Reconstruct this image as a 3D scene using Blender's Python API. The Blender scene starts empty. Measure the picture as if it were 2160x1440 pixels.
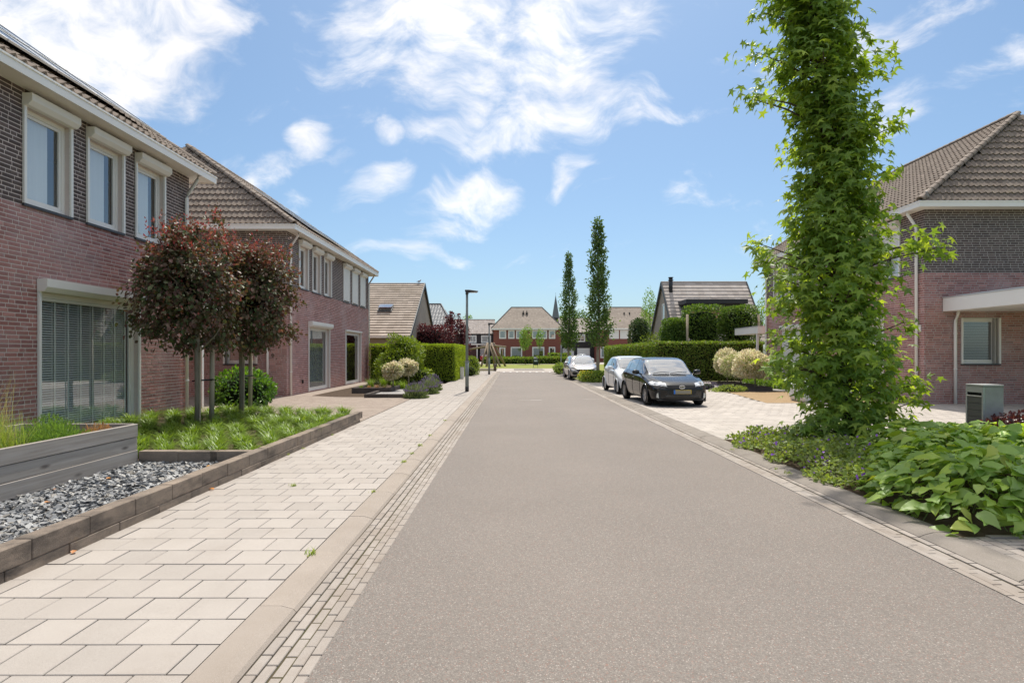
import bpy, bmesh, math, random
import numpy as np
from mathutils import Vector, Matrix

random.seed(11)
rng = np.random.default_rng(11)
SC = bpy.context.scene
COL = SC.collection
R = math.radians

# ------------------------------------------------------------------ camera
cam = bpy.data.cameras.new('camera')
cam.sensor_width = 36.0
cam.lens = 20.5
cam.shift_x = -0.0009
cam.shift_y = 0.0116
cam.clip_start = 0.05
cam.clip_end = 3000
co = bpy.data.objects.new('camera', cam)
co.location = (0, 0, 1.6)
co.rotation_euler = (R(90), 0, 0)
COL.objects.link(co)
SC.camera = co

# ------------------------------------------------------------------ light
SUN_EL, SUN_AZ = 61.0, 7.0           # degrees; azimuth from +Y (down the street) towards +X
w = bpy.data.worlds.new('World')
SC.world = w
w.use_nodes = True
wt = w.node_tree
wt.nodes.clear()


def wn(t, **k):
    n = wt.nodes.new(t)
    for a, b in k.items():
        setattr(n, a, b)
    return n


def wmath(op, a, b=None, c=None, clamp=False):
    n = wn('ShaderNodeMath', operation=op, use_clamp=clamp)
    for i, v in enumerate((a, b, c)):
        if v is None:
            continue
        if isinstance(v, (int, float)):
            n.inputs[i].default_value = v
        else:
            wt.links.new(v, n.inputs[i])
    return n.outputs[0]


def wvec(op, a, b=None):
    n = wn('ShaderNodeVectorMath', operation=op)
    for i, v in enumerate((a, b)):
        if v is None:
            continue
        if isinstance(v, (tuple, list)):
            n.inputs[i].default_value = v
        elif isinstance(v, (int, float)):
            n.inputs['Scale'].default_value = v
        else:
            wt.links.new(v, n.inputs[i])
    return n.outputs['Value'] if op in ('DOT_PRODUCT', 'LENGTH', 'DISTANCE') else n.outputs[0]


sky = wn('ShaderNodeTexSky', sky_type='NISHITA')
sky.sun_disc = False
sky.sun_elevation = R(SUN_EL)
sky.sun_rotation = R(SUN_AZ)
sky.air_density = 1.0
sky.dust_density = 1.2
sky.ozone_density = 1.6
tc = wn('ShaderNodeTexCoord')
D = tc.outputs['Generated']
# cloud field: streaky noise over the whole dome plus the banks that stand over the street
warp = wn('ShaderNodeTexNoise')
warp.inputs['Scale'].default_value = 3.0
warp.inputs['Detail'].default_value = 3
wt.links.new(D, warp.inputs['Vector'])
wv = wvec('SCALE', wvec('SUBTRACT', warp.outputs['Color'], (.5, .5, .5)), 0.26)
DW = wvec('ADD', D, wv)
mp = wn('ShaderNodeMapping')
mp.inputs['Rotation'].default_value = (0, R(28), 0)
mp.inputs['Scale'].default_value = (2.6, 3.4, 6.0)
wt.links.new(DW, mp.inputs['Vector'])
nz = wn('ShaderNodeTexNoise')
nz.inputs['Scale'].default_value = 1.6
nz.inputs['Detail'].default_value = 9
nz.inputs['Roughness'].default_value = 0.58
wt.links.new(mp.outputs[0], nz.inputs['Vector'])
nf = wn('ShaderNodeTexNoise')
nf.inputs['Scale'].default_value = 6.5
nf.inputs['Detail'].default_value = 8
nf.inputs['Roughness'].default_value = 0.62
wt.links.new(mp.outputs[0], nf.inputs['Vector'])
total = None
# centre (bearing px, height px in a 1230-px-per-unit view), half sizes, tilt, weight
BANKS = [(930, 70, 230, 120, 0, 1.), (1190, 70, 200, 105, 38, 1.), (1020, 190, 120, 70, 0, .75), (1130, 255, 230, 52, 12, .85), (955, 402, 92, 46, 22, 1.),
         (150, 30, 260, 110, 5, 1.), (330, 20, 190, 60, 10, .9), (285, 120, 110, 45, 45, .8), (250, 195, 70, 40, 30, .7), (590, 375, 80, 34, 30, .75),
         (665, 425, 55, 24, 30, .7), (680, 292, 36, 28, 10, .7), (818, 368, 45, 24, 30, .65), (840, 290, 26, 18, 0, .6),
         (1455, 390, 80, 48, 30, .55), (1200, 330, 60, 24, 50, .55), (1500, 195, 300, 26, 10, .5), (2090, 95, 110, 34, 15, .55), (1900, 200, 200, 40, 20, .5),
         (1840, 20, 200, 50, 5, .5), (1000, 505, 500, 22, -4, .38), (500, 470, 300, 26, -6, .35)]
for px, py, r1, r2, an, wgt in BANKS:
    d = Vector((px - 1082, 1230, 745 - py)).normalized()
    ex = Vector((0, 0, 1)).cross(d).normalized() * -1
    ey = ex.cross(d).normalized()
    if ey.z < 0:
        ey = -ey
    k = d.y / 1230
    c, s = math.cos(R(an)), math.sin(R(an))
    e1 = (ex * c + ey * s) / (r1 * k)
    e2 = (ey * c - ex * s) / (r2 * k)
    df = wvec('SUBTRACT', DW, tuple(d))
    q = wmath('ADD', wmath('POWER', wvec('DOT_PRODUCT', df, tuple(e1)), 2), wmath('POWER', wvec('DOT_PRODUCT', df, tuple(e2)), 2))
    b = wmath('MULTIPLY', wmath('SUBTRACT', 1.0, wmath('MULTIPLY', q, 0.5), clamp=True), wgt)
    fw = wmath('GREATER_THAN', wvec('DOT_PRODUCT', D, tuple(d)), 0.0)
    b = wmath('MULTIPLY', b, fw)
    total = b if total is None else wmath('MAXIMUM', total, b)
fb = wmath('ADD', wmath('MULTIPLY', nz.outputs['Fac'], 0.62), wmath('MULTIPLY', nf.outputs['Fac'], 0.38))
sepz = wn('ShaderNodeSeparateXYZ')
wt.links.new(D, sepz.inputs[0])
hi = wn('ShaderNodeMapRange', interpolation_type='SMOOTHSTEP')      # cover thickens overhead, as it does towards the top of the view
hi.inputs['From Min'].default_value = 0.44
hi.inputs['From Max'].default_value = 0.72
wt.links.new(sepz.outputs['Z'], hi.inputs['Value'])
cover = wmath('MAXIMUM', total, wmath('MULTIPLY', hi.outputs[0], .98))
den = wmath('ADD', wmath('MULTIPLY', wmath('SUBTRACT', fb, 0.5), 3.6), wmath('MULTIPLY', cover, 1.05))
rm = wn('ShaderNodeMapRange', interpolation_type='SMOOTHSTEP')
rm.inputs['From Min'].default_value = 0.22
rm.inputs['From Max'].default_value = 1.35
wt.links.new(den, rm.inputs['Value'])
cm = rm.outputs[0]
# cloud tone: white with slightly grey-mauve cores
tone = wn('ShaderNodeMixRGB')
tone.inputs[1].default_value = (5.75, 5.5, 5.2, 1)
tone.inputs[2].default_value = (4.9, 4.75, 4.7, 1)
tr = wn('ShaderNodeMapRange')
tr.inputs['From Min'].default_value = 0.40
tr.inputs['From Max'].default_value = 0.62
wt.links.new(nz.outputs['Fac'], tr.inputs['Value'])
wt.links.new(tr.outputs[0], tone.inputs[0])
mixc = wn('ShaderNodeMixRGB')
wt.links.new(wmath('MULTIPLY', cm, 0.94), mixc.inputs[0])
gm = wn('ShaderNodeGamma')           # evens the dome out: paler zenith, calmer horizon
gm.inputs['Gamma'].default_value = 0.85
wt.links.new(sky.outputs[0], gm.inputs['Color'])
tint = wn('ShaderNodeMixRGB', blend_type='MULTIPLY')
tint.inputs[0].default_value = 1.0
tint.inputs[2].default_value = (.53, .65, .73, 1)
wt.links.new(gm.outputs[0], tint.inputs[1])
wt.links.new(tint.outputs[0], mixc.inputs[1])
wt.links.new(tone.outputs[0], mixc.inputs[2])
bg = wn('ShaderNodeBackground')
bg.inputs['Strength'].default_value = 0.098
wt.links.new(mixc.outputs[0], bg.inputs['Color'])
wo = wn('ShaderNodeOutputWorld')
wt.links.new(bg.outputs[0], wo.inputs[0])

sl = bpy.data.lights.new('sun', 'SUN')
sl.energy = 2.05
sl.angle = R(1.2)
sl.color = (1.0, 0.94, 0.84)
so = bpy.data.objects.new('sun', sl)
sd = Vector((math.sin(R(SUN_AZ)) * math.cos(R(SUN_EL)), math.cos(R(SUN_AZ)) * math.cos(R(SUN_EL)), math.sin(R(SUN_EL))))
so.rotation_euler = sd.to_track_quat('Z', 'Y').to_euler()
so.location = sd * 60
COL.objects.link(so)

vs = SC.view_settings
vs.view_transform = 'Standard'
vs.look = 'None'
vs.exposure = 1.28
vs.gamma = 1.0
vs.use_curve_mapping = False
SC.render.engine = 'CYCLES'
SC.cycles.use_denoising = True
SC.cycles.max_bounces = 7
SC.cycles.diffuse_bounces = 3
SC.cycles.glossy_bounces = 4
SC.cycles.transmission_bounces = 4
SC.cycles.transparent_max_bounces = 10
SC.cycles.caustics_reflective = False
SC.cycles.caustics_refractive = False
SC.cycles.sample_clamp_indirect = 6.0

# ------------------------------------------------------------------ object helpers
WM = {}
IDM = Matrix.Identity(4)


def place(o, parent=None, mx=None):
    mx = IDM if mx is None else mx
    WM[o.name] = mx
    if parent is not None:
        o.parent = parent
        o.matrix_parent_inverse = WM[parent.name].inverted()
    o.matrix_basis = mx
    return o


def tag(o, label=None, cat=None, group=None, kind=None):
    if label:
        o['label'] = label
    if cat:
        o['category'] = cat
    if group:
        o['group'] = group
    if kind:
        o['kind'] = kind
    return o


def thing(name, label, cat, loc=(0, 0, 0), group=None, kind=None):
    o = bpy.data.objects.new(name, None)
    o.empty_display_size = 0.2
    COL.objects.link(o)
    place(o, None, Matrix.Translation(loc))
    return tag(o, label, cat, group, kind)


def obj(name, me, mat=None, parent=None, mx=None, kind=None):
    o = bpy.data.objects.new(name, me)
    COL.objects.link(o)
    if mat is not None and not me.materials:
        me.materials.append(mat)
    place(o, parent, mx)
    if kind:
        o['kind'] = kind
    return o


def np_mesh(name, V, F, smooth=False):
    """V (n,3), F (m,k) arrays -> mesh"""
    V = np.asarray(V, dtype=np.float32)
    F = np.asarray(F, dtype=np.int32)
    me = bpy.data.meshes.new(name)
    m, k = F.shape
    me.vertices.add(len(V))
    me.vertices.foreach_set('co', V.ravel())
    me.loops.add(m * k)
    me.loops.foreach_set('vertex_index', F.ravel())
    me.polygons.add(m)
    me.polygons.foreach_set('loop_start', np.arange(0, m * k, k, dtype=np.int32))
    me.polygons.foreach_set('use_smooth', np.full(m, bool(smooth)))
    me.update(calc_edges=True)
    return me


BOXF = ((0, 3, 2, 1), (4, 5, 6, 7), (0, 1, 5, 4), (1, 2, 6, 5), (2, 3, 7, 6), (3, 0, 4, 7))


class MB:
    def __init__(s):
        s.v = []
        s.f = []

    def add(s, V, F):
        n = len(s.v)
        s.v += [tuple(p) for p in V]
        s.f += [tuple(i + n for i in f) for f in F]
        return s

    def box(s, x0, x1, y0, y1, z0, z1):
        return s.add([(x0, y0, z0), (x1, y0, z0), (x1, y1, z0), (x0, y1, z0), (x0, y0, z1), (x1, y0, z1), (x1, y1, z1), (x0, y1, z1)], BOXF)

    def boxm(s, m, sx, sy, sz):
        V = [(-1, -1, -1), (1, -1, -1), (1, 1, -1), (-1, 1, -1), (-1, -1, 1), (1, -1, 1), (1, 1, 1), (-1, 1, 1)]
        return s.add([m @ Vector((a * sx / 2, b * sy / 2, c * sz / 2)) for a, b, c in V], BOXF)

    def quad(s, a, b, c, d):
        return s.add([a, b, c, d], [(0, 1, 2, 3)])

    def tube(s, pts, rad, n=8, caps=True):
        pts = [Vector(p) for p in pts]
        if not isinstance(rad, (list, tuple)):
            rad = [rad] * len(pts)
        base = len(s.v)
        up = Vector((0.13, 0.21, 0.97))
        for i, p in enumerate(pts):
            a = pts[max(i - 1, 0)]
            b = pts[min(i + 1, len(pts) - 1)]
            t = (b - a).normalized()
            x = t.cross(up if abs(t.dot(up)) < .95 else Vector((1, 0, 0))).normalized()
            y = t.cross(x)
            for j in range(n):
                th = 2 * math.pi * j / n
                s.v.append(tuple(p + (x * math.cos(th) + y * math.sin(th)) * rad[i]))
        for i in range(len(pts) - 1):
            for j in range(n):
                a = base + i * n + j
                b = base + i * n + (j + 1) % n
                s.f.append((a, b, b + n, a + n))
        if caps:
            s.f.append(tuple(base + j for j in range(n))[::-1])
            s.f.append(tuple(base + (len(pts) - 1) * n + j for j in range(n)))
        return s

    def prism(s, poly, p0, eu, ev, ew, d):
        """poly [(a,b)] in plane eu,ev at p0, extruded d along ew"""
        n = len(poly)
        p0, eu, ev, ew = Vector(p0), Vector(eu), Vector(ev), Vector(ew)
        A = [p0 + eu * a + ev * b for a, b in poly]
        B = [q + ew * d for q in A]
        F = [tuple(range(n))[::-1], tuple(range(n, 2 * n))] + [(i, (i + 1) % n, n + (i + 1) % n, n + i) for i in range(n)]
        return s.add(A + B, F)

    def mesh(s, name, smooth=False, bevel=0, seg=1):
        me = bpy.data.meshes.new(name)
        me.from_pydata(s.v, [], s.f)
        if bevel:
            bm = bmesh.new()
            bm.from_mesh(me)
            bmesh.ops.bevel(bm, geom=bm.edges[:], offset=bevel, segments=seg, affect='EDGES', clamp_overlap=True)
            bm.to_mesh(me)
            bm.free()
        me.polygons.foreach_set('use_smooth', np.full(len(me.polygons), bool(smooth)))
        me.update()
        return me

    def build(s, name, mat, parent=None, smooth=False, bevel=0, kind=None):
        return obj(name, s.mesh(name, smooth, bevel), mat, parent, None, kind)


def copy_tree(o, parent=None):
    c = o.copy()
    COL.objects.link(c)
    WM[c.name] = WM[o.name].copy()
    if parent is not None:
        c.parent = parent
    for ch in [q for q in o.children]:
        copy_tree(ch, c)
    return c


# ------------------------------------------------------------------ material helpers
class NT:
    def __init__(s, name):
        s.m = bpy.data.materials.new(name)
        s.m.use_nodes = True
        s.t = s.m.node_tree
        s.b = s.t.nodes['Principled BSDF']
        s.out = s.t.nodes['Material Output']

    def n(s, t, ins=None, **k):
        q = s.t.nodes.new(t)
        for a, b in k.items():
            setattr(q, a, b)
        for a, b in (ins or {}).items():
            s.set(q.inputs[a], b)
        return q

    def set(s, sock, v):
        if isinstance(v, bpy.types.NodeSocket):
            s.t.links.new(v, sock)
        elif isinstance(v, (tuple, list)) and len(v) == 3 and sock.type == 'RGBA':
            sock.default_value = (*v, 1)
        else:
            sock.default_value = v

    def pos(s):
        return s.n('ShaderNodeNewGeometry').outputs['Position']

    def mapped(s, scale, vec=None, rot=None):
        m = s.n('ShaderNodeMapping')
        m.inputs['Scale'].default_value = scale if isinstance(scale, tuple) else (scale,) * 3
        if rot:
            m.inputs['Rotation'].default_value = rot
        s.t.links.new(vec or s.pos(), m.inputs['Vector'])
        return m.outputs[0]

    def noise(s, scale, detail=5, rough=.55, vec=None):
        q = s.n('ShaderNodeTexNoise', {'Scale': 1.0, 'Detail': detail, 'Roughness': rough})
        s.t.links.new(s.mapped(scale, vec), q.inputs['Vector'])
        return q.outputs['Fac']

    def rng(s, v, a, b, c=0., d=1., smooth=False):
        q = s.n('ShaderNodeMapRange', {'Value': v, 'From Min': a, 'From Max': b, 'To Min': c, 'To Max': d})
        if smooth:
            q.interpolation_type = 'SMOOTHSTEP'
        return q.outputs[0]

    def mix(s, f, a, b, mode='MIX'):
        return s.n('ShaderNodeMixRGB', {0: f, 1: a, 2: b}, blend_type=mode).outputs[0]

    def math(s, op, a, b=0.):
        return s.n('ShaderNodeMath', {0: a, 1: b}, operation=op).outputs[0]

    def rand(s, how):
        if how == 'object':
            return s.n('ShaderNodeObjectInfo').outputs['Random']
        return s.n('ShaderNodeNewGeometry').outputs['Random Per Island']

    def ramp(s, f, cols):
        q = s.n('ShaderNodeValToRGB', {'Fac': f})
        e = q.color_ramp.elements
        n = len(cols)
        while len(e) < n:
            e.new(0.5)
        for i, c in enumerate(cols):
            e[i].position = i / max(n - 1, 1)
            e[i].color = (*c, 1)
        return q.outputs[0]

    def bump(s, h, strength, dist=.01):
        q = s.n('ShaderNodeBump', {'Height': h, 'Strength': strength, 'Distance': dist})
        s.t.links.new(q.outputs[0], s.b.inputs['Normal'])


def surf(name, cols, vary=None, ns=3., rough=.8, rnd=None, rv=0.12, bump=0., bs=60., spec=.3, speck=None, stains=(), metal=0., coat=0.):
    """cols: one colour or a ramp picked by the random of each piece; vary=(colour, amount) blotches;
    speck=(light, dark, scale, amount) fine grain; stains=[(colour, scale, lo, hi, amount)] marks with a shape of their own"""
    q = NT(name)
    if isinstance(cols[0], (int, float)):
        cols = [cols]
    if rnd and len(cols) > 1:
        c = q.ramp(q.rand(rnd), cols)
    elif len(cols) > 1:
        c = q.ramp(q.noise(ns, 3), cols)
    else:
        c = q.n('ShaderNodeRGB').outputs[0]
        c.default_value = (*cols[0], 1)
    if rnd and rv:
        r2 = q.n('ShaderNodeTexWhiteNoise', noise_dimensions='1D')
        q.set(r2.inputs['W'], q.rand(rnd))
        c = q.mix(1., c, q.ramp(r2.outputs['Value'], [(1 - rv,) * 3, (1 + rv,) * 3]), 'MULTIPLY')
    if vary:
        f = q.rng(q.noise(ns, 6, .6), .35, .7)
        c = q.mix(q.math('MULTIPLY', f, vary[1]), c, vary[0])
    if speck:
        f = q.noise(speck[2], 2, .7)
        c = q.mix(q.rng(f, .56, .66, 0, speck[3]), c, speck[0])
        c = q.mix(q.rng(f, .44, .34, 0, speck[3]), c, speck[1])
    for st in stains:
        f = q.noise(st[1], 7, .65)
        c = q.mix(q.rng(f, st[2], st[3], 0, st[4]), c, st[0])
    q.set(q.b.inputs['Base Color'], c)
    q.b.inputs['Roughness'].default_value = rough
    q.b.inputs['Specular IOR Level'].default_value = spec
    q.b.inputs['Metallic'].default_value = metal
    q.b.inputs['Coat Weight'].default_value = coat
    if bump:
        q.bump(q.noise(bs, 6, .65), bump)
    return q.m


def leafmat(name, cols, rnd='island', trans=.42, rough=.45, spec=.35, tint=(1.25, 1.35, .55), rv=.25):
    q = NT(name)
    cols = [tuple(min(v * 1.8, .82) for v in c) for c in cols]
    c = q.ramp(q.rand(rnd), cols)
    r2 = q.n('ShaderNodeTexWhiteNoise', noise_dimensions='1D')
    q.set(r2.inputs['W'], q.rand(rnd))
    c = q.mix(1., c, q.ramp(r2.outputs['Value'], [(1 - rv,) * 3, (1 + rv,) * 3]), 'MULTIPLY')
    q.set(q.b.inputs['Base Color'], c)
    q.b.inputs['Roughness'].default_value = rough
    q.b.inputs['Specular IOR Level'].default_value = spec
    tl = q.n('ShaderNodeBsdfTranslucent')
    q.set(tl.inputs['Color'], q.mix(1., c, tint, 'MULTIPLY'))
    mx = q.n('ShaderNodeMixShader', {0: trans})
    q.t.links.new(q.b.outputs[0], mx.inputs[1])
    q.t.links.new(tl.outputs[0], mx.inputs[2])
    q.t.links.new(mx.outputs[0], q.out.inputs[0])
    return q.m


def glassmat(name, tint=(.82, .86, .85), base=.16, k=1.0, rough=.0, refl=(1, 1, 1)):
    q = NT(name)
    tr = q.n('ShaderNodeBsdfTransparent', {'Color': tint})
    gl = q.n('ShaderNodeBsdfGlossy', {'Color': refl, 'Roughness': rough})
    ge = q.n('ShaderNodeNewGeometry')
    dt = q.n('ShaderNodeVectorMath', {0: ge.outputs['Normal'], 1: ge.outputs['Incoming']}, operation='DOT_PRODUCT')
    c = q.math('ABSOLUTE', dt.outputs['Value'])
    s5 = q.math('POWER', q.math('SUBTRACT', 1., c), 5.)
    f = q.math('MINIMUM', q.math('ADD', q.math('MULTIPLY', s5, .9 * k), base + .04 * k), 1.)
    mx = q.n('ShaderNodeMixShader', {0: f})
    q.t.links.new(tr.outputs[0], mx.inputs[1])
    q.t.links.new(gl.outputs[0], mx.inputs[2])
    q.t.links.new(mx.outputs[0], q.out.inputs[0])
    q.t.nodes.remove(q.b)
    return q.m


def plain(name, c, rough=.5, spec=.4, metal=0., coat=0.):
    q = NT(name)
    q.b.inputs['Base Color'].default_value = (*c, 1)
    q.b.inputs['Roughness'].default_value = rough
    q.b.inputs['Specular IOR Level'].default_value = spec
    q.b.inputs['Metallic'].default_value = metal
    q.b.inputs['Coat Weight'].default_value = coat
    q.b.inputs['Coat Roughness'].default_value = .03
    return q.m

# ------------------------------------------------------------------ materials
M = {}
RED = [(0.3237, 0.1426, 0.1233), (0.464, 0.2162, 0.1849), (0.3992, 0.184, 0.1659), (0.5395, 0.2713, 0.237), (0.2915, 0.1379, 0.1305)]
DRK = [(0.0909, 0.0666, 0.062), (0.1419, 0.1052, 0.0964), (0.1128, 0.0842, 0.0758), (0.1783, 0.1333, 0.1205), (0.1091, 0.0737, 0.0689)]
BLOOM = [((.56, .43, .43), (.9, .55, .9), .46, .72, .55), ((.66, .57, .55), (6., 5., 9.), .60, .78, .45), ((.75, .72, .70), (3., 2.2, 5.), .72, .78, .8)]
for how, sfx in (('object', '_one'), ('island', '_mass')):
    M['red' + sfx] = surf('red_brick' + sfx, RED, ((.27, .135, .122), .4), 22., .85, how, .16, .45, 140., .25, stains=BLOOM)
    M['drk' + sfx] = surf('dark_brick' + sfx, DRK, ((.06, .045, .045), .4), 22., .8, how, .18, .45, 140., .3, stains=[((.24, .22, .21), (1.2, .8, 1.4), .55, .8, .25)])
    M['tile' + sfx] = surf('paving_tile' + sfx, [(.385, .345, .310), (.425, .385, .348), (.40, .362, .328)], ((.30, .265, .235), .30), 2.2, .85, how, .06, .25, 240., .25,
                           speck=((.50, .465, .43), (.21, .18, .16), 330., .55), stains=[((.27, .225, .185), (.9, 1.3, 1), .56, .78, .4), ((.20, .17, .14), (38, 38, 1), .735, .78, .6)])
    M['dtile' + sfx] = surf('drive_tile' + sfx, [(.445, .40, .36), (.485, .44, .395), (.42, .378, .34)], ((.33, .29, .255), .30), 1.6, .85, how, .06, .2, 200., .25,
                            speck=((.5, .47, .44), (.25, .22, .2), 260., .35), stains=[((.26, .215, .17), (.5, .8, 1), .58, .8, .4)])
    M['gut' + sfx] = surf('gutter_brick' + sfx, [(.35, .312, .278), (.39, .35, .315), (.32, .28, .245)], ((.27, .225, .19), .5), 5., .85, how, .08, .3, 220., .2,
                          speck=((.46, .43, .4), (.19, .165, .14), 300., .4), stains=[((.13, .11, .09), (3.2, 1.6, 1), .60, .74, .75), ((.22, .17, .13), (1.4, .7, 1), .48, .7, .5)])
    M['roof' + sfx] = surf('roof_tile' + sfx, [(.225, .175, .14), (.26, .205, .166), (.29, .232, .19), (.24, .19, .154), (.315, .255, .207)], ((.16, .13, .107), .45), 5., .8, how, .07, .4, 60., .3,
                           stains=[((.34, .26, .09), (2.1, 2.1, 2.1), .64, .78, .5), ((.42, .38, .33), (7, 7, 7), .60, .75, .35)])
    M['flat' + sfx] = surf('flat_roof_tile' + sfx, [(.50, .435, .385), (.56, .495, .44), (.45, .39, .345), (.60, .535, .48)], ((.36, .30, .25), .5), 2., .75, how, .10, .2, 40., .4,
                           stains=[((.20, .16, .11), (.6, .6, .6), .55, .75, .35)])
    M['edge' + sfx] = surf('edging_block' + sfx, [(.30, .24, .19), (.34, .27, .21), (.25, .205, .165)], ((.15, .125, .105), .7), 4.5, .9, how, .1, .5, 120., .2,
                           speck=((.40, .34, .29), (.10, .085, .07), 160., .5), stains=[((.075, .065, .058), (1.6, 1.6, 5), .50, .68, .85), ((.36, .25, .15), (2.3, 2.3, 4), .62, .76, .5)])
M['bflat_mass'] = surf('brown_flat_tile', [(.36, .295, .24), (.42, .345, .285), (.31, .25, .2), (.45, .375, .31)], ((.24, .19, .15), .6), 1.6, .75, 'island', .10, .2, 40., .4, stains=[((.19, .145, .09), (.5, .5, .5), .5, .72, .5)])
M['bflat_one'] = M['bflat_mass']
M['mortar'] = surf('mortar', (.66, .555, .505), ((.70, .62, .58), .5), 3., .95, None, 0, .3, 200., .1)
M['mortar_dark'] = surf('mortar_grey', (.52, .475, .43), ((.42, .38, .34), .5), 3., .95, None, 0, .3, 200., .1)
M['joint'] = surf('joint_sand', (.10, .078, .052), ((.07, .075, .03), .8), 9., 1., None, 0, .4, 200., .1)
M['asphalt'] = None
M['kerb'] = surf('kerb_concrete', [(.345, .295, .250), (.375, .322, .278), (.33, .284, .243)], ((.27, .225, .185), .45), 3., .85, 'object', .06, .35, 260., .2,
                 speck=((.49, .44, .40), (.19, .16, .13), 280., .55), stains=[((.21, .175, .14), (2, .7, 1), .56, .76, .4)])
M['kerb_old'] = surf('kerb_concrete_weathered', [(.27, .24, .21), (.30, .265, .232)], ((.19, .165, .14), .55), 3., .9, 'object', .08, .4, 200., .2,
                     speck=((.39, .36, .33), (.15, .13, .105), 220., .5), stains=[((.2, .17, .14), (2, .7, 1), .56, .74, .5)])
M['soil'] = surf('soil', (.070, .050, .036), ((.13, .095, .07), .7), 9., 1., None, 0, .8, 45., .1)
M['sand'] = surf('sand', (.36, .258, .155), ((.28, .195, .115), .7), 2.5, 1., None, 0, .9, 22., .1, speck=((.44, .33, .21), (.22, .15, .085), 60., .5))
M['gravel_grey'] = surf('grey_gravel', (.36, .34, .33), ((.22, .21, .2), .6), 30., .9, None, 0, .9, 60., .2, speck=((.6, .58, .57), (.12, .11, .1), 45., .8))
M['lawn'] = surf('lawn', (.185, .215, .040), ((.29, .285, .075), .75), .35, .9, None, 0, .6, 9., .15, speck=((.30, .32, .09), (.10, .14, .02), 6., .5))
M['verge'] = surf('far_ground', (.16, .17, .06), ((.26, .24, .13), .6), .2, .95, None, 0, .3, 8., .1)
M['pave_far'] = surf('far_paving', (.42, .375, .335), ((.35, .305, .265), .5), .8, .9, None, 0, .2, 20., .2)
M['drive_brown'] = surf('driveway_pavers', [(.345, .285, .240), (.38, .315, .265), (.32, .26, .22)], ((.25, .20, .165), .5), 2.5, .9, 'island', .10, .3, 150., .2)
M['white'] = surf('white_pvc', (.90, .865, .81), ((.85, .80, .74), .5), 1.5, .38, None, 0, 0, 50., .4)
M['cream'] = surf('cream_paint', (.87, .83, .77), ((.82, .77, .71), .5), 1.2, .55, None, 0, .05, 50., .35)
M['soffit'] = surf('soffit_board', (.86, .82, .76), ((.80, .755, .69), .6), 1.0, .6, None, 0, .05, 60., .3)
M['alu'] = plain('aluminium', (.72, .72, .71), .35, .5, .6)
M['gap'] = plain('dark_gap', (.015, .015, .015), .9, .1)
M['sill'] = surf('dark_stone_sill', (.055, .055, .06), ((.1, .1, .1), .5), 8., .45, None, 0, .1, 80., .4)
M['glass'] = glassmat('window_glass', (.93, .955, .945), .14, 1.2)
M['glass_far'] = glassmat('window_glass_far', (.45, .48, .5), .28, 1.2)
M['solar'] = surf('solar_cells', (.012, .013, .02), ((.02, .02, .035), .4), 8., .12, None, 0, 0, 20., .6)
M['inside'] = plain('room_plaster', (.42, .40, .37), .9, .1)
M['blind'] = plain('blind_slat', (.90, .92, .89), .45, .4)
M['tape'] = plain('blind_tape', (.92, .95, .92), .7, .2)
M['reflection_curtain'] = surf('reflection_curtain_cloth', (.94, .92, .90), ((.86, .84, .82), .6), (40, 40, .5), .9, None, 0, 0, 40, .1)  # near-white: the cloud reflection of the upper panes is put into this colour
M['black'] = plain('black_plastic', (.018, .018, .019), .45, .4)
M['anth'] = plain('anthracite_panel', (.045, .047, .052), .5, .4)
M['steel'] = surf('galvanised_steel', (.40, .41, .41), ((.30, .31, .31), .6), 14., .45, None, 0, .1, 30., .5, metal=.4)
M['pole'] = surf('grey_green_pole_paint', (.205, .235, .225), ((.16, .18, .175), .5), 3., .5, None, 0, .05, 60., .4)
M['bark'] = surf('bark', (.135, .105, .078), ((.07, .055, .042), .8), (18, 18, 4), .95, None, 0, .8, 30., .1)
M['bark_grey'] = surf('grey_bark', (.31, .265, .205), ((.18, .15, .115), .7), (16, 16, 4), .95, None, 0, .7, 30., .1)
M['stake'] = surf('stake_wood', (.46, .385, .285), ((.33, .275, .21), .6), (14, 14, 1.6), .9, None, 0, .4, 40., .15)
M['rubber'] = plain('rubber_strap', (.02, .02, .022), .7, .2)
M['concrete'] = surf('fair_faced_concrete', (.34, .335, .325), ((.24, .235, .23), .7), 5., .7, None, 0, .15, 40., .3, stains=[((.46, .45, .44), (9, 9, 9), .6, .75, .4)])


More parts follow.
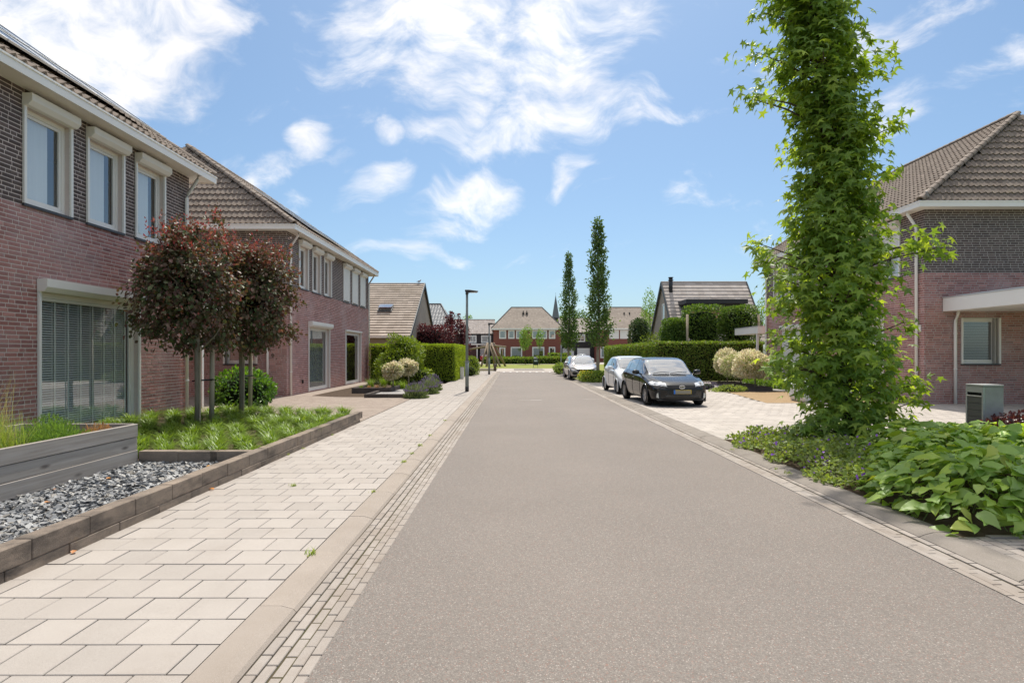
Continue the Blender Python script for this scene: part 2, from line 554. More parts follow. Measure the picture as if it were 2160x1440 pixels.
def asphalt():
    q = NT('asphalt')
    p = q.pos()
    a = q.noise(.35, 5, .6, p)
    c = q.mix(q.rng(a, .35, .7), (.190, .165, .145), (.226, .197, .174))
    b = q.noise((2.2, .5, 1), 4, .6, p)
    c = q.mix(q.rng(b, .5, .75, 0, .22), c, (.185, .172, .160))
    tr = q.noise((.9, .045, 1), 3, .5, p)                       # long worn wheel tracks
    c = q.mix(q.rng(tr, .42, .66, 0, .28), c, (.165, .150, .138))
    pt = q.noise((.55, .22, 1), 7, .68, p)
    c = q.mix(q.rng(pt, .60, .72, 0, .25), c, (.28, .245, .215))
    vo = q.n('ShaderNodeTexVoronoi', {'Scale': 1.0, 'Randomness': 1.0})
    q.t.links.new(q.mapped(170., p), vo.inputs['Vector'])
    hue = q.n('ShaderNodeSeparateColor')
    q.t.links.new(vo.outputs['Color'], hue.inputs[0])
    c = q.mix(q.rng(hue.outputs[0], .62, .95, 0, .46), c, (.38, .338, .30))
    c = q.mix(q.rng(hue.outputs[1], .55, .95, 0, .48), c, (.095, .083, .074))
    c = q.mix(q.rng(hue.outputs[2], .955, .99, 0, .5), c, (.58, .52, .47))
    c = q.mix(q.rng(hue.outputs[2], .06, .02, 0, .6), c, (.30, .15, .11))
    gm_ = q.noise(38., 4, .75, p)
    c = q.mix(q.rng(gm_, .50, .72, 0, .22), c, (.125, .108, .095))
    c = q.mix(q.rng(gm_, .48, .30, 0, .28), c, (.34, .30, .265))
    fn = q.noise(420., 2, .7, p)
    c = q.mix(q.rng(fn, .52, .7, 0, .4), c, (.09, .08, .072))
    q.set(q.b.inputs['Base Color'], c)
    q.b.inputs['Roughness'].default_value = .82
    q.b.inputs['Specular IOR Level'].default_value = .3
    h = q.math('ADD', vo.outputs['Distance'], q.math('MULTIPLY', fn, .5))
    q.bump(h, .45, .004)
    return q.m


M['asphalt'] = asphalt()


def wood_grey():
    q = NT('weathered_plank')
    tcn = q.n('ShaderNodeTexCoord')
    inf = q.n('ShaderNodeObjectInfo')
    off = q.n('ShaderNodeVectorMath', {0: tcn.outputs['Object']}, operation='ADD')
    mul = q.n('ShaderNodeVectorMath', {0: inf.outputs['Location'], 1: (3.1, .7, 11.)}, operation='MULTIPLY')
    q.t.links.new(mul.outputs[0], off.inputs[1])
    v = off.outputs[0]
    g = q.noise((24, .9, 30), 8, .68, v)
    g2 = q.noise((6, .8, 9), 4, .6, v)
    wv = q.n('ShaderNodeTexWave', {'Scale': 1.0, 'Distortion': 6.0, 'Detail': 4.0, 'Detail Scale': 1.2}, wave_type='BANDS', bands_direction='Z')
    q.t.links.new(q.mapped((8, .5, 11), v), wv.inputs['Vector'])
    c = q.mix(q.rng(g, .3, .7), (.30, .262, .228), (.44, .395, .352))
    c = q.mix(q.rng(wv.outputs['Fac'], .3, .9, 0, .10), c, (.20, .172, .150))
    c = q.mix(q.rng(g2, .52, .72, 0, .5), c, (.50, .465, .44))
    vo = q.n('ShaderNodeTexVoronoi', {'Scale': 1.0})
    q.t.links.new(q.mapped((3., 1.7, 5.5), v), vo.inputs['Vector'])
    c = q.mix(q.rng(vo.outputs['Distance'], .16, .05, 0, .8), c, (.075, .06, .052))
    q.set(q.b.inputs['Base Color'], c)
    q.b.inputs['Roughness'].default_value = .85
    q.bump(g, .35, .004)
    return q.m


M['plank'] = wood_grey()


def slate():
    q = NT('slate_chip')
    c = q.ramp(q.rand('island'), [(.085, .09, .098), (.18, .19, .20), (.30, .31, .32), (.13, .135, .145), (.44, .44, .43), (.22, .20, .17), (.11, .115, .125)])
    n = q.noise(55., 4)
    c = q.mix(q.rng(n, .45, .75, 0, .35), c, (.36, .35, .34))
    q.set(q.b.inputs['Base Color'], c)
    q.b.inputs['Roughness'].default_value = .6
    q.bump(n, .4, .004)
    return q.m


M['slate'] = slate()

# ------------------------------------------------------------------ paving helpers


def rows(x0, x1, y0, y1, tw, td, gap, bond=.5, along='x', keep=None, jit=0.):
    """rectangles of a running-bond paving: (xa,xb,ya,yb,full)"""
    out = []
    if along == 'x':
        a0, a1, b0, b1 = x0, x1, y0, y1
    else:
        a0, a1, b0, b1 = y0, y1, x0, x1
    nrow = int(math.ceil((b1 - b0) / td - 1e-6))
    for j in range(nrow):
        ba, bb = b0 + j * td, min(b0 + (j + 1) * td, b1)
        a = a0 - ((j * bond) % 1.0) * tw - random.uniform(0, jit) * tw
        while a < a1 - .02:
            p, q = max(a, a0), min(a + tw, a1)
            full = (q - p) > tw * .995 and (bb - ba) > td * .995
            if q - p > .02:
                xa, xb, ya, yb = (p, q, ba, bb) if along == 'x' else (ba, bb, p, q)
                if keep is None or keep((xa + xb) / 2, (ya + yb) / 2):
                    out.append((xa + gap / 2, xb - gap / 2, ya + gap / 2, yb - gap / 2, full))
            a += tw
    return out


def pieces(parent, name, rects, z, th, m_one, m_mass, n_one, bev=.004, tilt=.002, mass_name=None, zf=None):
    """the nearest n_one full pieces as single objects on shared meshes, the rest as one mass"""
    rects = sorted(rects, key=lambda r: r[0] ** 2 + r[2] ** 2)
    ones, rest = [], []
    for r in rects:
        (ones if (r[4] and len(ones) < n_one and r[3] > 2.2) else rest).append(r)
    if ones:
        sx, sy = ones[0][1] - ones[0][0], ones[0][3] - ones[0][2]
        me = MB().box(-sx / 2, sx / 2, -sy / 2, sy / 2, -th, 0).mesh(name, False, bev)
        for xa, xb, ya, yb, _ in ones:
            zz = z + (zf((xa + xb) / 2) if zf else 0) + random.uniform(-tilt, tilt) * .6
            mx = Matrix.Translation(((xa + xb) / 2, (ya + yb) / 2, zz)) @ Matrix.Rotation(random.uniform(-tilt, tilt) * 2, 4, 'X') @ Matrix.Rotation(random.uniform(-tilt, tilt) * 2, 4, 'Y')
            obj(name, me, m_one, parent, mx)
    if rest:
        A = np.array([r[:4] for r in rest])
        n = len(A)
        zz = z + rng.uniform(-tilt, tilt, n) * .6
        if zf:
            zz = zz + np.array([zf((r[0] + r[1]) / 2) for r in rest])
        V = np.zeros((n, 8, 3))
        b = bev * .7
        for i, (cx, cy) in enumerate(((0, 2), (1, 2), (1, 3), (0, 3))):
            sx = b if cx == 0 else -b
            sy = b if cy == 2 else -b
            V[:, i, 0], V[:, i, 1], V[:, i, 2] = A[:, cx], A[:, cy], zz - th
            V[:, i + 4, 0], V[:, i + 4, 1], V[:, i + 4, 2] = A[:, cx] + sx, A[:, cy] + sy, zz
        F = np.array([(4, 5, 6, 7), (0, 1, 5, 4), (1, 2, 6, 5), (2, 3, 7, 6), (3, 0, 4, 7)])
        F = (np.arange(n)[:, None, None] * 8 + F[None]).reshape(-1, 4)
        obj(mass_name or (name + '_field'), np_mesh(name, V.reshape(-1, 3), F), m_mass, parent, None, 'stuff')


def sheet(name, x0, x1, y0, y1, z, mat, label, cat, kind='structure', parent=None):
    o = MB().quad((x0, y0, z), (x1, y0, z), (x1, y1, z), (x0, y1, z)).build(name, mat, parent)
    return tag(o, label, cat, None, kind) if parent is None else o


def poly_sheet(name, pts, z, mat, label, cat, kind='structure'):
    o = MB().add([(a, b, z) for a, b in pts], [tuple(range(len(pts)))]).build(name, mat)
    return tag(o, label, cat, None, kind)


# ------------------------------------------------------------------ ground and street
ZS = .03
sheet('ground', -700, 700, -60, 1500, -.12, M['verge'], 'flat green and brown ground reaching to the horizon', 'ground')
sheet('road', -1.012, 3.25, -4, 50.6, 0, M['asphalt'], 'grey asphalt road running straight away down the street', 'road')

# left gutter, kerb, pavement
g = sheet('gutter', -1.35, -1.008, -4, 51, -.012, M['joint'], 'strip of pale gutter bricks between the road and the pavement kerb', 'gutter')
dip = lambda x: -.012 * math.exp(-((x + 1.17) / .07) ** 2)
pieces(g, 'gutter_brick', rows(-1.338, -1.010, -1, 51, .195, .0656, .007, .5, 'y', None), .002, .05, M['gut_one'], M['gut_mass'], 300, .004, .0025, None, dip)
k = sheet('kerb', -1.58, -1.34, -4, 51, -.02, M['joint'], 'pale concrete kerb along the pavement with hairline joints', 'kerb')
kp = [(-1.572, -.1), (-1.572, ZS + .004), (-1.44, ZS + .004), (-1.365, .014), (-1.346, -.004), (-1.346, -.1)]
kme = {}


def kerb_run(parent, prof, y0, y1, mat, key):
    me = MB().prism(prof, (0, .003, 0), (1, 0, 0), (0, 0, 1), (0, 1, 0), .994).mesh('kerb_stone', False)
    y = y0
    while y < y1:
        obj('kerb_stone', me, mat, parent, Matrix.Translation((random.uniform(-.003, .003), y, random.uniform(-.002, .002))))
        y += 1.0


kerb_run(k, kp, 1.62, 50, M['kerb'], 'l')
sw = sheet('pavement', -3.56, -1.57, -4, 60, ZS - .016, M['joint'], 'pavement of large pale concrete tiles beside the planted front gardens', 'pavement')
t1 = rows(-3.50, -1.577, 1.65, 12.76, .3, .3, .0075, .5)
t2 = rows(-3.50, -1.577, 12.76, 19.06, .3, .3, .0075, 0)
t3 = rows(-3.50, -1.577, 19.06, 52, .3, .15, .006, .5)
pieces(sw, 'paving_tile', t1 + t2, ZS, .05, M['tile_one'], M['tile_mass'], 300, .004, .003)
pieces(sw, 'small_paver', t3, ZS, .05, M['tile_one'], M['tile_mass'], 0, .004, .003)
# right gutter, kerb
g = sheet('gutter', 3.246, 3.58, -4, 51, -.012, M['joint'], 'strip of pale gutter bricks along the parked cars and planting bed', 'gutter')
strip = [(3.252, 3.315, y, y + .48, False) for y in np.arange(-1, 51, .485)]
dip2 = lambda x: -.012 * math.exp(-((x - 3.45) / .07) ** 2)
pieces(g, 'gutter_brick', rows(3.320, 3.552, -1, 51, .21, .0775, .007, .5, 'y', None), .002, .05, M['gut_one'], M['gut_mass'], 300, .004, .0025, None, dip2)
pieces(g, 'edge_strip', strip, .004, .05, M['gut_one'], M['gut_mass'], 0)
k = sheet('kerb', 3.55, 3.85, -4, 51, -.02, M['joint'], 'weathered concrete kerb in front of the planting bed and parking bays', 'kerb')
kp2 = [(3.834, -.1), (3.834, ZS + .004), (3.68, ZS + .004), (3.60, .014), (3.558, -.004), (3.558, -.1)]
kerb_run(k, kp2, 2.1, 50, M['kerb_old'], 'r')
# near corner of small pavers on the right
fp = sheet('pavement', 3.84, 11, -3, 5.02, ZS - .016, M['joint'], 'narrow strip of small pavers in front of the broad-leaved plants', 'pavement')
pieces(fp, 'small_paver', rows(3.845, 4.06, 1, 5.0, .21, .105, .007, .5, 'y') + rows(4.06, 9, 2.6, 4.95, .21, .078, .007, .5), ZS, .05, M['gut_one'], M['gut_mass'], 150, .004, .002)
MB().box(4.06, 10, 4.95, 5.01, -.1, ZS + .012).build('border_stone', M['kerb_old'], fp)
# driveways
dr = sheet('driveway', 3.84, 16.6, 10.62, 33, ZS - .016, M['joint'], 'wide driveway and parking bay of pale concrete tiles beside the cars', 'driveway')


def on_drive(x, y):
    if y > 18.35 and x > 12.8:
        return False
    if y > 18.4 and x > 8.0 + (y - 18.4) * .13 and y < 30:
        return False
    return True


pieces(dr, 'paving_tile', rows(3.845, 16.5, 10.66, 33, .3, .3, .006, .5, 'x', on_drive), ZS, .05, M['dtile_one'], M['dtile_mass'], 300, .004, .003)
dl = sheet('driveway', -12.5, -3.5, 13.5, 21.9, ZS - .014, M['joint'], 'grey-brown paved driveway between the two brick houses', 'driveway')
pieces(dl, 'small_paver', rows(-12.4, -3.52, 13.5, 21.6, .21, .105, .005, .5, 'x', lambda x, y: x > -8.32 or y > 15.1), ZS, .05, M['drive_brown'], M['drive_brown'], 0, .003, .002)
st = sheet('footpath', -8.28, -7.45, 21.6, 34, ZS - .006, M['drive_brown'], 'narrow paved strip along the foot of the second brick house', 'path')
# far end of the street
pl = sheet('crossing', -14, 24, 50.6, 61.5, .012, M['pave_far'], 'raised pale paved crossing where the street ends', 'crossing')
sheet('speed_table', .1, 3.0, 54, 60, .018, M['asphalt'], 'grey asphalt patch in the middle of the raised crossing', 'road')
wh = surf('road_paint', (.74, .73, .70), ((.6, .58, .55), .5), 6., .7)
rb = surf('ramp_bricks', (.36, .31, .28), ((.27, .22, .2), .6), 3., .9, bump=.3, bs=30)
rs = sheet('ramp', -1.1, 3.3, 49.2, 50.7, .008, rb, 'band of grey bricks with white teeth at the raised crossing', 'ramp')
for i in range(8):
    x = -.9 + i * .56
    MB().add([(x, 49.3, .014), (x + .26, 49.3, .014), (x + .13, 50.6, .014)], [(0, 1, 2)]).build('white_tooth', wh, rs)
sheet('lawn', -30, 40, 61.5, 83.5, .02, M['lawn'], 'sunlit mown grass field behind the raised crossing', 'lawn')
sheet('lawn', 6.2, 12, 52, 61.4, .03, M['lawn'], 'patch of grass right of the street beyond the tall trees', 'lawn')
sheet('footpath', -30, 40, 83.5, 85.6, .03, M['pave_far'], 'pale path across the far side of the grass', 'path')
sheet('yard', -40, -3.6, 85.6, 125, .02, M['pave_far'], 'pale paved yard where the red car stands', 'yard')
sheet('yard', 8.8, 45, 86, 125, .02, M['pave_far'], 'pale paved yard in front of the far garages', 'yard')
for y in (20.1, 19.7):
    pass
wf = surf('faded_paint', (.47, .44, .41), ((.36, .33, .3), .7), 9., .8)
mk = sheet('road_marking', .22, .98, 19.95, 20.0, .004, wf, 'faded white line painted across the left lane', 'marking')
mk2 = sheet('road_marking', 2.45, 3.05, 20.3, 20.4, .004, surf('worn_paint', (.36, .33, .30), ((.3, .27, .24), .6), 8., .8), 'almost worn away line painted near the black car', 'marking')
for i in range(6):
    MB().box(.62 + i * .066, .64 + i * .066, 19.87, 20.08, .001, .0045).build('tick', wf, mk)

# ------------------------------------------------------------------ walls, windows, roofs


class Wall:
    def __init__(s, o, u, n):
        s.o, s.u, s.n = Vector(o), Vector(u), Vector(n)

    def P(s, u, w, z):
        return s.o + s.u * u + s.n * w + Vector((0, 0, z))

    def box(s, mb, u0, u1, w0, w1, z0, z1):
        c = [s.P(u, w, z) for z in (z0, z1) for u, w in ((u0, w0), (u1, w0), (u1, w1), (u0, w1))]
        return mb.add(c, BOXF)

    def ring(s, mb, u0, u1, z0, z1, f, w0, w1, fb=None):
        fb = f if fb is None else fb
        s.box(mb, u0, u1, w0, w1, z1 - f, z1)
        s.box(mb, u0, u1, w0, w1, z0, z0 + fb)
        s.box(mb, u0, u0 + f, w0, w1, z0 + fb, z1 - f)
        s.box(mb, u1 - f, u1, w0, w1, z0 + fb, z1 - f)
        return mb

    def panel(s, mb, u0, u1, z0, z1, w):
        return mb.quad(s.P(u0, w, z0), s.P(u1, w, z0), s.P(u1, w, z1), s.P(u0, w, z1))


def backing(wall, L, z0, z1, ops, name, mat, parent, depth=.13, zm=None):
    us = sorted({0, L, *[o[0] for o in ops], *[o[1] for o in ops]})
    zs = sorted({z0, z1, *[o[2] for o in ops], *[o[3] for o in ops]})
    mb = MB()
    for a, b in zip(us, us[1:]):
        for c, d in zip(zs, zs[1:]):
            um, zmid = (a + b) / 2, (c + d) / 2
            if any(o[0] < um < o[1] and o[2] < zmid < o[3] for o in ops):
                continue
            wall.panel(mb, a, b, c, d, 0)
    for a, b, c, d in ops:
        for q in (((a, c), (a, d)), ((b, c), (b, d)), ((a, c), (b, c)), ((a, d), (b, d))):
            (p, e), (r_, f) = q
            mb.quad(wall.P(p, .006, e), wall.P(r_, .006, f), wall.P(r_, -depth, f), wall.P(p, -depth, e))
    return mb.build(name, mat, parent)


BL, BH, CH, BJ, BD = .243, .0575, .0735, .0145, .005


def brickwork(wall, L, z0, z1, ops, parent, zsplit, n_one, score=None, ext=0.):
    rec = []
    nc = int((z1 - z0) / CH)
    for i in range(nc):
        za = z0 + i * CH + .006
        zb = za + BH
        zc = (za + zb) / 2
        cuts = [(o[0], o[1]) for o in ops if o[2] - .02 < zc < o[3] + .02]
        u = -ext - random.uniform(0, BL)
        while u < L + ext:
            ln = BL if random.random() < .74 else BL / 2
            segs = [(max(u, -ext), min(u + ln - BJ, L + ext))]
            for c0, c1 in cuts:
                ns = []
                for a, b in segs:
                    if b <= c0 or a >= c1:
                        ns.append((a, b))
                    else:
                        if a < c0:
                            ns.append((a, c0))
                        if b > c1:
                            ns.append((c1, b))
                segs = ns
            for a, b in segs:
                if b - a > .02:
                    rec.append((a, b, za, zb, abs(b - a - (BL - BJ)) < 1e-6))
            u += ln
    if score:
        full = sorted([r for r in rec if r[4]], key=lambda r: score((r[0] + r[1]) / 2, (r[2] + r[3]) / 2))[:n_one]
    else:
        full = []
    fs = set(full)
    me = {}
    rot = Matrix((wall.u, wall.n, (0, 0, 1))).transposed().to_4x4()
    for r in full:
        key = 'red' if r[2] < zsplit else 'drk'
        if key not in me:
            me[key] = MB().box(-(BL - BJ) / 2, (BL - BJ) / 2, -.03, BD, -BH / 2, BH / 2).mesh('brick', False, .003)
        obj('brick', me[key], M[key + '_one'], parent, Matrix.Translation(wall.P((r[0] + r[1]) / 2, random.uniform(-.0015, .0015), (r[2] + r[3]) / 2)) @ rot)
    for key, sel in (('red', lambda r: r[2] < zsplit), ('drk', lambda r: r[2] >= zsplit)):
        A = np.array([r[:4] for r in rec if r not in fs and sel(r)])
        if not len(A):
            continue
        n = len(A)
        dd = BD + rng.uniform(-.002, .002, n)
        ou, nn = np.array(wall.u), np.array(wall.n)
        oo = np.array(wall.o)
        V = np.zeros((n, 8, 3))
        bv = .002
        for i, (a, b) in enumerate(((0, 2), (1, 2), (1, 3), (0, 3))):
            V[:, i] = oo + A[:, a:a + 1] * ou
            V[:, i, 2] += A[:, b]
            sa = bv if a == 0 else -bv
            sb = bv if b == 2 else -bv
            V[:, i + 4] = oo + (A[:, a:a + 1] + sa) * ou + dd[:, None] * nn
            V[:, i + 4, 2] += A[:, b] + sb
        F = np.array([(4, 5, 6, 7), (0, 1, 5, 4), (1, 2, 6, 5), (2, 3, 7, 6), (3, 0, 4, 7)])
        F = (np.arange(n)[:, None, None] * 8 + F[None]).reshape(-1, 4)
        obj('brickwork', np_mesh('brickwork', V.reshape(-1, 3), F), M[key + '_mass'], parent, None, 'stuff')


def window(par, wall, u0, u1, z0, z1, rec=.09, box=0., guides=True, slats=0, tapes=0, down=0., reflection_curtain=0., sill=True, glass='glass', frame=.07, boxh=.2, name='window', solid=True, blind=False, mull=()):
    """par > window (frame) > pane, sash, shutter_box, guide_rail, slat ..."""
    mb = MB()
    wall.ring(mb, u0, u1, z0, z1, frame, -rec - .06, -rec, frame * 1.1)
    for m_ in mull:
        wall.box(mb, m_ - .04, m_ + .04, -rec - .06, -rec, z0 + frame * 1.1, z1 - frame)
    f = mb.build(name, M['white'], par)
    mb = MB()
    a, b, c, d = u0 + frame + .004, u1 - frame - .004, z0 + frame * 1.1 + .004, z1 - frame - .004
    wall.ring(mb, a, b, c, d, .05, -rec - .05, -rec - .016)
    mb.build('sash', M['white'], f)
    mb = MB()
    wall.panel(mb, a + .05, b - .05, c + .05, d - .05, -rec - .036)
    mb.build('pane', M[glass], f)
    if sill:
        mb = MB()
        wall.box(mb, u0 - .05, u1 + .05, -rec, .045, z0 - .05, z0 - .004)
        mb.build('window_sill', M['sill'], f)
    if guides:
        for g0, g1 in ((u0 - .05, u0 + .004), (u1 - .004, u1 + .05)):
            mb = MB()
            wall.box(mb, g0, g1, .012, .05, z0 - .004, z1 + .0)
            mb.build('guide_rail', M['white'], f)
    if box:
        mb = MB()
        h = boxh
        pr = [(.012, z1), (.012, z1 + h), (box, z1 + h), (box, z1 + h * .36), (box - .07, z1)]
        A = [wall.P(u0 - .06, p, q) for p, q in pr]
        B = [wall.P(u1 + .06, p, q) for p, q in pr]
        n = len(pr)
        mb.add(A + B, [tuple(range(n)), tuple(range(n, 2 * n))[::-1]] + [(i, n + i, n + (i + 1) % n, (i + 1) % n) for i in range(n)])
        mb.build('shutter_box', M['cream'], f, bevel=.004)
    if down:
        mb = MB()
        zb = z1 - (z1 - z0) * down
        nz_ = int((z1 - zb) / .05)
        for i in range(nz_):
            wall.box(mb, u0 + .006, u1 - .006, .016, .034, z1 - (i + 1) * .05 + .004, z1 - i * .05)
        mb.build('roller_shutter', M['cream'], f, kind='stuff')
    if reflection_curtain:  # white curtain, widened to stand in for clouds reflected in the upper panes
        mb = MB()
        n = 18
        for s_, e_ in ((a + .04, a + (b - a) * (1 - reflection_curtain)),):
            for i in range(n):
                p, q = s_ + (e_ - s_) * i / n, s_ + (e_ - s_) * (i + 1) / n
                wp, wq = -rec - .09 - .025 * (i % 2), -rec - .09 - .025 * ((i + 1) % 2)
                mb.quad(wall.P(p, wp, c), wall.P(q, wq, c), wall.P(q, wq, d), wall.P(p, wp, d))
        mb.build('reflection_curtain', M['reflection_curtain'], f)
    if slats:
        me = None
        mid = (a + b) / 2
        for i in range(slats):
            z = d - .05 - (d - c - .1) * i / slats
            p = wall.P(mid, -rec - .085, z)
            if me is None:
                q = MB()
                w2 = (b - a) / 2 - .06
                for s_ in (0,):
                    q.add([wall.u * x + wall.n * y + Vector((0, 0, zz)) for x, y, zz in ((-w2, -.013, .0135), (w2, -.013, .0135), (w2, .013, -.0135), (-w2, .013, -.0135), (-w2, -.011, .0155), (w2, -.011, .0155), (w2, .015, -.0115), (-w2, .015, -.0115))], BOXF)
                me = q.mesh('slat')
            obj('slat', me, M['blind'], f, Matrix.Translation(p))
        for i in range(tapes):
            uu = a + .12 + (b - a - .24) * i / (tapes - 1)
            mb = MB()
            wall.box(mb, uu - .018, uu + .018, -rec - .060, -rec - .058, c + .05, d - .03)
            mb.build('blind_tape', M['tape'], f)
            mb = MB()
            wall.box(mb, uu - .018, uu + .018, -rec - .112, -rec - .110, c + .05, d - .03)
            mb.build('blind_tape', M['tape'], f)
    if blind:
        mb = MB()
        nb = int((d - c) / .05)
        for i in range(nb):
            z = d - .03 - i * .05
            mb.quad(wall.P(a + .06, -rec - .13, z), wall.P(b - .06, -rec - .13, z), wall.P(b - .06, -rec - .10, z - .014), wall.P(a + .06, -rec - .10, z - .014))
        mb.build('blind', M['blind'], f, kind='stuff')
    return f


def tile_template(w, ln, wave=.032, lip=.05, n=7):
    V, F = [], []
    for i in range(n):
        t = i / (n - 1)
        h = wave * (math.cos(2 * math.pi * t) * .8 + math.cos(4 * math.pi * t) * .2) if wave else 0
        x = (t - .5) * w * .995
        V += [(x, 0, h + lip - min(.045, lip + .012)), (x, 0, h + lip), (x, ln * 1.06, h + .006)]
    for i in range(n - 1):
        a = i * 3
        F += [(a, a + 3, a + 4, a + 1), (a + 1, a + 4, a + 5, a + 2)]
    return np.array(V), np.array(F)


def roof_plane(par, P0, P1, P2, P3, w=.2, ln=.33, mkey='roof', n_one=0, wave=.034, name='roof_tile', under=True, lip=.05):
    """eave P0-P1, top edge P3-P2; lays tiles as geometry"""
    P0, P1, P2, P3 = map(Vector, (P0, P1, P2, P3))
    u = (P1 - P0).normalized()
    top = (P2 + P3) / 2 - P0
    v = (top - u * top.dot(u)).normalized()
    n = u.cross(v)
    if n.z < 0:
        n = -n
    H = (P3 - P0).dot(v)
    uL1, uR0, uR1 = (P3 - P0).dot(u), (P1 - P0).dot(u), (P2 - P0).dot(u)
    if under:
        q = MB()
        o = n * -.012
        pts = [P0 + o, P1 + o, P2 + o, P3 + o]
        if (P2 - P3).length < .01:
            q.add(pts[:3], [(0, 1, 2)])
        else:
            q.add(pts, [(0, 1, 2, 3)])
        q.build('roof_deck', M[mkey + '_mass'], par)
    if not wave:
        w = uR0 / round(uR0 / w)
    Vt, Ft = tile_template(w, ln, wave, lip, 7 if wave else 2)
    sp = []
    for j in range(int(H / ln) + 1):
        vv = j * ln
        f = (vv + ln * .5) / H
        if f > 1:
            break
        l, r_ = uL1 * f, uR0 + (uR1 - uR0) * f
        k0, k1 = int(math.floor(l / w)), int(math.ceil(r_ / w))
        sh = 0
        for k_ in range(k0 - 1, k1 + 1):
            c = (k_ + .5 + sh) * w
            if l - w * .1 < c < r_ + w * .1:
                sp.append((c, vv))
    S = np.array(sp)
    U, VV, NN = np.array(u), np.array(v), np.array(n)
    cen = np.array(P0) + S[:, :1] * U + S[:, 1:2] * VV
    order = np.argsort(np.hypot(cen[:, 0], cen[:, 1]))
    fov = np.abs(cen[:, 0] / np.maximum(cen[:, 1], .1)) < .86
    one = [i for i in order if fov[i]][:n_one]
    rot = Matrix((u, v, n)).transposed().to_4x4()
    if one:
        me = np_mesh('roof_tile', Vt, Ft)
        for i in one:
            obj(name, me, M[mkey + '_one'], par, Matrix.Translation(cen[i] + NN * random.uniform(0, .004)) @ rot)
    rest = np.array(sorted(set(range(len(S))) - set(one)), dtype=int)
    if len(rest):
        loc = Vt[:, 0:1] * U + Vt[:, 1:2] * VV + Vt[:, 2:3] * NN
        V = cen[rest][:, None, :] + loc[None] + (rng.uniform(0, .004, len(rest))[:, None, None] * NN)
        F = (np.arange(len(rest))[:, None, None] * len(Vt) + Ft[None]).reshape(-1, 4)
        obj('roof_tiles', np_mesh('roof_tiles', V.reshape(-1, 3), F), M[mkey + '_mass'], par, None, 'stuff')


def caps(par, A, B, mkey='roof', r=.115, step=.34):
    A, B = Vector(A), Vector(B)
    L = (B - A).length
    y = (B - A).normalized()
    x = y.cross(Vector((0, 0, 1))).normalized()
    z = x.cross(y)
    V, F = [], []
    n = 8
    for k_, (yy, rr) in enumerate(((0, r - .035), (0, r + .006), (step * 1.08, r - .012))):
        for i in range(n):
            t = math.pi * i / (n - 1) * 1.1 - .05 * math.pi
            V.append((math.cos(t) * rr, yy, math.sin(t) * rr * .9))
    for k_ in range(2):
        for i in range(n - 1):
            a = k_ * n + i
            F.append((a, a + 1, a + n + 1, a + n))
    me = np_mesh('ridge_tile', np.array(V), np.array(F))
    rot = Matrix((x, y, z)).transposed().to_4x4()
    for i in range(max(1, int(L / step))):
        obj('ridge_tile', me, M[mkey + '_one'], par, Matrix.Translation(A + y * (i * step) - z * .02) @ rot)


def pipe(par, pts, r=.04, name='downpipe', mat='white', clips=()):
    o = MB().tube(pts, r, 12).build(name, M[mat], par, True)
    for z in clips:
        p = pts[-1]
        MB().tube([(p[0], p[1], z), (p[0], p[1], z + .035)], r + .008, 12).build('pipe_clip', M[mat], o)
    return o


ZE, ZR, OV, HIP, DEP = 6.24, 10.05, .47, 2.85, 10.0


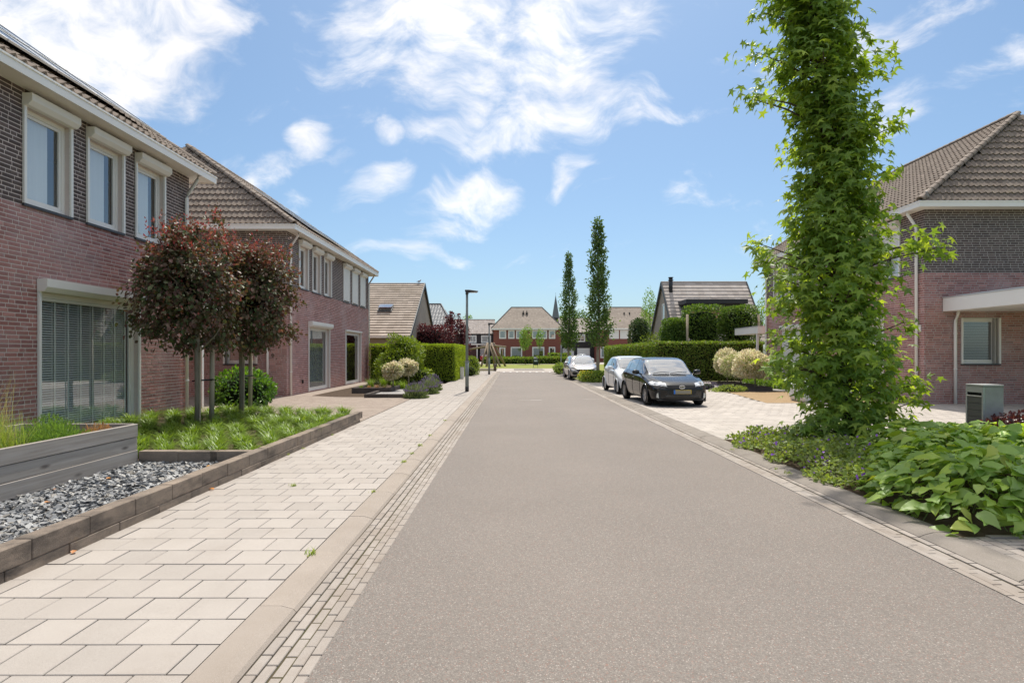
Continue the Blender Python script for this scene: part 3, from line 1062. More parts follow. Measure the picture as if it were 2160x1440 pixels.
def brick_house(name, label, side, xw, y0, y1, ups, lows, n_front, n_side, side_win=None, tiles=(0, 0), panels=None, cap=True, side_split=4.12, sc_side=None, sc_front=None):
    h = thing(name, label, 'house', (xw, (y0 + y1) / 2, 0))
    W = lambda s, t, z: Vector((xw + side * s, t, z))
    fr = Wall((xw, y0, 0), (0, 1, 0), (side, 0, 0))
    sd_ = Wall((xw, y0, 0), (-side, 0, 0), (0, -1, 0))
    L = y1 - y0
    ops = [(a - y0, b - y0, c, d) for a, b, c, d, _ in ups + lows]
    backing(fr, L, -.05, 6.16, ops, 'front_wall', M['mortar'], h)
    brickwork(fr, L, 0, 6.14, ops, h, 4.10, n_front, sc_front, BD)
    so_ = [side_win] if side_win else []
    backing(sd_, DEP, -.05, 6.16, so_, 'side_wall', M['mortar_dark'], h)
    brickwork(sd_, 6.5 if side > 0 else 4.2, 0, 6.14, so_, h, 4.10, n_side, sc_side)
    q = MB()
    q.quad(W(0, y1, -.05), W(-DEP, y1, -.05), W(-DEP, y1, 6.16), W(0, y1, 6.16))
    q.quad(W(-DEP, y0, -.05), W(-DEP, y1, -.05), W(-DEP, y1, 6.16), W(-DEP, y0, 6.16))
    q.build('back_wall', M['red_mass'], h)
    q = MB()
    for z in (2.85, 5.95):
        q.quad(W(-.2, y0 + .1, z), W(-DEP, y0 + .1, z), W(-DEP, y1 - .1, z), W(-.2, y1 - .1, z))
    q.quad(W(-2.2, y0, 0), W(-2.2, y1, 0), W(-2.2, y1, 6), W(-2.2, y0, 6))
    q.quad(W(-.2, y0 + .1, .01), W(-DEP, y0 + .1, .01), W(-DEP, y1 - .1, .01), W(-.2, y1 - .1, .01))
    q.build('room', M['inside'], h)
    for a, b, c, d, kw in ups:
        window(h, fr, a - y0, b - y0, c, d, **kw)
    for a, b, c, d, kw in lows:
        window(h, fr, a - y0, b - y0, c, d, **kw)
    if side_win:
        a, b, c, d = side_win
        window(h, sd_, a, b, c, d, guides=True, reflection_curtain=0, sill=True, blind=True, frame=.06)
    # eaves
    o = OV
    q = MB()
    for s0, s1, t0, t1 in ((o - .03, o, y0 - o, y1 + o), (-DEP - o, o - .03, y0 - o, y0 - o + .03), (-DEP - o, o - .03, y1 + o - .03, y1 + o)):
        c = [W(s, t, z) for z in (6.065, ZE) for s, t in ((s0, t0), (s1, t0), (s1, t1), (s0, t1))]
        q.add(c, BOXF)
    for s0, s1, t0, t1 in ((o, o + .018, y0 - o - .018, y1 + o + .018), (-DEP - o, o, y0 - o - .018, y0 - o), (-DEP - o, o, y1 + o, y1 + o + .018)):
        c = [W(s, t, z) for z in (ZE - .03, ZE + .004) for s, t in ((s0, t0), (s1, t0), (s1, t1), (s0, t1))]
        q.add(c, BOXF)
    q.build('gutter', M['white'], h)
    q = MB()
    for s0, s1, t0, t1 in ((.0, o - .032, y0 - o + .032, y1 + o - .032), (-DEP, -.002, y0 - o + .032, y0), (-DEP, -.002, y1, y1 + o - .032)):
        q.quad(W(s0, t0, 6.085), W(s1, t0, 6.085), W(s1, t1, 6.085), W(s0, t1, 6.085))
    q.build('soffit', M['soffit'], h)
    # roof
    A, B = W(o - .02, y0 - o + .02, ZE), W(o - .02, y1 + o - .02, ZE)
    Dd, C = W(-DEP - o, y0 - o + .02, ZE), W(-DEP - o, y1 + o - .02, ZE)
    E, F = W(-DEP / 2, y0 - o + HIP, ZR), W(-DEP / 2, y1 + o - HIP, ZR)
    roof_plane(h, A, B, F, E, n_one=tiles[0])
    roof_plane(h, Dd, A, E, E, n_one=tiles[1])
    q = MB().add([B, C, F], [(0, 1, 2)]).add([C, Dd, E, F], [(0, 1, 2, 3)])
    q.build('roof_deck', M['roof_mass'], h)
    up = Vector((0, 0, .05))
    caps(h, A + up, E + up)
    caps(h, B + up, F + up)
    caps(h, F + up, E + up)
    if panels:
        u = Vector((0, 1, 0))
        v = (W(-DEP / 2, 0, ZR) - W(o, 0, ZE)).normalized()
        n = u.cross(v)
        n = n if n.z > 0 else -n
        rot = Matrix((u, v, n)).transposed().to_4x4()
        for (ta, tb, vv) in panels:
            t = ta
            while t + 1.0 <= tb + .01:
                base = W(o, t + .5, ZE) + v * (vv + .82) + n * .15
                p = MB().boxm(Matrix.Translation(base) @ rot, .97, 1.62, .02).build('solar_panel', M['solar'], h)
                q = MB()
                for cx, cy, sx, sy in ((0, .82, 1.0, .03), (0, -.82, 1.0, .03), (.495, 0, .03, 1.6), (-.495, 0, .03, 1.6)):
                    q.boxm(Matrix.Translation(base) @ rot @ Matrix.Translation((cx, cy, .003)), sx, sy, .04)
                q.build('panel_frame', M['alu'], p)
                t += 1.02
    return h, fr, sd_


UP = dict(rec=.08, box=.19, guides=True, reflection_curtain=.26, boxh=.2)
LOWK = dict(rec=.08, box=.2, guides=True, sill=False, boxh=.22)
XL = -8.3
# near house on the left
ups = [(9.90, 10.90, 4.15, 5.80, UP), (11.37, 12.37, 4.15, 5.80, dict(UP, down=0, blind=False)), (12.83, 13.83, 4.15, 5.80, UP), (5.2, 6.2, 4.15, 5.80, UP), (6.7, 7.7, 4.15, 5.80, UP)]
lows = [(10.21, 12.89, .06, 2.68, dict(LOWK, slats=52, tapes=8, frame=.085)), (5.0, 7.0, .06, 2.68, LOWK)]
H1, F1, S1 = brick_house('brick_house', 'nearest red and dark brick house with white eaves beside the wooden planter', 1, XL, 2.8, 14.93, ups, lows, 300, 0, None, (0, 0),
                         [(6.4, 13.7, .55), (6.4, 12.7, 2.25)], sc_front=lambda u, z: (abs(z - 2.9) * .6 + abs(u - 7.2)) if (u + 2.8) > 9.5 else 99)
pipe(H1, [(XL + .36, 14.72, 6.09), (XL + .34, 14.72, 5.98), (XL + .10, 14.72, 5.62), (XL + .07, 14.72, 5.5), (XL + .07, 14.72, 0.02)], .042, clips=(4.2, 2.2, .9))
# second house on the left
SH = dict(UP, down=.98, reflection_curtain=0)
ups = [(22.6, 23.55, 4.15, 5.80, UP), (24.1, 25.05, 4.15, 5.80, UP), (25.6, 26.55, 4.15, 5.80, UP), (28.5, 29.5, 4.15, 5.80, SH), (30.05, 31.05, 4.15, 5.80, SH), (31.65, 32.6, 4.15, 5.80, SH)]
lows = [(23.65, 26.3, .06, 2.68, dict(LOWK, blind=True)), (28.85, 31.7, .06, 2.66, dict(LOWK, box=.1, boxh=.12, reflection_curtain=.7))]
H2, F2, S2 = brick_house('brick_house', 'second brick house with closed white shutters behind the dark red trees', 1, XL, 21.4, 33.5, ups, lows, 0, 300, (1.12, 2.27, 1.22, 2.7), (0, 300),
                         [(23.8, 30.2, .55), (24.6, 29.6, 2.25)], sc_side=lambda u, z: abs(z - 4.4) + u * 2.)
pipe(H2, [(XL + .36, 21.62, 6.09), (XL + .34, 21.62, 5.98), (XL + .10, 21.62, 5.62), (XL + .07, 21.62, 5.5), (XL + .07, 21.62, 0.03)], .042, clips=(4.2, 2.2, .9))
pipe(H2, [(XL + .36, 33.36, 6.09), (XL + .34, 33.36, 5.98), (XL + .10, 33.36, 5.62), (XL + .07, 33.36, 5.5), (XL + .07, 33.36, 0.03)], .042)
q = MB()
F2.box(q, 22.9 - 21.4, 23.0 - 21.4, .012, .05, .42, .56)
q.build('wall_socket', M['black'], H2)
q = MB()
F2.box(q, 22.2 - 21.4, 22.28 - 21.4, .012, .06, 2.05, 2.25)
q.build('wall_lamp', M['anth'], H2)
pipe(H2, [(XL - .68, 21.33, 2.95), (XL - .68, 21.33, .03)], .042)
# right house
XR = 12.84
ups = [(19.35, 20.35, 4.15, 5.80, dict(UP, down=.52)), (20.85, 21.85, 4.15, 5.80, UP), (22.3, 23.3, 4.15, 5.80, UP), (25.4, 26.4, 4.15, 5.80, UP), (26.6, 27.4, 4.15, 5.80, UP), (27.7, 28.6, 4.15, 5.80, dict(UP, reflection_curtain=.3))]
lows = [(20.2, 22.8, .06, 2.68, dict(LOWK, reflection_curtain=.5)), (25.1, 27.65, .06, 2.68, dict(LOWK, down=.72, reflection_curtain=.5))]
H3, F3, S3 = brick_house('brick_house', 'brick house with hipped tile roof and carport behind the sweetgum tree', -1, XR, 18.2, 29.5, ups, lows, 0, 300, (1.18, 2.31, 1.28, 2.70), (300, 300), None,
                         sc_side=lambda u, z: abs(z - 4.15) + u * .8)
pipe(H3, [(XR - .36, 18.46, 6.09), (XR - .34, 18.46, 5.98), (XR - .10, 18.46, 5.62), (XR - .07, 18.46, 5.5), (XR - .07, 18.46, .03)], .045, clips=(4.4, 2.6, 1.0))
pipe(H3, [(XR - .07, 29.42, 6.0), (XR - .07, 29.42, .03)], .05)
pipe(H3, [(13.82, 18.08, 2.92), (13.80, 18.10, 2.78), (13.76, 18.12, 2.62), (13.75, 18.12, 2.5), (13.75, 18.12, .03)], .045, clips=(2.2, 1.1))
q = MB()
F3.box(q, .12, .2, .012, .04, 2.28, 2.5)
q.build('house_number', M['cream'], H3)


def carport(label, x0, x1, y0, y1, posts, zb=2.9, zt=3.32):
    t = thing('carport', label, 'carport', ((x0 + x1) / 2, (y0 + y1) / 2, 0))
    MB().box(x0, x1, y0, y1, zb, zt).build('roof', M['white'], t, bevel=.006)
    MB().box(x0 - .02, x1 + .02, y0 - .02, y1, zt + .002, zt + .03).build('roof_trim', M['alu'], t)
    for px, py in posts:
        MB().box(px - .05, px + .05, py - .05, py + .05, .02, zb).build('post', M['white'], t)
    return t


ct = carport('flat white carport roof attached to the brick house with the mailbox', 13.4, 17.2, 11.6, 18.18, [(16.9, 11.9)])
MB().tube([(14.6, 17.0, 2.897), (14.6, 17.0, 2.905)], .05, 16).build('downlight', M['alu'], ct)
carport('white carport roof between the two brick houses behind the red trees', -12.2, -8.86, 15.4, 21.38, [(-8.98, 16.8)])
carport('small white canopy on a grey post at the far corner of the house', 12.55, 13.4, 29.9, 33.0, [(12.62, 30.1)], 2.62, 2.98)


# houses behind
def gable_house(label, x0, x1, yn, yr, yf, ze, zr, gx, dark=True, wall=(.43, .36, .295), over=.12, mk='flat', lp=.03):
    t = thing('gable_house', label, 'house', ((x0 + x1) / 2, yr, 0))
    mw = surf('render_wall', wall, (tuple(c * .85 for c in wall), .5), 1.2, .9, None, 0, .3, 60., .2)
    za = ze
    q = MB()
    q.quad((x0, yn, 0), (x1, yn, 0), (x1, yn, za), (x0, yn, za))
    q.quad((x0, yf, 0), (x1, yf, 0), (x1, yf, za), (x0, yf, za))
    for x in (x0, x1):
        q.add([(x, yn, 0), (x, yf, 0), (x, yf, za), (x, yr, zr - .06), (x, yn, za)], [(0, 1, 2, 3, 4)])
    q.build('wall', mw, t)
    sl_n = (zr - ze) / (yr - yn)
    ex = .35
    roof_plane(t, (x0 - over, yn - ex, ze - ex * sl_n), (x1 + over, yn - ex, ze - ex * sl_n), (x1 + over, yr, zr), (x0 - over, yr, zr), .42, .335, mk, 0, 0., lip=lp)
    q = MB().quad((x0 - over, yr, zr), (x1 + over, yr, zr), (x1 + over, yf + ex, ze - .2), (x0 - over, yf + ex, ze - .2))
    q.build('roof_deck', M[mk + '_mass'], t)
    q = MB()
    for x in (x0 - over, x1 + over):
        for a, b in (((yn - ex, ze - ex * sl_n), (yr, zr)), ((yf + ex, ze - .2), (yr, zr))):
            d = Vector((0, b[0] - a[0], b[1] - a[1]))
            L = d.length
            d.normalize()
            n = Vector((0, -d.z, d.y))
            if n.z < 0:
                n = -n
            rot = Matrix(((1, 0, 0), d, n)).transposed().to_4x4()
            MB().boxm(Matrix.Translation(Vector((x, (a[0] + b[0]) / 2, (a[1] + b[1]) / 2)) - n * .02) @ rot, .07, L, .22).build('verge_board', M['anth'], t)
    MB().box(x0 - over, x1 + over, yn - ex - .1, yn - ex, ze - ex * sl_n - .12, ze - ex * sl_n + .02).build('gutter', M['white'], t)
    MB().tube([(x0 - over, yr, zr + .02), (x1 + over, yr, zr + .02)], .07, 6).build('ridge', M['flat_mass'], t)
    return t, sl_n


GL, sn = gable_house('house with brown flat-tile roof, open skylight and beige gable behind the hedge', -17, -6.73, 38.0, 43.8, 49.4, 2.95, 6.8, -6.73, mk='bflat', lp=.06)
v = Vector((0, 1, sn)).normalized()
n = Vector((0, -sn, 1)).normalized()
rot = Matrix(((1, 0, 0), v, n)).transposed().to_4x4()
cpt = Vector((-8.85, 40.6, 2.95 + (40.6 - 38.0) * sn))
f = MB()
for cx, cy, sx, sy in ((0, .42, 1.0, .1), (0, -.42, 1.0, .1), (.46, 0, .08, .8), (-.46, 0, .08, .8)):
    f.boxm(Matrix.Translation(cpt) @ rot @ Matrix.Translation((cx, cy, .05)), sx, sy, .12)
f = f.build('skylight', M['anth'], GL)
MB().boxm(Matrix.Translation(cpt) @ rot @ Matrix.Translation((0, 0, .02)), .86, .78, .03).build('opening', M['gap'], f)
MB().boxm(Matrix.Translation(cpt + Vector((0, -.05, .22))) @ rot @ Matrix.Rotation(R(-14), 4, 'X'), .9, .8, .04).build('sash', M['glass_far'], f)
GR, sn = gable_house('house with pale flat-tile roof, dark dormer and stove pipe behind the clipped trees', 11.0, 17.0, 39.6, 42.8, 46.1, 2.9, 6.8, 11.0, wall=(.40, .335, .275), lp=.035)
dz = MB().box(11.95, 15.75, 39.75, 42.4, 3.6, 4.98).build('dormer', M['anth'], GR)
MB().box(11.75, 15.95, 39.55, 42.4, 4.98, 5.28).build('dormer_roof', M['anth'], dz)
dw = Wall((11.95, 39.75, 0), (1, 0, 0), (0, -1, 0))
for a, b in ((.15, 1.2), (1.3, 2.5), (2.6, 3.65)):
    q = MB()
    dw.panel(q, a, b, 4.0, 4.85, .012)
    q.build('pane', M['glass_far'], dz)
ch = MB().tube([(11.42, 42.2, 6.0), (11.42, 42.2, 7.05)], .14, 14).build('stove_pipe', M['anth'], GR, True)
MB().tube([(11.42, 42.2, 6.86), (11.42, 42.2, 6.9)], .2, 14).build('cowl', M['anth'], ch)
MB().tube([(11.42, 42.2, 7.06), (11.42, 42.2, 7.1)], .19, 14).build('cowl', M['anth'], ch)
gw = Wall((11.0, 42.0, 0), (0, 1, 0), (-1, 0, 0))
window(GR, gw, .1, .8, 3.4, 5.2, rec=-.06, guides=False, glass='glass_far', sill=True)

M['grey_mass'] = surf('grey_glazed_tile', [(.19, .195, .20), (.25, .255, .26), (.15, .155, .16)], ((.12, .12, .125), .4), 3., .45, 'island', .1, .1, 40., .5)
M['grey_one'] = M['grey_mass']
M['ltile_mass'] = surf('light_roof_tile', [(.38, .33, .30), (.44, .39, .36), (.34, .29, .265)], ((.26, .22, .2), .4), 1., .7, 'island', .12, .1, 20., .3)
M['ltile_one'] = M['ltile_mass']
M['btile_mass'] = surf('brown_roof_tile', [(.30, .24, .195), (.345, .28, .23), (.265, .21, .17)], ((.2, .16, .13), .4), .8, .7, 'island', .12, .1, 20., .3)
M['btile_one'] = M['btile_mass']
M['red_far'] = surf('red_brick_far', [(.235, .082, .060), (.27, .10, .075), (.21, .075, .055)], ((.18, .07, .055), .5), (2, 2, 9), .9, None, 0, .2, 30., .2)
M['dark_far'] = surf('dark_brick_far', (.050, .044, .044), ((.075, .066, .064), .6), (2, 2, 9), .9, None, 0, .2, 30., .2)


def hip_house(name, label, x0, x1, y0, y1, ze, zr, hip, mkey, wallm, w=.3, ln=.34, wave=.03, o=.4):
    t = thing(name, label, 'house', ((x0 + x1) / 2, (y0 + y1) / 2, 0))
    q = MB()
    for a, b in (((x0, y0), (x1, y0)), ((x1, y0), (x1, y1)), ((x1, y1), (x0, y1)), ((x0, y1), (x0, y0))):
        q.quad((*a, 0), (*b, 0), (*b, ze + .05), (*a, ze + .05))
    q.build('wall', wallm, t)
    yr = (y0 + y1) / 2
    A, B, C, Dd = (x0 - o, y0 - o, ze), (x1 + o, y0 - o, ze), (x1 + o, y1 + o, ze), (x0 - o, y1 + o, ze)
    E, F = (x0 - o + hip, yr, zr), (x1 + o - hip, yr, zr)
    roof_plane(t, A, B, F, E, w, ln, mkey, 0, wave)
    MB().add([B, C, F], [(0, 1, 2)]).add([Dd, A, E], [(0, 1, 2)]).add([C, Dd, E, F], [(0, 1, 2, 3)]).build('roof_deck', M[mkey + '_mass'], t)
    for a, b in ((A, E), (B, F), (E, F)):
        MB().tube([Vector(a) + Vector((0, 0, .04)), Vector(b) + Vector((0, 0, .04))], .09, 6).build('ridge', M['anth'], t)
    q = MB()
    q.box(x0 - o, x1 + o, y0 - o - .04, y0 - o, ze - .28, ze)
    q.box(x0 - o - .04, x0 - o, y0 - o, y1 + o, ze - .28, ze)
    q.box(x1 + o, x1 + o + .04, y0 - o, y1 + o, ze - .28, ze)
    q.build('fascia', M['white'], t)
    MB().quad((x0 - o, y0 - o, ze - .2), (x1 + o, y0 - o, ze - .2), (x1 + o, y0, ze - .2), (x0 - o, y0, ze - .2)).build('soffit', M['white'], t)
    return t, Wall((x0, y0, 0), (1, 0, 0), (0, -1, 0))


hip_house('hip_roof_house', 'house with glossy grey hipped roof behind the beige gable', -17, -6.2, 57, 66, 4.1, 6.75, 1.8, 'grey', M['dark_far'])

far_kw = dict(rec=-.05, guides=False, sill=False, glass='glass_far', frame=.16)
Y0 = 104.0
HA, wa = hip_house('row_house', 'far red brick house with brown hipped roof facing down the street', -3.47, 8.6, Y0, Y0 + 9.5, 6.05, 10.15, 3.6, 'btile', M['red_far'], .3, .34, 0.)
for a, b in ((-2.45, -1.2), (-.85, .3), (.55, 1.75), (3.4, 6.1), (6.4, 7.55)):
    window(HA, wa, a + 3.47, b + 3.47, 4.2, 5.72, mull=([4.75 + 3.47] if b - a > 2 else []), reflection_curtain=.25, **far_kw)
for a, b in ((-2.4, -1.35), (-.4, 1.65), (3.45, 5.6), (6.4, 7.55)):
    window(HA, wa, a + 3.47, b + 3.47, .75, 2.75, reflection_curtain=.25, **far_kw)
for x in (1.9, 2.55):
    vt = MB().tube([(x, 107, 8.4), (x, 107, 8.95)], .16, 8)
    vt.tube([(x, 107, 8.95), (x, 107, 9.05)], .24, 8).tube([(x, 107, 9.05), (x, 107, 9.35)], .1, 8)
    vt.tube([(x - .22, 107, 8.5), (x + .22, 107, 8.5)], .12, 8).build('roof_vent', M['black'], HA)
HB, wb = hip_house('row_house', 'far red brick house with white upper panels right of the garages', 14.9, 27, Y0, Y0 + 9.5, 6.05, 10.15, 3.6, 'btile', M['red_far'], .3, .34, 0.)
for a, b in ((17.2, 18.9), (19.1, 20.6), (21, 22.6)):
    q = MB()
    wb.box(q, a - 14.9, b - 14.9, .01, .06, 4.2, 5.72)
    q.build('shutter', M['cream'], HB)
for a, b in ((15.6, 17), (18, 20.4)):
    window(HB, wb, a - 14.9, b - 14.9, .75, 2.75, **far_kw)
for x in (20.4, 21.4):
    MB().tube([(x, 107, 8.2), (x, 107, 9.1)], .13, 8).tube([(x - .22, 107, 8.4), (x + .22, 107, 8.4)], .12, 8).build('roof_vent', M['black'], HB)


def link(label, x0, x1, y0, ze, zr, mkey):
    t = thing('link_building', label, 'building', ((x0 + x1) / 2, y0 + 4, 0))
    q = MB()
    q.quad((x0, y0, 0), (x1, y0, 0), (x1, y0, ze), (x0, y0, ze))
    q.quad((x0, y0 + 9, 0), (x1, y0 + 9, 0), (x1, y0 + 9, ze), (x0, y0 + 9, ze))
    for x in (x0, x1):
        q.add([(x, y0, 0), (x, y0 + 9, 0), (x, y0 + 9, ze), (x, y0 + 4.5, zr), (x, y0, ze)], [(0, 1, 2, 3, 4)])
    q.build('wall', M['dark_far'], t)
    roof_plane(t, (x0, y0 - .3, ze - .1), (x1, y0 - .3, ze - .1), (x1, y0 + 4.5, zr), (x0, y0 + 4.5, zr), .3, .36, mkey, 0, .03)
    MB().quad((x0, y0 + 4.5, zr), (x1, y0 + 4.5, zr), (x1, y0 + 9.3, ze), (x0, y0 + 9.3, ze)).build('roof_deck', M[mkey + '_mass'], t)
    MB().tube([(x0, y0 + 4.5, zr + .02), (x1, y0 + 4.5, zr + .02)], .1, 6).build('ridge', M['anth'], t)
    return t, Wall((x0, y0, 0), (1, 0, 0), (0, -1, 0))


LA, wl = link('dark brick terrace with pale grey roof behind the red car', -22, -3.6, 112, 5.45, 8.3, 'ltile')
for a in (-8.9, -6.1):
    window(LA, wl, a + 22, a + 1.9 + 22, 3.6, 5.05, mull=[a + 1.2 + 22], **far_kw)
MB().box(-10, -3.7, 110.6, 111.98, 3.2, 3.42).build('canopy', M['white'], LA)
MB().box(-10.2, -7.0, 110.8, 111.97, 0, 3.15).build('porch_wall', surf('plum_brick', (.085, .040, .038), ((.06, .03, .03), .5), 3., .9), LA)
MB().box(-9.6, -8.6, 110.74, 110.795, 0, 2.6).build('door', M['anth'], LA)
MB().box(-6.3, -5.2, 111.9, 111.985, 0, 2.6).build('door', M['white'], LA)
MB().box(-6.9, -6.7, 110.7, 110.9, 0, 3.18).build('post', M['white'], LA)
LB, wl = link('dark brick garages with white doors between the far red houses', 8.65, 14.85, 107, 5.5, 8.3, 'ltile')
for a, b in ((9.1, 11.2), (11.8, 14.1)):
    d = MB()
    wl.box(d, a - 8.65, b - 8.65, .01, .05, .02, 2.55)
    d = d.build('garage_door', M['cream'], LB)
    for i in range(5):
        q = MB()
        wl.box(q, a - 8.65 + .02, b - 8.65 - .02, .052, .058, .08 + i * .5, .52 + i * .5)
        q.build('panel', M['white'], d)
window(LB, wl, 3.0, 4.6, 3.7, 5.1, mull=[3.8], **far_kw)
sp = thing('church_spire', 'slender grey church spire rising behind the far roofs', 'spire', (19.2, 262, 0))
q = MB()
for i in range(8):
    a, b = 2 * math.pi * i / 8 + .39, 2 * math.pi * (i + 1) / 8 + .39
    q.add([(19.2 + 1.75 * math.cos(a), 262 + 1.75 * math.sin(a), 17.5), (19.2 + 1.75 * math.cos(b), 262 + 1.75 * math.sin(b), 17.5), (19.2, 262, 27.9)], [(0, 1, 2)])
q.build('spire', surf('slate_spire', (.19, .20, .225), ((.15, .155, .175), .5), .8, .7), sp)
MB().box(17.5, 20.9, 260.3, 263.7, 0, 17.5).build('tower', M['dark_far'], sp)
MB().tube([(19.2, 262, 27.6), (19.2, 262, 28.9)], .05, 6).build('finial', M['anth'], sp)

# ------------------------------------------------------------------ foliage helpers


def nrm(A):
    return A / np.maximum(np.linalg.norm(A, axis=-1, keepdims=True), 1e-9)


def tri(V, F):
    return np.array(V, dtype=float), np.array(F)


OVAL = tri([(0, 0, 0), (-.27, .45, .07), (0, 1, -.08), (.27, .45, .07)], [(0, 3, 2), (0, 2, 1)])
ROUND = tri([(0, 0, 0), (-.36, .35, .07), (-.25, .75, .03), (0, 1, -.08), (.25, .75, .03), (.36, .35, .07)], [(0, 5, 4), (0, 4, 3), (0, 3, 2), (0, 2, 1)])
SLIM = tri([(0, 0, 0), (-.1, .5, .03), (0, 1, -.06), (.1, .5, .03)], [(0, 3, 2), (0, 2, 1)])
SPRAY = tri([(0, 0, 0), (-.2, .55, .03), (-.08, .95, 0), (.05, 1.1, 0), (.22, .6, .03)], [(0, 4, 3), (0, 3, 2), (0, 2, 1)])


def star():
    V = [(0, .05, .05)]
    tips = [(-40, .60), (22, .88), (90, 1.0), (158, .88), (220, .60)]
    nots = [(-10, .33), (58, .38), (122, .38), (190, .33), (270, .10)]
    out = []
    for (a, r), (b, s) in zip(tips, nots):
        out += [(a, r, -.16), (b, s, .02)]
    V += [(r * math.cos(R(a)), r * math.sin(R(a)) + .05, z) for a, r, z in out]
    n = len(out)
    return tri(V, [(0, i + 1, (i + 1) % n + 1) for i in range(n)])


STAR = star()


def broad():
    ys = [0, .10, .30, .55, .80, 1.0]
    ws = [.02, .23, .33, .28, .14, .006]
    V, F = [], []
    for i, (y, w_) in enumerate(zip(ys, ws)):
        z = -.42 * y * y + .14 * y
        wob = .028 * (-1) ** i
        for k, f in enumerate((-1, -.5, 0, .5, 1)):
            V.append((f * w_, y - .05 * abs(f) * (1 - y), z + w_ * (.30 * abs(f) - .22 * f * f) + (wob * f if abs(f) == 1 else 0)))
    for i in range(5):
        a = i * 5
        for p in range(4):
            F += [(a + p, a + p + 1, a + 6 + p), (a + p, a + 6 + p, a + 5 + p)]
    return tri(V, F)


BROAD = broad()


def leaf_arrays(P, B, N, size, T):
    V, F = T
    b = nrm(B)
    n = nrm(N - (N * b).sum(-1, keepdims=True) * b)
    a = np.cross(b, n)
    s = np.asarray(size).reshape(-1, 1, 1) if np.ndim(size) else size
    W = P[:, None, :] + s * (V[None, :, 0:1] * a[:, None] + V[None, :, 1:2] * b[:, None] + V[None, :, 2:3] * n[:, None])
    FF = (np.arange(len(P))[:, None, None] * len(V) + F[None]).reshape(-1, F.shape[1])
    return W.reshape(-1, 3), FF


def leaf_mass(name, parent, P, B, N, size, T, mat, smooth=False):
    V, F = leaf_arrays(P, B, N, size, T)
    return obj(name, np_mesh(name, V, F, smooth), mat, parent, None, 'stuff')


def leaf_ones(name, parent, idx, P, B, N, size, T, mat, smooth=False):
    me = np_mesh(name, T[0], T[1], smooth)
    b = nrm(B)
    n = nrm(N - (N * b).sum(-1, keepdims=True) * b)
    a = np.cross(b, n)
    for i in idx:
        s = float(size[i])
        m = Matrix(((a[i][0] * s, b[i][0] * s, n[i][0] * s, P[i][0]), (a[i][1] * s, b[i][1] * s, n[i][1] * s, P[i][1]), (a[i][2] * s, b[i][2] * s, n[i][2] * s, P[i][2]), (0, 0, 0, 1)))
        obj(name, me, mat, parent, m)


def rdir(n):
    return nrm(rng.normal(size=(n, 3)))


def lumps(D_, k=14, amp=.22, p=6):
    c = rdir(k)
    a = rng.uniform(-.6, 1., k) * amp
    return 1 + (np.maximum(D_ @ c.T, 0) ** p) @ a


def shell(c, r, n, lo=.72, amp=.22, flat=None, box=0.):
    """points in the outer shell of a lumpy ellipsoid (box>0 squares it up)"""
    d = rdir(n)
    f = lumps(d, 18, amp)
    if box:
        m = np.abs(d).max(-1)
        f = f * (1 + box * (1 / m - 1))
    t = rng.uniform(lo ** 3, 1, n) ** (1 / 3)
    P = np.array(c) + d * np.array(r) * (f * t)[:, None]
    if flat is not None:
        P[:, 2] = np.maximum(P[:, 2], flat)
    return P, d


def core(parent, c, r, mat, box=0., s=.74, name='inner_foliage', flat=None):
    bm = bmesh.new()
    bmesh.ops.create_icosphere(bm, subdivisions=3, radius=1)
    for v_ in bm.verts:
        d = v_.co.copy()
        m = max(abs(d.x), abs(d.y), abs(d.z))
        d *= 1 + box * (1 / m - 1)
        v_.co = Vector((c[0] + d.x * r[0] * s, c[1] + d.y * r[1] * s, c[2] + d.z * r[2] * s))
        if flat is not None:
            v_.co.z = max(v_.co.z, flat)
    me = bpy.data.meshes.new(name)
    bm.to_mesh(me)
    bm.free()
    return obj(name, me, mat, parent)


def blades(C, az, L, lean, width, droop, seg=4):
    n = len(C)
    t = np.linspace(0, 1, seg + 1)
    h = (lean * L)[:, None] * t ** 1.5
    z = L[:, None] * (t - droop[:, None] * t ** 2.2)
    d = np.stack([np.cos(az), np.sin(az), np.zeros(n)], -1)
    s = np.stack([-np.sin(az), np.cos(az), np.zeros(n)], -1)
    mid = C[:, None, :] + d[:, None] * h[..., None]
    mid[..., 2] += z
    w_ = width[:, None] * (1 - t ** 1.6 * .93)[None]
    Lf = mid - s[:, None] * w_[..., None] / 2
    Rt = mid + s[:, None] * w_[..., None] / 2
    V = np.stack([Lf, Rt], 2).reshape(n, -1, 3)
    F = np.array([(2 * i, 2 * i + 1, 2 * i + 3, 2 * i + 2) for i in range(seg)])
    F = (np.arange(n)[:, None, None] * (2 * (seg + 1)) + F[None]).reshape(-1, 4)
    return V.reshape(-1, 3), F


LM = {}
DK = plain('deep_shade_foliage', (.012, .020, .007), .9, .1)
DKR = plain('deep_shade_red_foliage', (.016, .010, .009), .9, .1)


def trunk(parent, pts, rad, mat='bark', name='trunk', n=10):
    return MB().tube(pts, rad, n).build(name, M[mat], parent, True)


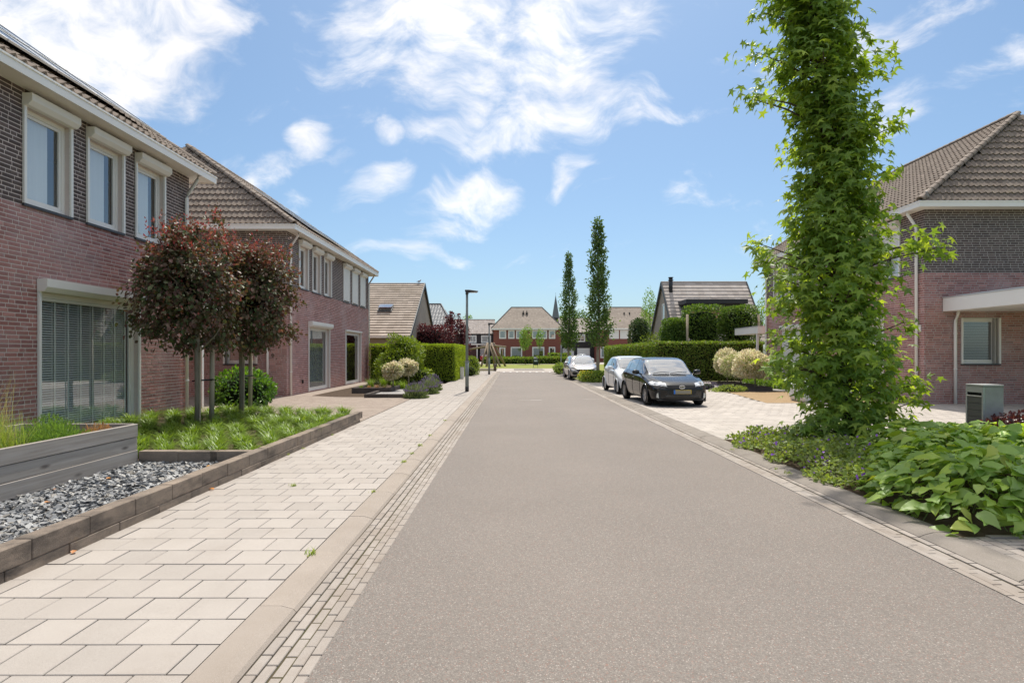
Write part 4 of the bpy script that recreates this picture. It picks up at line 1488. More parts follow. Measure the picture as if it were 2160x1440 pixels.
# ------------------------------------------------------------------ sweetgum on the right
SG = [(.092, .145, .030), (.125, .190, .038), (.106, .165, .034), (.155, .225, .045), (.23, .29, .05), (.11, .165, .04)]
LM['gum'] = leafmat('sweetgum_leaf', SG, trans=.45, tint=(1.5, 1.4, .45))
LM['gum_one'] = leafmat('sweetgum_leaf_near', SG, 'object', trans=.45, tint=(1.5, 1.4, .45))
YT = 9.7
gum = thing('sweetgum_tree', 'tall slim sweetgum tree with star-shaped leaves beside the driveway', 'tree', (5.6, YT, 0))
env = np.array([(.20, 4.95, 5.95), (.55, 4.80, 6.55), (1.15, 4.42, 6.62), (1.95, 4.42, 6.35), (2.7, 4.32, 6.28), (3.3, 4.38, 6.38), (3.6, 4.5, 6.25), (4.3, 4.42, 6.2), (5.1, 4.5, 6.2), (5.9, 4.25, 6.1),
                (6.7, 4.1, 6.05), (7.5, 4.15, 5.55), (8.2, 4.4, 5.4), (8.9, 4.8, 5.1)])
tp = [(5.60 - .072 * z, YT + .03 * math.sin(z), z) for z in np.linspace(0, 8.7, 14)]
trunk(gum, tp, [.085 - .0088 * z for z in np.linspace(0, 8.7, 14)])
cl = []
nb = 0
for i in range(460):
    z = .35 + 8.3 * (i / 460) ** .95 + random.uniform(-.12, .12)
    xl, xr = np.interp(z, env[:, 0], env[:, 1]), np.interp(z, env[:, 0], env[:, 2])
    x0, hw = (xl + xr) / 2, max(.30, ((xr - xl) / 2 - (.10 if z < 3.8 else .26)) * (.86 + .18 * math.sin(z * 5.2) + .08 * math.sin(z * 11 + 1)))
    th = i * 2.399 + random.uniform(-.4, .4)
    rr = random.uniform(.4, 1.0)
    cl.append((x0 + math.cos(th) * hw * rr, YT + math.sin(th) * min(hw, 1.0) * rr, z))
for a in [(4.02, 9.5, 3.38), (4.18, 9.6, 3.22), (4.36, 9.55, 3.1), (4.2, 9.4, 2.85), (6.75, 9.6, 3.42), (6.55, 9.6, 3.38), (6.88, 9.5, 3.3), (3.95, 9.6, 5.78), (4.15, 9.7, 5.85), (4.0, 9.6, 6.55), (4.15, 9.6, 7.2),
          (6.62, 9.5, 1.1), (6.6, 9.6, .8), (6.35, 9.7, 1.6), (4.4, 9.4, 1.45), (4.5, 9.3, 1.2), (4.85, 9.3, .42), (4.7, 9.4, .38), (4.25, 9.5, 1.42), (6.3, 9.4, 2.1), (6.15, 9.6, 4.6), (6.2, 9.6, 5.3), (6.1, 9.6, 6.3)]:
    cl.append(a)
cl = np.array(cl)
for i, c in enumerate(cl):
    if i % 4 == 0 or i >= 460:
        zb = max(.15, c[2] - .35 - random.uniform(0, .2))
        b0 = Vector((5.60 - .072 * zb, YT, zb))
        c_ = Vector(c)
        trunk(gum, [b0, b0.lerp(c_, .55) + Vector((0, 0, .06)), c_], [.022, .014, .006], 'bark', 'branch', 6)
per = np.concatenate([np.full(460, 23), np.full(len(cl) - 460, 26)])
P = np.repeat(cl, per, 0)
sg = np.where(np.repeat(np.arange(len(cl)), per) < 460, .15, .13)[:, None]
P = P + rng.normal(size=P.shape) * sg * np.array([1, 1, .85])
axis = np.stack([5.60 - .072 * P[:, 2], np.full(len(P), YT), P[:, 2]], -1)
out = nrm(P - axis + 1e-3)
B = out * .75 + np.array([0, 0, -.62]) + rng.normal(size=P.shape) * .42
N = out * .62 + np.array([0, 0, .8]) + rng.normal(size=P.shape) * .38
S = rng.uniform(.095, .155, len(P))
near = np.argsort(P[:, 1] + np.abs(P[:, 2] - 2.6) * .05)[:300]
leaf_ones('leaf', gum, near, P, B, N, S, STAR, LM['gum_one'])
keep = np.ones(len(P), bool)
keep[near] = False
leaf_mass('crown', gum, P[keep], B[keep], N[keep], S[keep], STAR, LM['gum'])

# ------------------------------------------------------------------ dark red clipped trees on the left
LM['photinia'] = leafmat('red_tree_leaf', [(.036, .056, .020), (.055, .074, .027), (.075, .042, .034), (.046, .066, .025), (.10, .05, .044), (.060, .080, .032), (.15, .085, .072)], trans=.28, rough=.5, spec=.35, tint=(1.5, .9, .6))
LM['shoot'] = leafmat('red_young_leaf', [(.17, .042, .042), (.23, .075, .066), (.13, .036, .036), (.20, .115, .09), (.10, .075, .036)], trans=.35, rough=.4, tint=(1.4, .7, .65))


def red_tree(label, x, y, cx, rx, stake):
    t = thing('red_leaved_tree', label, 'tree', (x, y, .1))
    trunk(t, [(x, y, .05), (x + .01, y, .8), (x - .01, y, 1.6), (x, y, 2.4), (cx, y, 3.6)], [.062, .055, .05, .045, .02], 'bark_grey')
    for i in range(9):
        a = i * .9
        trunk(t, [(x, y, 1.6 + i * .16), (x + .35 * math.cos(a), y + .35 * math.sin(a), 1.95 + i * .18), (cx + .75 * math.cos(a), y + .7 * math.sin(a), 2.25 + i * .2)], [.022, .014, .006], 'bark_grey', 'branch', 6)
    c, r = (cx, y, 2.93), (rx, .74, 1.2)
    nk = 150
    kc, kd = shell(c, r, nk, .35, .30, None, .75)
    kc = kc[kc[:, 2] > 1.75]
    kn = len(kc)
    kw = rng.uniform(.08, .16, kn)
    m = rng.integers(40, 72, kn)
    Pp = np.repeat(kc, m, 0) + rng.normal(size=(m.sum(), 3)) * np.repeat(kw, m)[:, None]
    Pp = Pp[Pp[:, 2] > 1.5]
    d = nrm(Pp - np.array(c))
    leaf_mass('crown', t, Pp, d * .6 + np.array([0, 0, -.45]) + rng.normal(size=Pp.shape) * .5, d + np.array([0, 0, .7]) + rng.normal(size=Pp.shape) * .5, rng.uniform(.06, .115, len(Pp)), ROUND, LM['photinia'])
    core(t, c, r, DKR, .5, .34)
    # young red shoots on top and along the outside
    m = ((Pp[:, 2] > 3.5) & (rng.uniform(size=len(Pp)) < .6)) | (rng.uniform(size=len(Pp)) < .09)
    Q, dq = Pp[m], d[m]
    Q = Q + dq * rng.uniform(.0, .06, (len(Q), 1)) + np.array([0, 0, .02])
    leaf_mass('young_shoots', t, Q, dq * .5 + np.array([0, 0, .8]) + rng.normal(size=Q.shape) * .6, dq + rng.normal(size=Q.shape) * .6, rng.uniform(.04, .075, len(Q)), OVAL, LM['shoot'])
    sh_p, sh_d = [], []
    for i in range(34):
        a, b = cx + random.uniform(-rx, rx) * .95, y + random.uniform(-.8, .8)
        hh = random.uniform(.1, .34)
        for k_ in range(9):
            sh_p.append((a + random.gauss(0, .02), b + random.gauss(0, .02), 3.92 + hh * k_ / 8 + random.gauss(0, .03)))
            sh_d.append((random.gauss(0, .6), random.gauss(0, .6), .8))
    sh_p, sh_d = np.array(sh_p), np.array(sh_d)
    leaf_mass('top_shoots', t, sh_p, sh_d, rdir(len(sh_p)), rng.uniform(.045, .08, len(sh_p)), OVAL, LM['shoot'])
    # support stake is a thing of its own
    sx, sy = stake
    s = thing('tree_stake', 'wooden stake tied to ' + ('the nearer' if y < 12.5 else 'the farther') + ' dark red tree', 'stake', (sx, sy, .1), 'stakes of the red trees')
    MB().tube([(sx, sy, .05), (sx + .02, sy, 2.0)], [.05, .046], 12).build('post', M['stake'], s, True)
    zt = 1.05
    MB().tube([(x - .07, y - .055, zt), (sx + .05, sy - .055, zt + .01), (sx + .06, sy + .05, zt), (x - .06, y + .06, zt), (x - .07, y - .055, zt)], .014, 6).build('strap', M['rubber'], s)
    MB().tube([(x + .075, y - .05, .1), (x + .085, y - .04, 1.75)], .013, 6).build('cane', M['stake'], s)


red_tree('dark red clipped tree nearest the big window, tallest on the left', -6.33, 11.7, -6.52, .74, (-6.28, 12.15))
red_tree('dark red clipped tree nearer the driveway, right of its taller neighbour', -6.40, 13.75, -6.12, .70, (-6.47, 14.35))

# ------------------------------------------------------------------ hedges
LM['thuja'] = leafmat('thuja_spray', [(.110, .160, .016), (.155, .21, .022), (.13, .19, .018), (.20, .25, .03)], trans=.42, rough=.6, tint=(1.4, 1.3, .4))
LM['beech'] = leafmat('beech_leaf', [(.068, .110, .020), (.090, .138, .026), (.125, .175, .032), (.075, .118, .022), (.13, .10, .04)], trans=.42, rough=.4, tint=(1.4, 1.4, .45))
LM['horn'] = leafmat('hornbeam_leaf', [(.048, .088, .020), (.066, .112, .024), (.054, .098, .02), (.11, .155, .032)], trans=.4, rough=.4, tint=(1.4, 1.4, .45))


def face_pts(p0, eu, ev, nrm_, dens, rough=.05):
    eu, ev, n = Vector(eu), Vector(ev), Vector(nrm_)
    a = int(eu.length * ev.length * dens)
    s, t = rng.uniform(0, 1, a), rng.uniform(0, 1, a)
    P = np.array(p0) + s[:, None] * np.array(eu) + t[:, None] * np.array(ev)
    u_, v_ = s * eu.length, t * ev.length
    w_ = .5 * np.sin(u_ * 2.3 + 1.3) * np.sin(v_ * 3.1) + .3 * np.sin(u_ * 6.1 + v_ * 4) + rng.normal(size=a) * .6
    P = P + (w_ * rough)[:, None] * np.array(n)
    return P, np.tile(np.array(n), (a, 1))


def hedge(label, boxes, dens, size, T, mat, up=.8, rough=.05, faces=('-y', '+x', '-x', '+z'), topfluff=0):
    x0, x1, y0, y1, z0, z1 = boxes[0][:6]
    t = thing('hedge', label, 'hedge', ((x0 + x1) / 2, (y0 + y1) / 2, 0))
    PP, NN = [], []
    cb = MB()
    for x0, x1, y0, y1, z0, z1, fs in [(*b[:6], b[6] if len(b) > 6 else faces) for b in boxes]:
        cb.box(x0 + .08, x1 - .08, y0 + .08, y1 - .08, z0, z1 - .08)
        for f in fs:
            a = {'-y': ((x0, y0, z0), (x1 - x0, 0, 0), (0, 0, z1 - z0), (0, -1, 0)), '+y': ((x0, y1, z0), (x1 - x0, 0, 0), (0, 0, z1 - z0), (0, 1, 0)), '+x': ((x1, y0, z0), (0, y1 - y0, 0), (0, 0, z1 - z0), (1, 0, 0)),
                 '-x': ((x0, y0, z0), (0, y1 - y0, 0), (0, 0, z1 - z0), (-1, 0, 0)), '+z': ((x0, y0, z1), (x1 - x0, 0, 0), (0, y1 - y0, 0), (0, 0, 1))}[f]
            p, n = face_pts(*a, dens, rough)
            PP.append(p)
            NN.append(n)
    P, N = np.concatenate(PP), np.concatenate(NN)
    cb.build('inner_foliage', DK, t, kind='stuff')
    leaf_mass('foliage', t, P, N * .55 + np.array([0, 0, up]) + rng.normal(size=P.shape) * .5, N * .8 + np.array([0, 0, .3]) + rng.normal(size=P.shape) * .55, rng.uniform(.7, 1.25, len(P)) * size, T, mat)
    return t


hedge('clipped yellow-green conifer hedge with a square corner at the lamp post', [(-8.1, -3.3, 32.85, 34.1, .02, 2.05, ('-y', '+z', '+x')), (-4.5, -3.3, 34.1, 41.2, .02, 2.05, ('+x', '+z', '+y'))], 620, .085, SPRAY, LM['thuja'], 1.0, .03)
hedge('long green beech hedge behind the parked cars and pale round trees', [(8.1, 14.2, 32.9, 34.0, .05, 2.2, ('-y', '+z', '-x')), (8.1, 9.2, 34.0, 51.5, .05, 2.16, ('-x', '+z'))], 520, .085, ROUND, LM['beech'], .1, .05)
hedge('low green hedge strip in front of the far red house', [(-4.4, 3.1, 86, 88.2, 0, .85, ('-y', '+z')), (3.6, 8.9, 86, 88.6, 0, .95, ('-y', '+z')), (5.4, 8.9, 88.8, 90.4, 0, 1.45, ('-y', '+z'))], 90, .2, ROUND, LM['beech'], .6, .12)


def bush(name, label, cat, c, r, n, size, mat, T=ROUND, cm=None, lo=.7, amp=.25, box=0., up=.5, group=None, flat=.02, stem=None, cs=.76, tipup=.2, crown='foliage', t=None):
    t = t or thing(name, label, cat, (c[0], c[1], 0), group)
    P, d = shell(c, r, n, lo, amp, flat, box)
    leaf_mass(crown, t, P, d * .6 + np.array([0, 0, tipup]) + rng.normal(size=P.shape) * .5, d + np.array([0, 0, up]) + rng.normal(size=P.shape) * .5, rng.uniform(.7, 1.25, n) * size, T, mat)
    if cm is not None:
        core(t, c, r, cm, box, cs, flat=flat)
    if stem:
        trunk(t, stem[0], stem[1], stem[2] if len(stem) > 2 else 'bark')
    return t


for lb, x0, x1, zt, zb, y in (('lowest clipped hornbeam crown at the left of the row behind the long hedge', 9.35, 10.65, 3.75, 2.0, 36), ('middle clipped hornbeam crown below the dark dormer', 10.5, 12.95, 4.55, 2.0, 36.2), ('tall clipped hornbeam crown at the right of the row behind the long hedge', 12.85, 15.0, 4.6, 2.0, 36)):
    b = bush('hornbeam_tree', lb, 'tree', ((x0 + x1) / 2, y, (zt + zb) / 2), ((x1 - x0) / 2, .75, (zt - zb) / 2), 5200, .11, LM['horn'], ROUND, DK, .7, .2, .6, .5, 'clipped hornbeams behind the hedge', None, ([((x0 + x1) / 2, y, 0), ((x0 + x1) / 2, y, 3.2)], [.08, .05]), .7, .3, 'crown')
for x, lb in ((10.52, 'bare wooden post at the left of the middle hornbeam'), (14.82, 'bare wooden post at the right end of the hornbeams')):
    s = MB().tube([(x, 35.2, 0), (x, 35.2, 3.95)], .07, 10).build('post', M['stake'], None, True)
    tag(s, lb, 'post', 'posts of the hornbeams')

# ------------------------------------------------------------------ columnar street trees
LM['oak'] = leafmat('street_tree_leaf', [(.046, .080, .022), (.062, .105, .027), (.052, .09, .024), (.09, .135, .034)], trans=.38, rough=.4, tint=(1.4, 1.4, .5))


def column_tree(label, x, y, H, prof, n, seed, zb=2.1):
    t = thing('columnar_tree', label, 'tree', (x, y, 0), 'slender trees between the parked cars')
    rs_ = random.Random(seed)
    pts = [(x + .04 * math.sin(z * 1.3 + seed), y, z) for z in np.linspace(0, H * .96, 12)]
    trunk(t, pts, list(np.linspace(.10, .012, 12)), 'bark_grey')
    PP = []
    m = 105
    for i in range(m):
        z = zb + (H - zb) * (i / m) ** 1.05
        rr = np.interp(z, [p[0] for p in prof], [p[1] for p in prof])
        a = i * 2.4 + rs_.uniform(-.5, .5)
        k_ = rs_.uniform(.35, 1.0)
        L = rs_.uniform(.5, 1.0) * min(1, .45 + rr)
        p0 = Vector((x + math.cos(a) * rr * k_ * .55, y + math.sin(a) * rr * k_ * .55, z - L * .3))
        p1 = Vector((x + math.cos(a) * rr * k_, y + math.sin(a) * rr * k_, z + L * .6))
        if i % 5 == 0:
            trunk(t, [(x, y, max(zb - .2, p0.z - .4)), p0, p1], [.02, .012, .004], 'bark_grey', 'branch', 5)
        q = int(n / m * (.55 + .9 * rr))
        s = rng.uniform(0, 1, q)
        PP.append(np.array(p0) + s[:, None] * np.array(p1 - p0) + rng.normal(size=(q, 3)) * (.05 + .085 * rr))
    P = np.concatenate(PP)
    d = nrm(P - np.array([x, y, 0]) * np.array([1, 1, 0]) - np.array([0, 0, 1]) * P[:, 2:3] + 1e-4)
    leaf_mass('crown', t, P, d * .6 + np.array([0, 0, .5]) + rng.normal(size=P.shape) * .6, d + np.array([0, 0, .4]) + rng.normal(size=P.shape) * .6, rng.uniform(.085, .15, len(P)), ROUND, LM['oak'])
    return t


column_tree('tallest slender tree in the bed beside the white parked car', 4.84, 33.0, 9.0, [(2.1, .5), (2.6, .95), (3.3, 1.0), (4.5, .72), (6, .55), (7.6, .40), (9, .22)], 5600, 3)
column_tree('second slender tree behind the silver parked car', 4.22, 44.0, 9.0, [(2.0, .5), (2.8, 1.0), (3.6, 1.0), (5, .75), (6.5, .48), (8, .3), (9, .16)], 5000, 8, 1.95)

# ------------------------------------------------------------------ pale round standards
LM['willow'] = leafmat('dappled_willow_leaf', [(.45, .37, .30), (.50, .45, .37), (.36, .34, .19), (.52, .39, .34), (.28, .29, .13), (.53, .49, .41)], trans=.48, rough=.5, tint=(1.1, 1.05, .9), rv=.12)
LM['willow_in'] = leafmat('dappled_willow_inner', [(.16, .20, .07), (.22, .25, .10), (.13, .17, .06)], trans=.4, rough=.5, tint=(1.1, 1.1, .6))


def standard(label, x, y, zc, r, zr_, n, z0=.03, group='pale round willows by the gravel bed'):
    t = thing('willow_standard', label, 'tree', (x, y, z0), group)
    trunk(t, [(x, y, z0), (x + .01, y, (z0 + zc) / 2), (x, y, zc)], [.032, .028, .025], 'bark_grey')
    P, d = shell((x, y, zc), (r * 1.02, r * 1.02, zr_ * 1.02), int(n * .75), .72, .45)
    n = int(n * .75)
    leaf_mass('crown', t, P, d + np.array([0, 0, .25]) + rng.normal(size=P.shape) * .35, rdir(n), rng.uniform(.07, .15, n), OVAL if r > .5 else OVAL, LM['willow'])
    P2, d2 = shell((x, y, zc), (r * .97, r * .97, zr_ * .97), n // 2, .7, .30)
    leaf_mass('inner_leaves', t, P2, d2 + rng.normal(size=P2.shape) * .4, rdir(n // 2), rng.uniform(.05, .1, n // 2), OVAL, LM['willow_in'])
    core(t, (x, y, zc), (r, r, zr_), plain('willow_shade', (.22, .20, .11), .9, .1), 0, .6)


standard('nearest pale round willow tree at the front of the gravel bed', 10.38, 25.0, 1.05, .69, .47, 6500, .1)
standard('middle pale round willow tree in the gravel bed', 10.55, 27.0, 1.08, .66, .50, 6000, .1)
standard('farthest pale round willow tree nearest the hedge', 10.66, 29.0, 1.12, .64, .53, 5600, .1)
standard('small pale round willow beside the lavender, nearer the road', -4.86, 23.6, .88, .36, .27, 1900, .05, 'pale round willows by the second house')
standard('small pale round willow in front of the big green shrub', -4.66, 26.0, 1.0, .37, .25, 1900, .05, 'pale round willows by the second house')

# ------------------------------------------------------------------ shrubs
LM['laurel'] = leafmat('light_green_shrub_leaf', [(.070, .105, .014), (.110, .150, .020), (.085, .125, .016), (.19, .225, .03)], trans=.36, rough=.45, tint=(1.4, 1.4, .4))
LM['hydr'] = leafmat('dark_glossy_leaf', [(.028, .065, .014), (.042, .092, .018), (.10, .19, .025), (.036, .080, .015)], trans=.35, rough=.35, tint=(1.4, 1.4, .4))
LM['purple'] = leafmat('purple_leaf', [(.050, .018, .020), (.075, .026, .028), (.038, .016, .018), (.11, .035, .035)], trans=.3, rough=.4, tint=(1.5, .7, .7))
LM['darkg'] = leafmat('dark_green_leaf', [(.020, .042, .012), (.032, .060, .016), (.045, .055, .018)], trans=.25, rough=.45, tint=(1.3, 1.3, .5))
LM['poplar'] = leafmat('poplar_leaf', [(.080, .145, .030), (.115, .185, .040), (.14, .205, .05)], trans=.4, rough=.4, tint=(1.3, 1.3, .5))
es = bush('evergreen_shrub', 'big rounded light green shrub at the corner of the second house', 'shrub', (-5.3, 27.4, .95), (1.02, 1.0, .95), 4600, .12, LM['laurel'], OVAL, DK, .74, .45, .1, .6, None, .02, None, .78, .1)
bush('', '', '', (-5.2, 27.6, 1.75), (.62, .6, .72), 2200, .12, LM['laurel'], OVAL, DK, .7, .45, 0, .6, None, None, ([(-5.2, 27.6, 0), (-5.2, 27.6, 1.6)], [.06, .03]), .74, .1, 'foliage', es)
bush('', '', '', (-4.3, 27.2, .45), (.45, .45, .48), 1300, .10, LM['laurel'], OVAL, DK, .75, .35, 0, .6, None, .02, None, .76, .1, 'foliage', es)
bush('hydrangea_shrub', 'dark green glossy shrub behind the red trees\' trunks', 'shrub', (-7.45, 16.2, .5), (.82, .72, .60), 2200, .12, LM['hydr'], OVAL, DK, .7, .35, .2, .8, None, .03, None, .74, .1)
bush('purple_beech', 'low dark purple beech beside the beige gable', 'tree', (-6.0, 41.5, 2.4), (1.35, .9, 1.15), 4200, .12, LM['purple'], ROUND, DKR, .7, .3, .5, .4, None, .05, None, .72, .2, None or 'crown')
t = thing('purple_plum_tree', 'taller dark purple tree behind the conifer hedge', 'tree', (-4.5, 45, 0))
PP = []
for i in range(34):
    x, y = -4.55 + random.gauss(0, .55), 45 + random.gauss(0, .4)
    top = 4.7 - abs(x + 4.6) * .8 + random.uniform(-.5, .3)
    s = rng.uniform(0, 1, 130)
    PP.append(np.stack([x + rng.normal(size=130) * .09, y + rng.normal(size=130) * .09, 1.6 + (top - 1.6) * s], -1))
P = np.concatenate(PP)
leaf_mass('crown', t, P, rdir(len(P)) + np.array([0, 0, .7]), rdir(len(P)), rng.uniform(.08, .16, len(P)), ROUND, LM['purple'])
trunk(t, [(-4.55, 45, 0), (-4.55, 45, 2.5)], [.08, .05])
bush('garden_shrub', 'dark dense shrub beyond the end of the beech hedge', 'shrub', (11.9, 54.5, 2.7), (1.0, 1.0, 2.35), 4200, .15, LM['darkg'], ROUND, DK, .7, .35, .2)
bush('poplar_tree', 'airy light green tree left of the beige gable', 'tree', (14.1, 60, 4.4), (.95, .9, 3.2), 3000, .17, LM['poplar'], OVAL, None, .3, .5, 0, .4, None, .05, ([(14.1, 60, 0), (14.1, 60, 6.8)], [.12, .03]), .5, .8, 'crown')
bush('poplar_tree', 'light green tree top behind the far end of the pale roof', 'tree', (22.0, 51.5, 4.0), (.7, .7, 2.3), 1500, .16, LM['poplar'], OVAL, None, .3, .5, 0, .4, None, .05, ([(22, 51.5, 0), (22, 51.5, 5.5)], [.1, .03]), .5, .8, 'crown')
bush('garden_shrub', 'yellow-green bush peeping over the corner of the beech hedge', 'shrub', (10.0, 41.0, 2.0), (.9, .7, .85), 1400, .12, LM['laurel'], OVAL, None, .5, .4)
bush('garden_shrub', 'round green bush at the foot of the far conifer hedge', 'shrub', (-3.05, 43.0, .65), (.62, .9, .75), 1500, .12, LM['laurel'], OVAL, DK, .7, .3)
bush('garden_shrub', 'small grey-green bush near the second lamp post', 'shrub', (-2.95, 40.6, .35), (.45, .6, .42), 900, .09, LM['beech'], SLIM, DK, .7, .3)
bush('round_tree', 'green tree top just behind the right hip of the far house', 'tree', (12.6, 132, 7.2), (2.6, 2.4, 3.4), 1600, .4, LM['poplar'], ROUND, DK, .6, .35, 0, .4, None, .3, ([(12.6, 132, 0), (12.6, 132, 6)], [.2, .1]), .7, .2, 'crown')
bush('round_tree', 'tiny round tree top above the pale grey roof', 'tree', (-10.2, 133, 8.5), (1.0, 1.0, 1.9), 400, .35, LM['poplar'], ROUND, None, .5, .3, 0, .4, None, .3, ([(-10.2, 133, 0), (-10.2, 133, 8)], [.15, .1]), .7, .2, 'crown')
for lb, x, rr, z0, z1, n in (('young tree with full crown in front of the far red house', 1.72, .78, 2.0, 5.0, 1100), ('thin young tree right of the fuller one at the far house', 3.75, .42, 2.2, 4.9, 460)):
    t = bush('young_tree', lb, 'tree', (x, 82.0, (z0 + z1) / 2), (rr, rr, (z1 - z0) / 2), n, .22, LM['poplar'], OVAL, None, .3, .4, 0, .4, 'young trees on the far grass', None, ([(x, 82, 0), (x, 82, 4.2)], [.05, .02]), .5, .3, 'crown')
# foot planting of the street trees
LM['grd'] = leafmat('ground_shrub_leaf', [(.080, .125, .020), (.115, .165, .028), (.15, .19, .035), (.060, .10, .02)], trans=.4, rough=.45, tint=(1.3, 1.3, .45))
LM['yel'] = leafmat('yellow_flower', [(.72, .48, .03), (.62, .30, .03), (.75, .55, .06)], trans=.3, tint=(1.1, 1, .6))
t = bush('ground_shrub', 'low bush with yellow flowers around the tallest slender tree', 'shrub', (4.55, 32.6, .28), (.95, 1.2, .34), 3400, .085, LM['grd'], ROUND, DK, .7, .3, .25, .8, None, .02, None, .72, .3)
P, d = shell((4.0, 31.9, .45), (.42, .4, .22), 160, .8, .2, .3)
leaf_mass('flowers', t, P, rdir(160) + np.array([0, 0, .4]), rdir(160) + np.array([0, -.4, .6]), rng.uniform(.05, .08, 160), ROUND, LM['yel'])
bush('ground_shrub', 'low green bush around the second slender tree', 'shrub', (3.75, 45.6, .35), (.5, 1.6, .42), 1500, .1, LM['grd'], ROUND, DK, .7, .3)

# ------------------------------------------------------------------ left front garden
# wooden planter
pb = thing('planter_box', 'weathered grey wooden planter of three planks in front of the big window', 'planter', (-5.9, 5.2, .1))
YA, YB, XF, XB = 2.0, 8.0, -5.17, -6.7
me = MB().box(-.022, .022, -(YB - YA) / 2, (YB - YA) / 2, -.087, .087).mesh('plank', False, .005)
me2 = MB().box(-.022, .022, -(XF - XB) / 2, (XF - XB) / 2, -.087, .087).mesh('plank', False, .005)
for i in range(3):
    z = .105 + .0885 + i * .18
    dx = (.004, -.004, .003)[i]
    obj('plank', me, M['plank'], pb, Matrix.Translation((XF + dx, (YA + YB) / 2, z)) @ Matrix.Rotation(random.uniform(-.002, .002), 4, 'X'))
    obj('plank', me, M['plank'], pb, Matrix.Translation((XB, (YA + YB) / 2, z)))
    obj('plank', me2, M['plank'], pb, Matrix.Translation(((XF + XB) / 2 - .024, YB - .024 + dx, z)) @ Matrix.Rotation(R(90), 4, 'Z'))
MB().box(XB + .03, XF - .03, YA, YB - .05, .02, .54).build('soil', M['soil'], pb)
LM['sedge'] = leafmat('sedge_blade', [(.098, .155, .020), (.135, .20, .026), (.074, .125, .016), (.18, .24, .04)], trans=.36, rough=.4, tint=(1.35, 1.35, .4))
LM['grass'] = leafmat('grass_blade', [(.150, .215, .045), (.20, .26, .06), (.12, .18, .04), (.27, .27, .10)], trans=.4, rough=.5, tint=(1.3, 1.25, .5))
LM['straw'] = leafmat('dry_flower_stem', [(.36, .31, .13), (.42, .34, .17), (.30, .29, .10)], trans=.3, rough=.6, tint=(1.1, 1.1, .7))
LM['feather'] = leafmat('feathery_green', [(.085, .150, .040), (.12, .19, .05), (.10, .165, .035)], trans=.4, rough=.5, tint=(1.3, 1.3, .5))
LM['rust'] = leafmat('rusty_stems', [(.30, .15, .08), (.24, .18, .08), (.36, .21, .12)], trans=.3, rough=.6, tint=(1.1, .9, .6))
LM['lav'] = leafmat('lavender_leaf', [(.105, .130, .060), (.135, .165, .075), (.085, .115, .045)], trans=.3, rough=.6, tint=(1.2, 1.2, .6))
LM['lavf'] = leafmat('lavender_flower', [(.115, .098, .135), (.145, .12, .165), (.10, .095, .11)], trans=.25, rough=.6, tint=(1, .9, 1.2))


def blade_obj(name, parent, mat, C, L, lean, width, droop, kind='stuff', az=None):
    n = len(C)
    az = rng.uniform(0, 2 * math.pi, n) if az is None else az
    V, F = blades(np.asarray(C, float), az, L, lean, width, droop)
    return obj(name, np_mesh(name, V, F), mat, parent, None, kind)


gt = []
for i, (y, x, h, sp_, n) in enumerate(((6.15, -5.62, .44, .30, 900), (5.35, -5.75, .46, .32, 900), (4.5, -5.7, .44, .3, 800), (6.75, -6.1, .42, .26, 600))):
    t = thing('ornamental_grass', ('tall arching green grass at the near end of the planter', 'arching green grass in the near half of the planter', 'fine green grass at the frame edge in the planter', 'arching grass behind the front tuft in the planter')[i], 'grass', (x, y, .54), 'grasses in the wooden planter')
    C = np.stack([x + rng.normal(size=n) * sp_ * .45, y + rng.normal(size=n) * sp_ * .5, np.full(n, .53)], -1)
    blade_obj('blades', t, LM['grass'], C, rng.uniform(.5, 1.1, n) * h, rng.uniform(.1, .75, n), rng.uniform(.004, .009, n), rng.uniform(.0, .35, n))
    m = 70
    C = np.stack([x + rng.normal(size=m) * sp_ * .3, y + rng.normal(size=m) * sp_ * .4, np.full(m, .55)], -1)
    blade_obj('flower_stems', t, LM['straw'], C, rng.uniform(.75, 1.25, m) * (h + .30), rng.uniform(.1, .55, m), np.full(m, .0045), rng.uniform(0, .12, m))
for lb, y, x, rr, h, mt, n in (('feathery green plant in the middle of the planter', 7.05, -5.55, .30, .20, 'feather', 1800), ('feathery green plant at the far end of the planter', 7.5, -5.95, .26, .26, 'feather', 1500), ('rusty brown low plant at the far corner of the planter', 7.62, -5.42, .16, .10, 'rust', 500)):
    t = thing('herb_plant', lb, 'plant', (x, y, .54))
    P, d = shell((x, y, .55), (rr, rr, h), n, .3, .3, .54)
    leaf_mass('foliage', t, P, d * .5 + np.array([0, 0, 1.]) + rng.normal(size=P.shape) * .4, rdir(n), rng.uniform(.03, .075, n), SLIM, LM[mt])

# block edging
ed = thing('garden_edging', 'low wall of weathered concrete blocks between the gravel bed and the pavement', 'edging', (-3.55, 7.5, 0))
me = MB().box(-.07, .07, -.287, .287, -.075, .075).mesh('block', False, .006)
mel = MB().box(-.068, .068, -.287, .287, -.09, .09).mesh('block', False, .006)
y = 1.9
while y < 13.4:
    obj('block', me, M['edge_one'], ed, Matrix.Translation((-3.55 + random.uniform(-.004, .004), y + .29, .185 + random.uniform(-.002, .003))))
    obj('block', mel, M['edge_one'], ed, Matrix.Translation((-3.548 + random.uniform(-.004, .004), y + .07, .018)))
    y += .58
x = -5.1
ecr = thing('garden_edging', 'short row of dark blocks across the bed between planter and sedges', 'edging', (-4.4, 8.1, 0))
mex = MB().box(-.27, .27, -.07, .07, -.14, .075).mesh('block', False, .006)
while x < -3.7:
    obj('block', mex, M['edge_one'], ecr, Matrix.Translation((min(x + .22, -3.9), 8.09, .178 + random.uniform(-.003, .003))))
    x += .545
ebk = thing('garden_edging', 'row of blocks closing the sedge bed towards the paved driveway', 'edging', (-5.9, 14.6, 0))
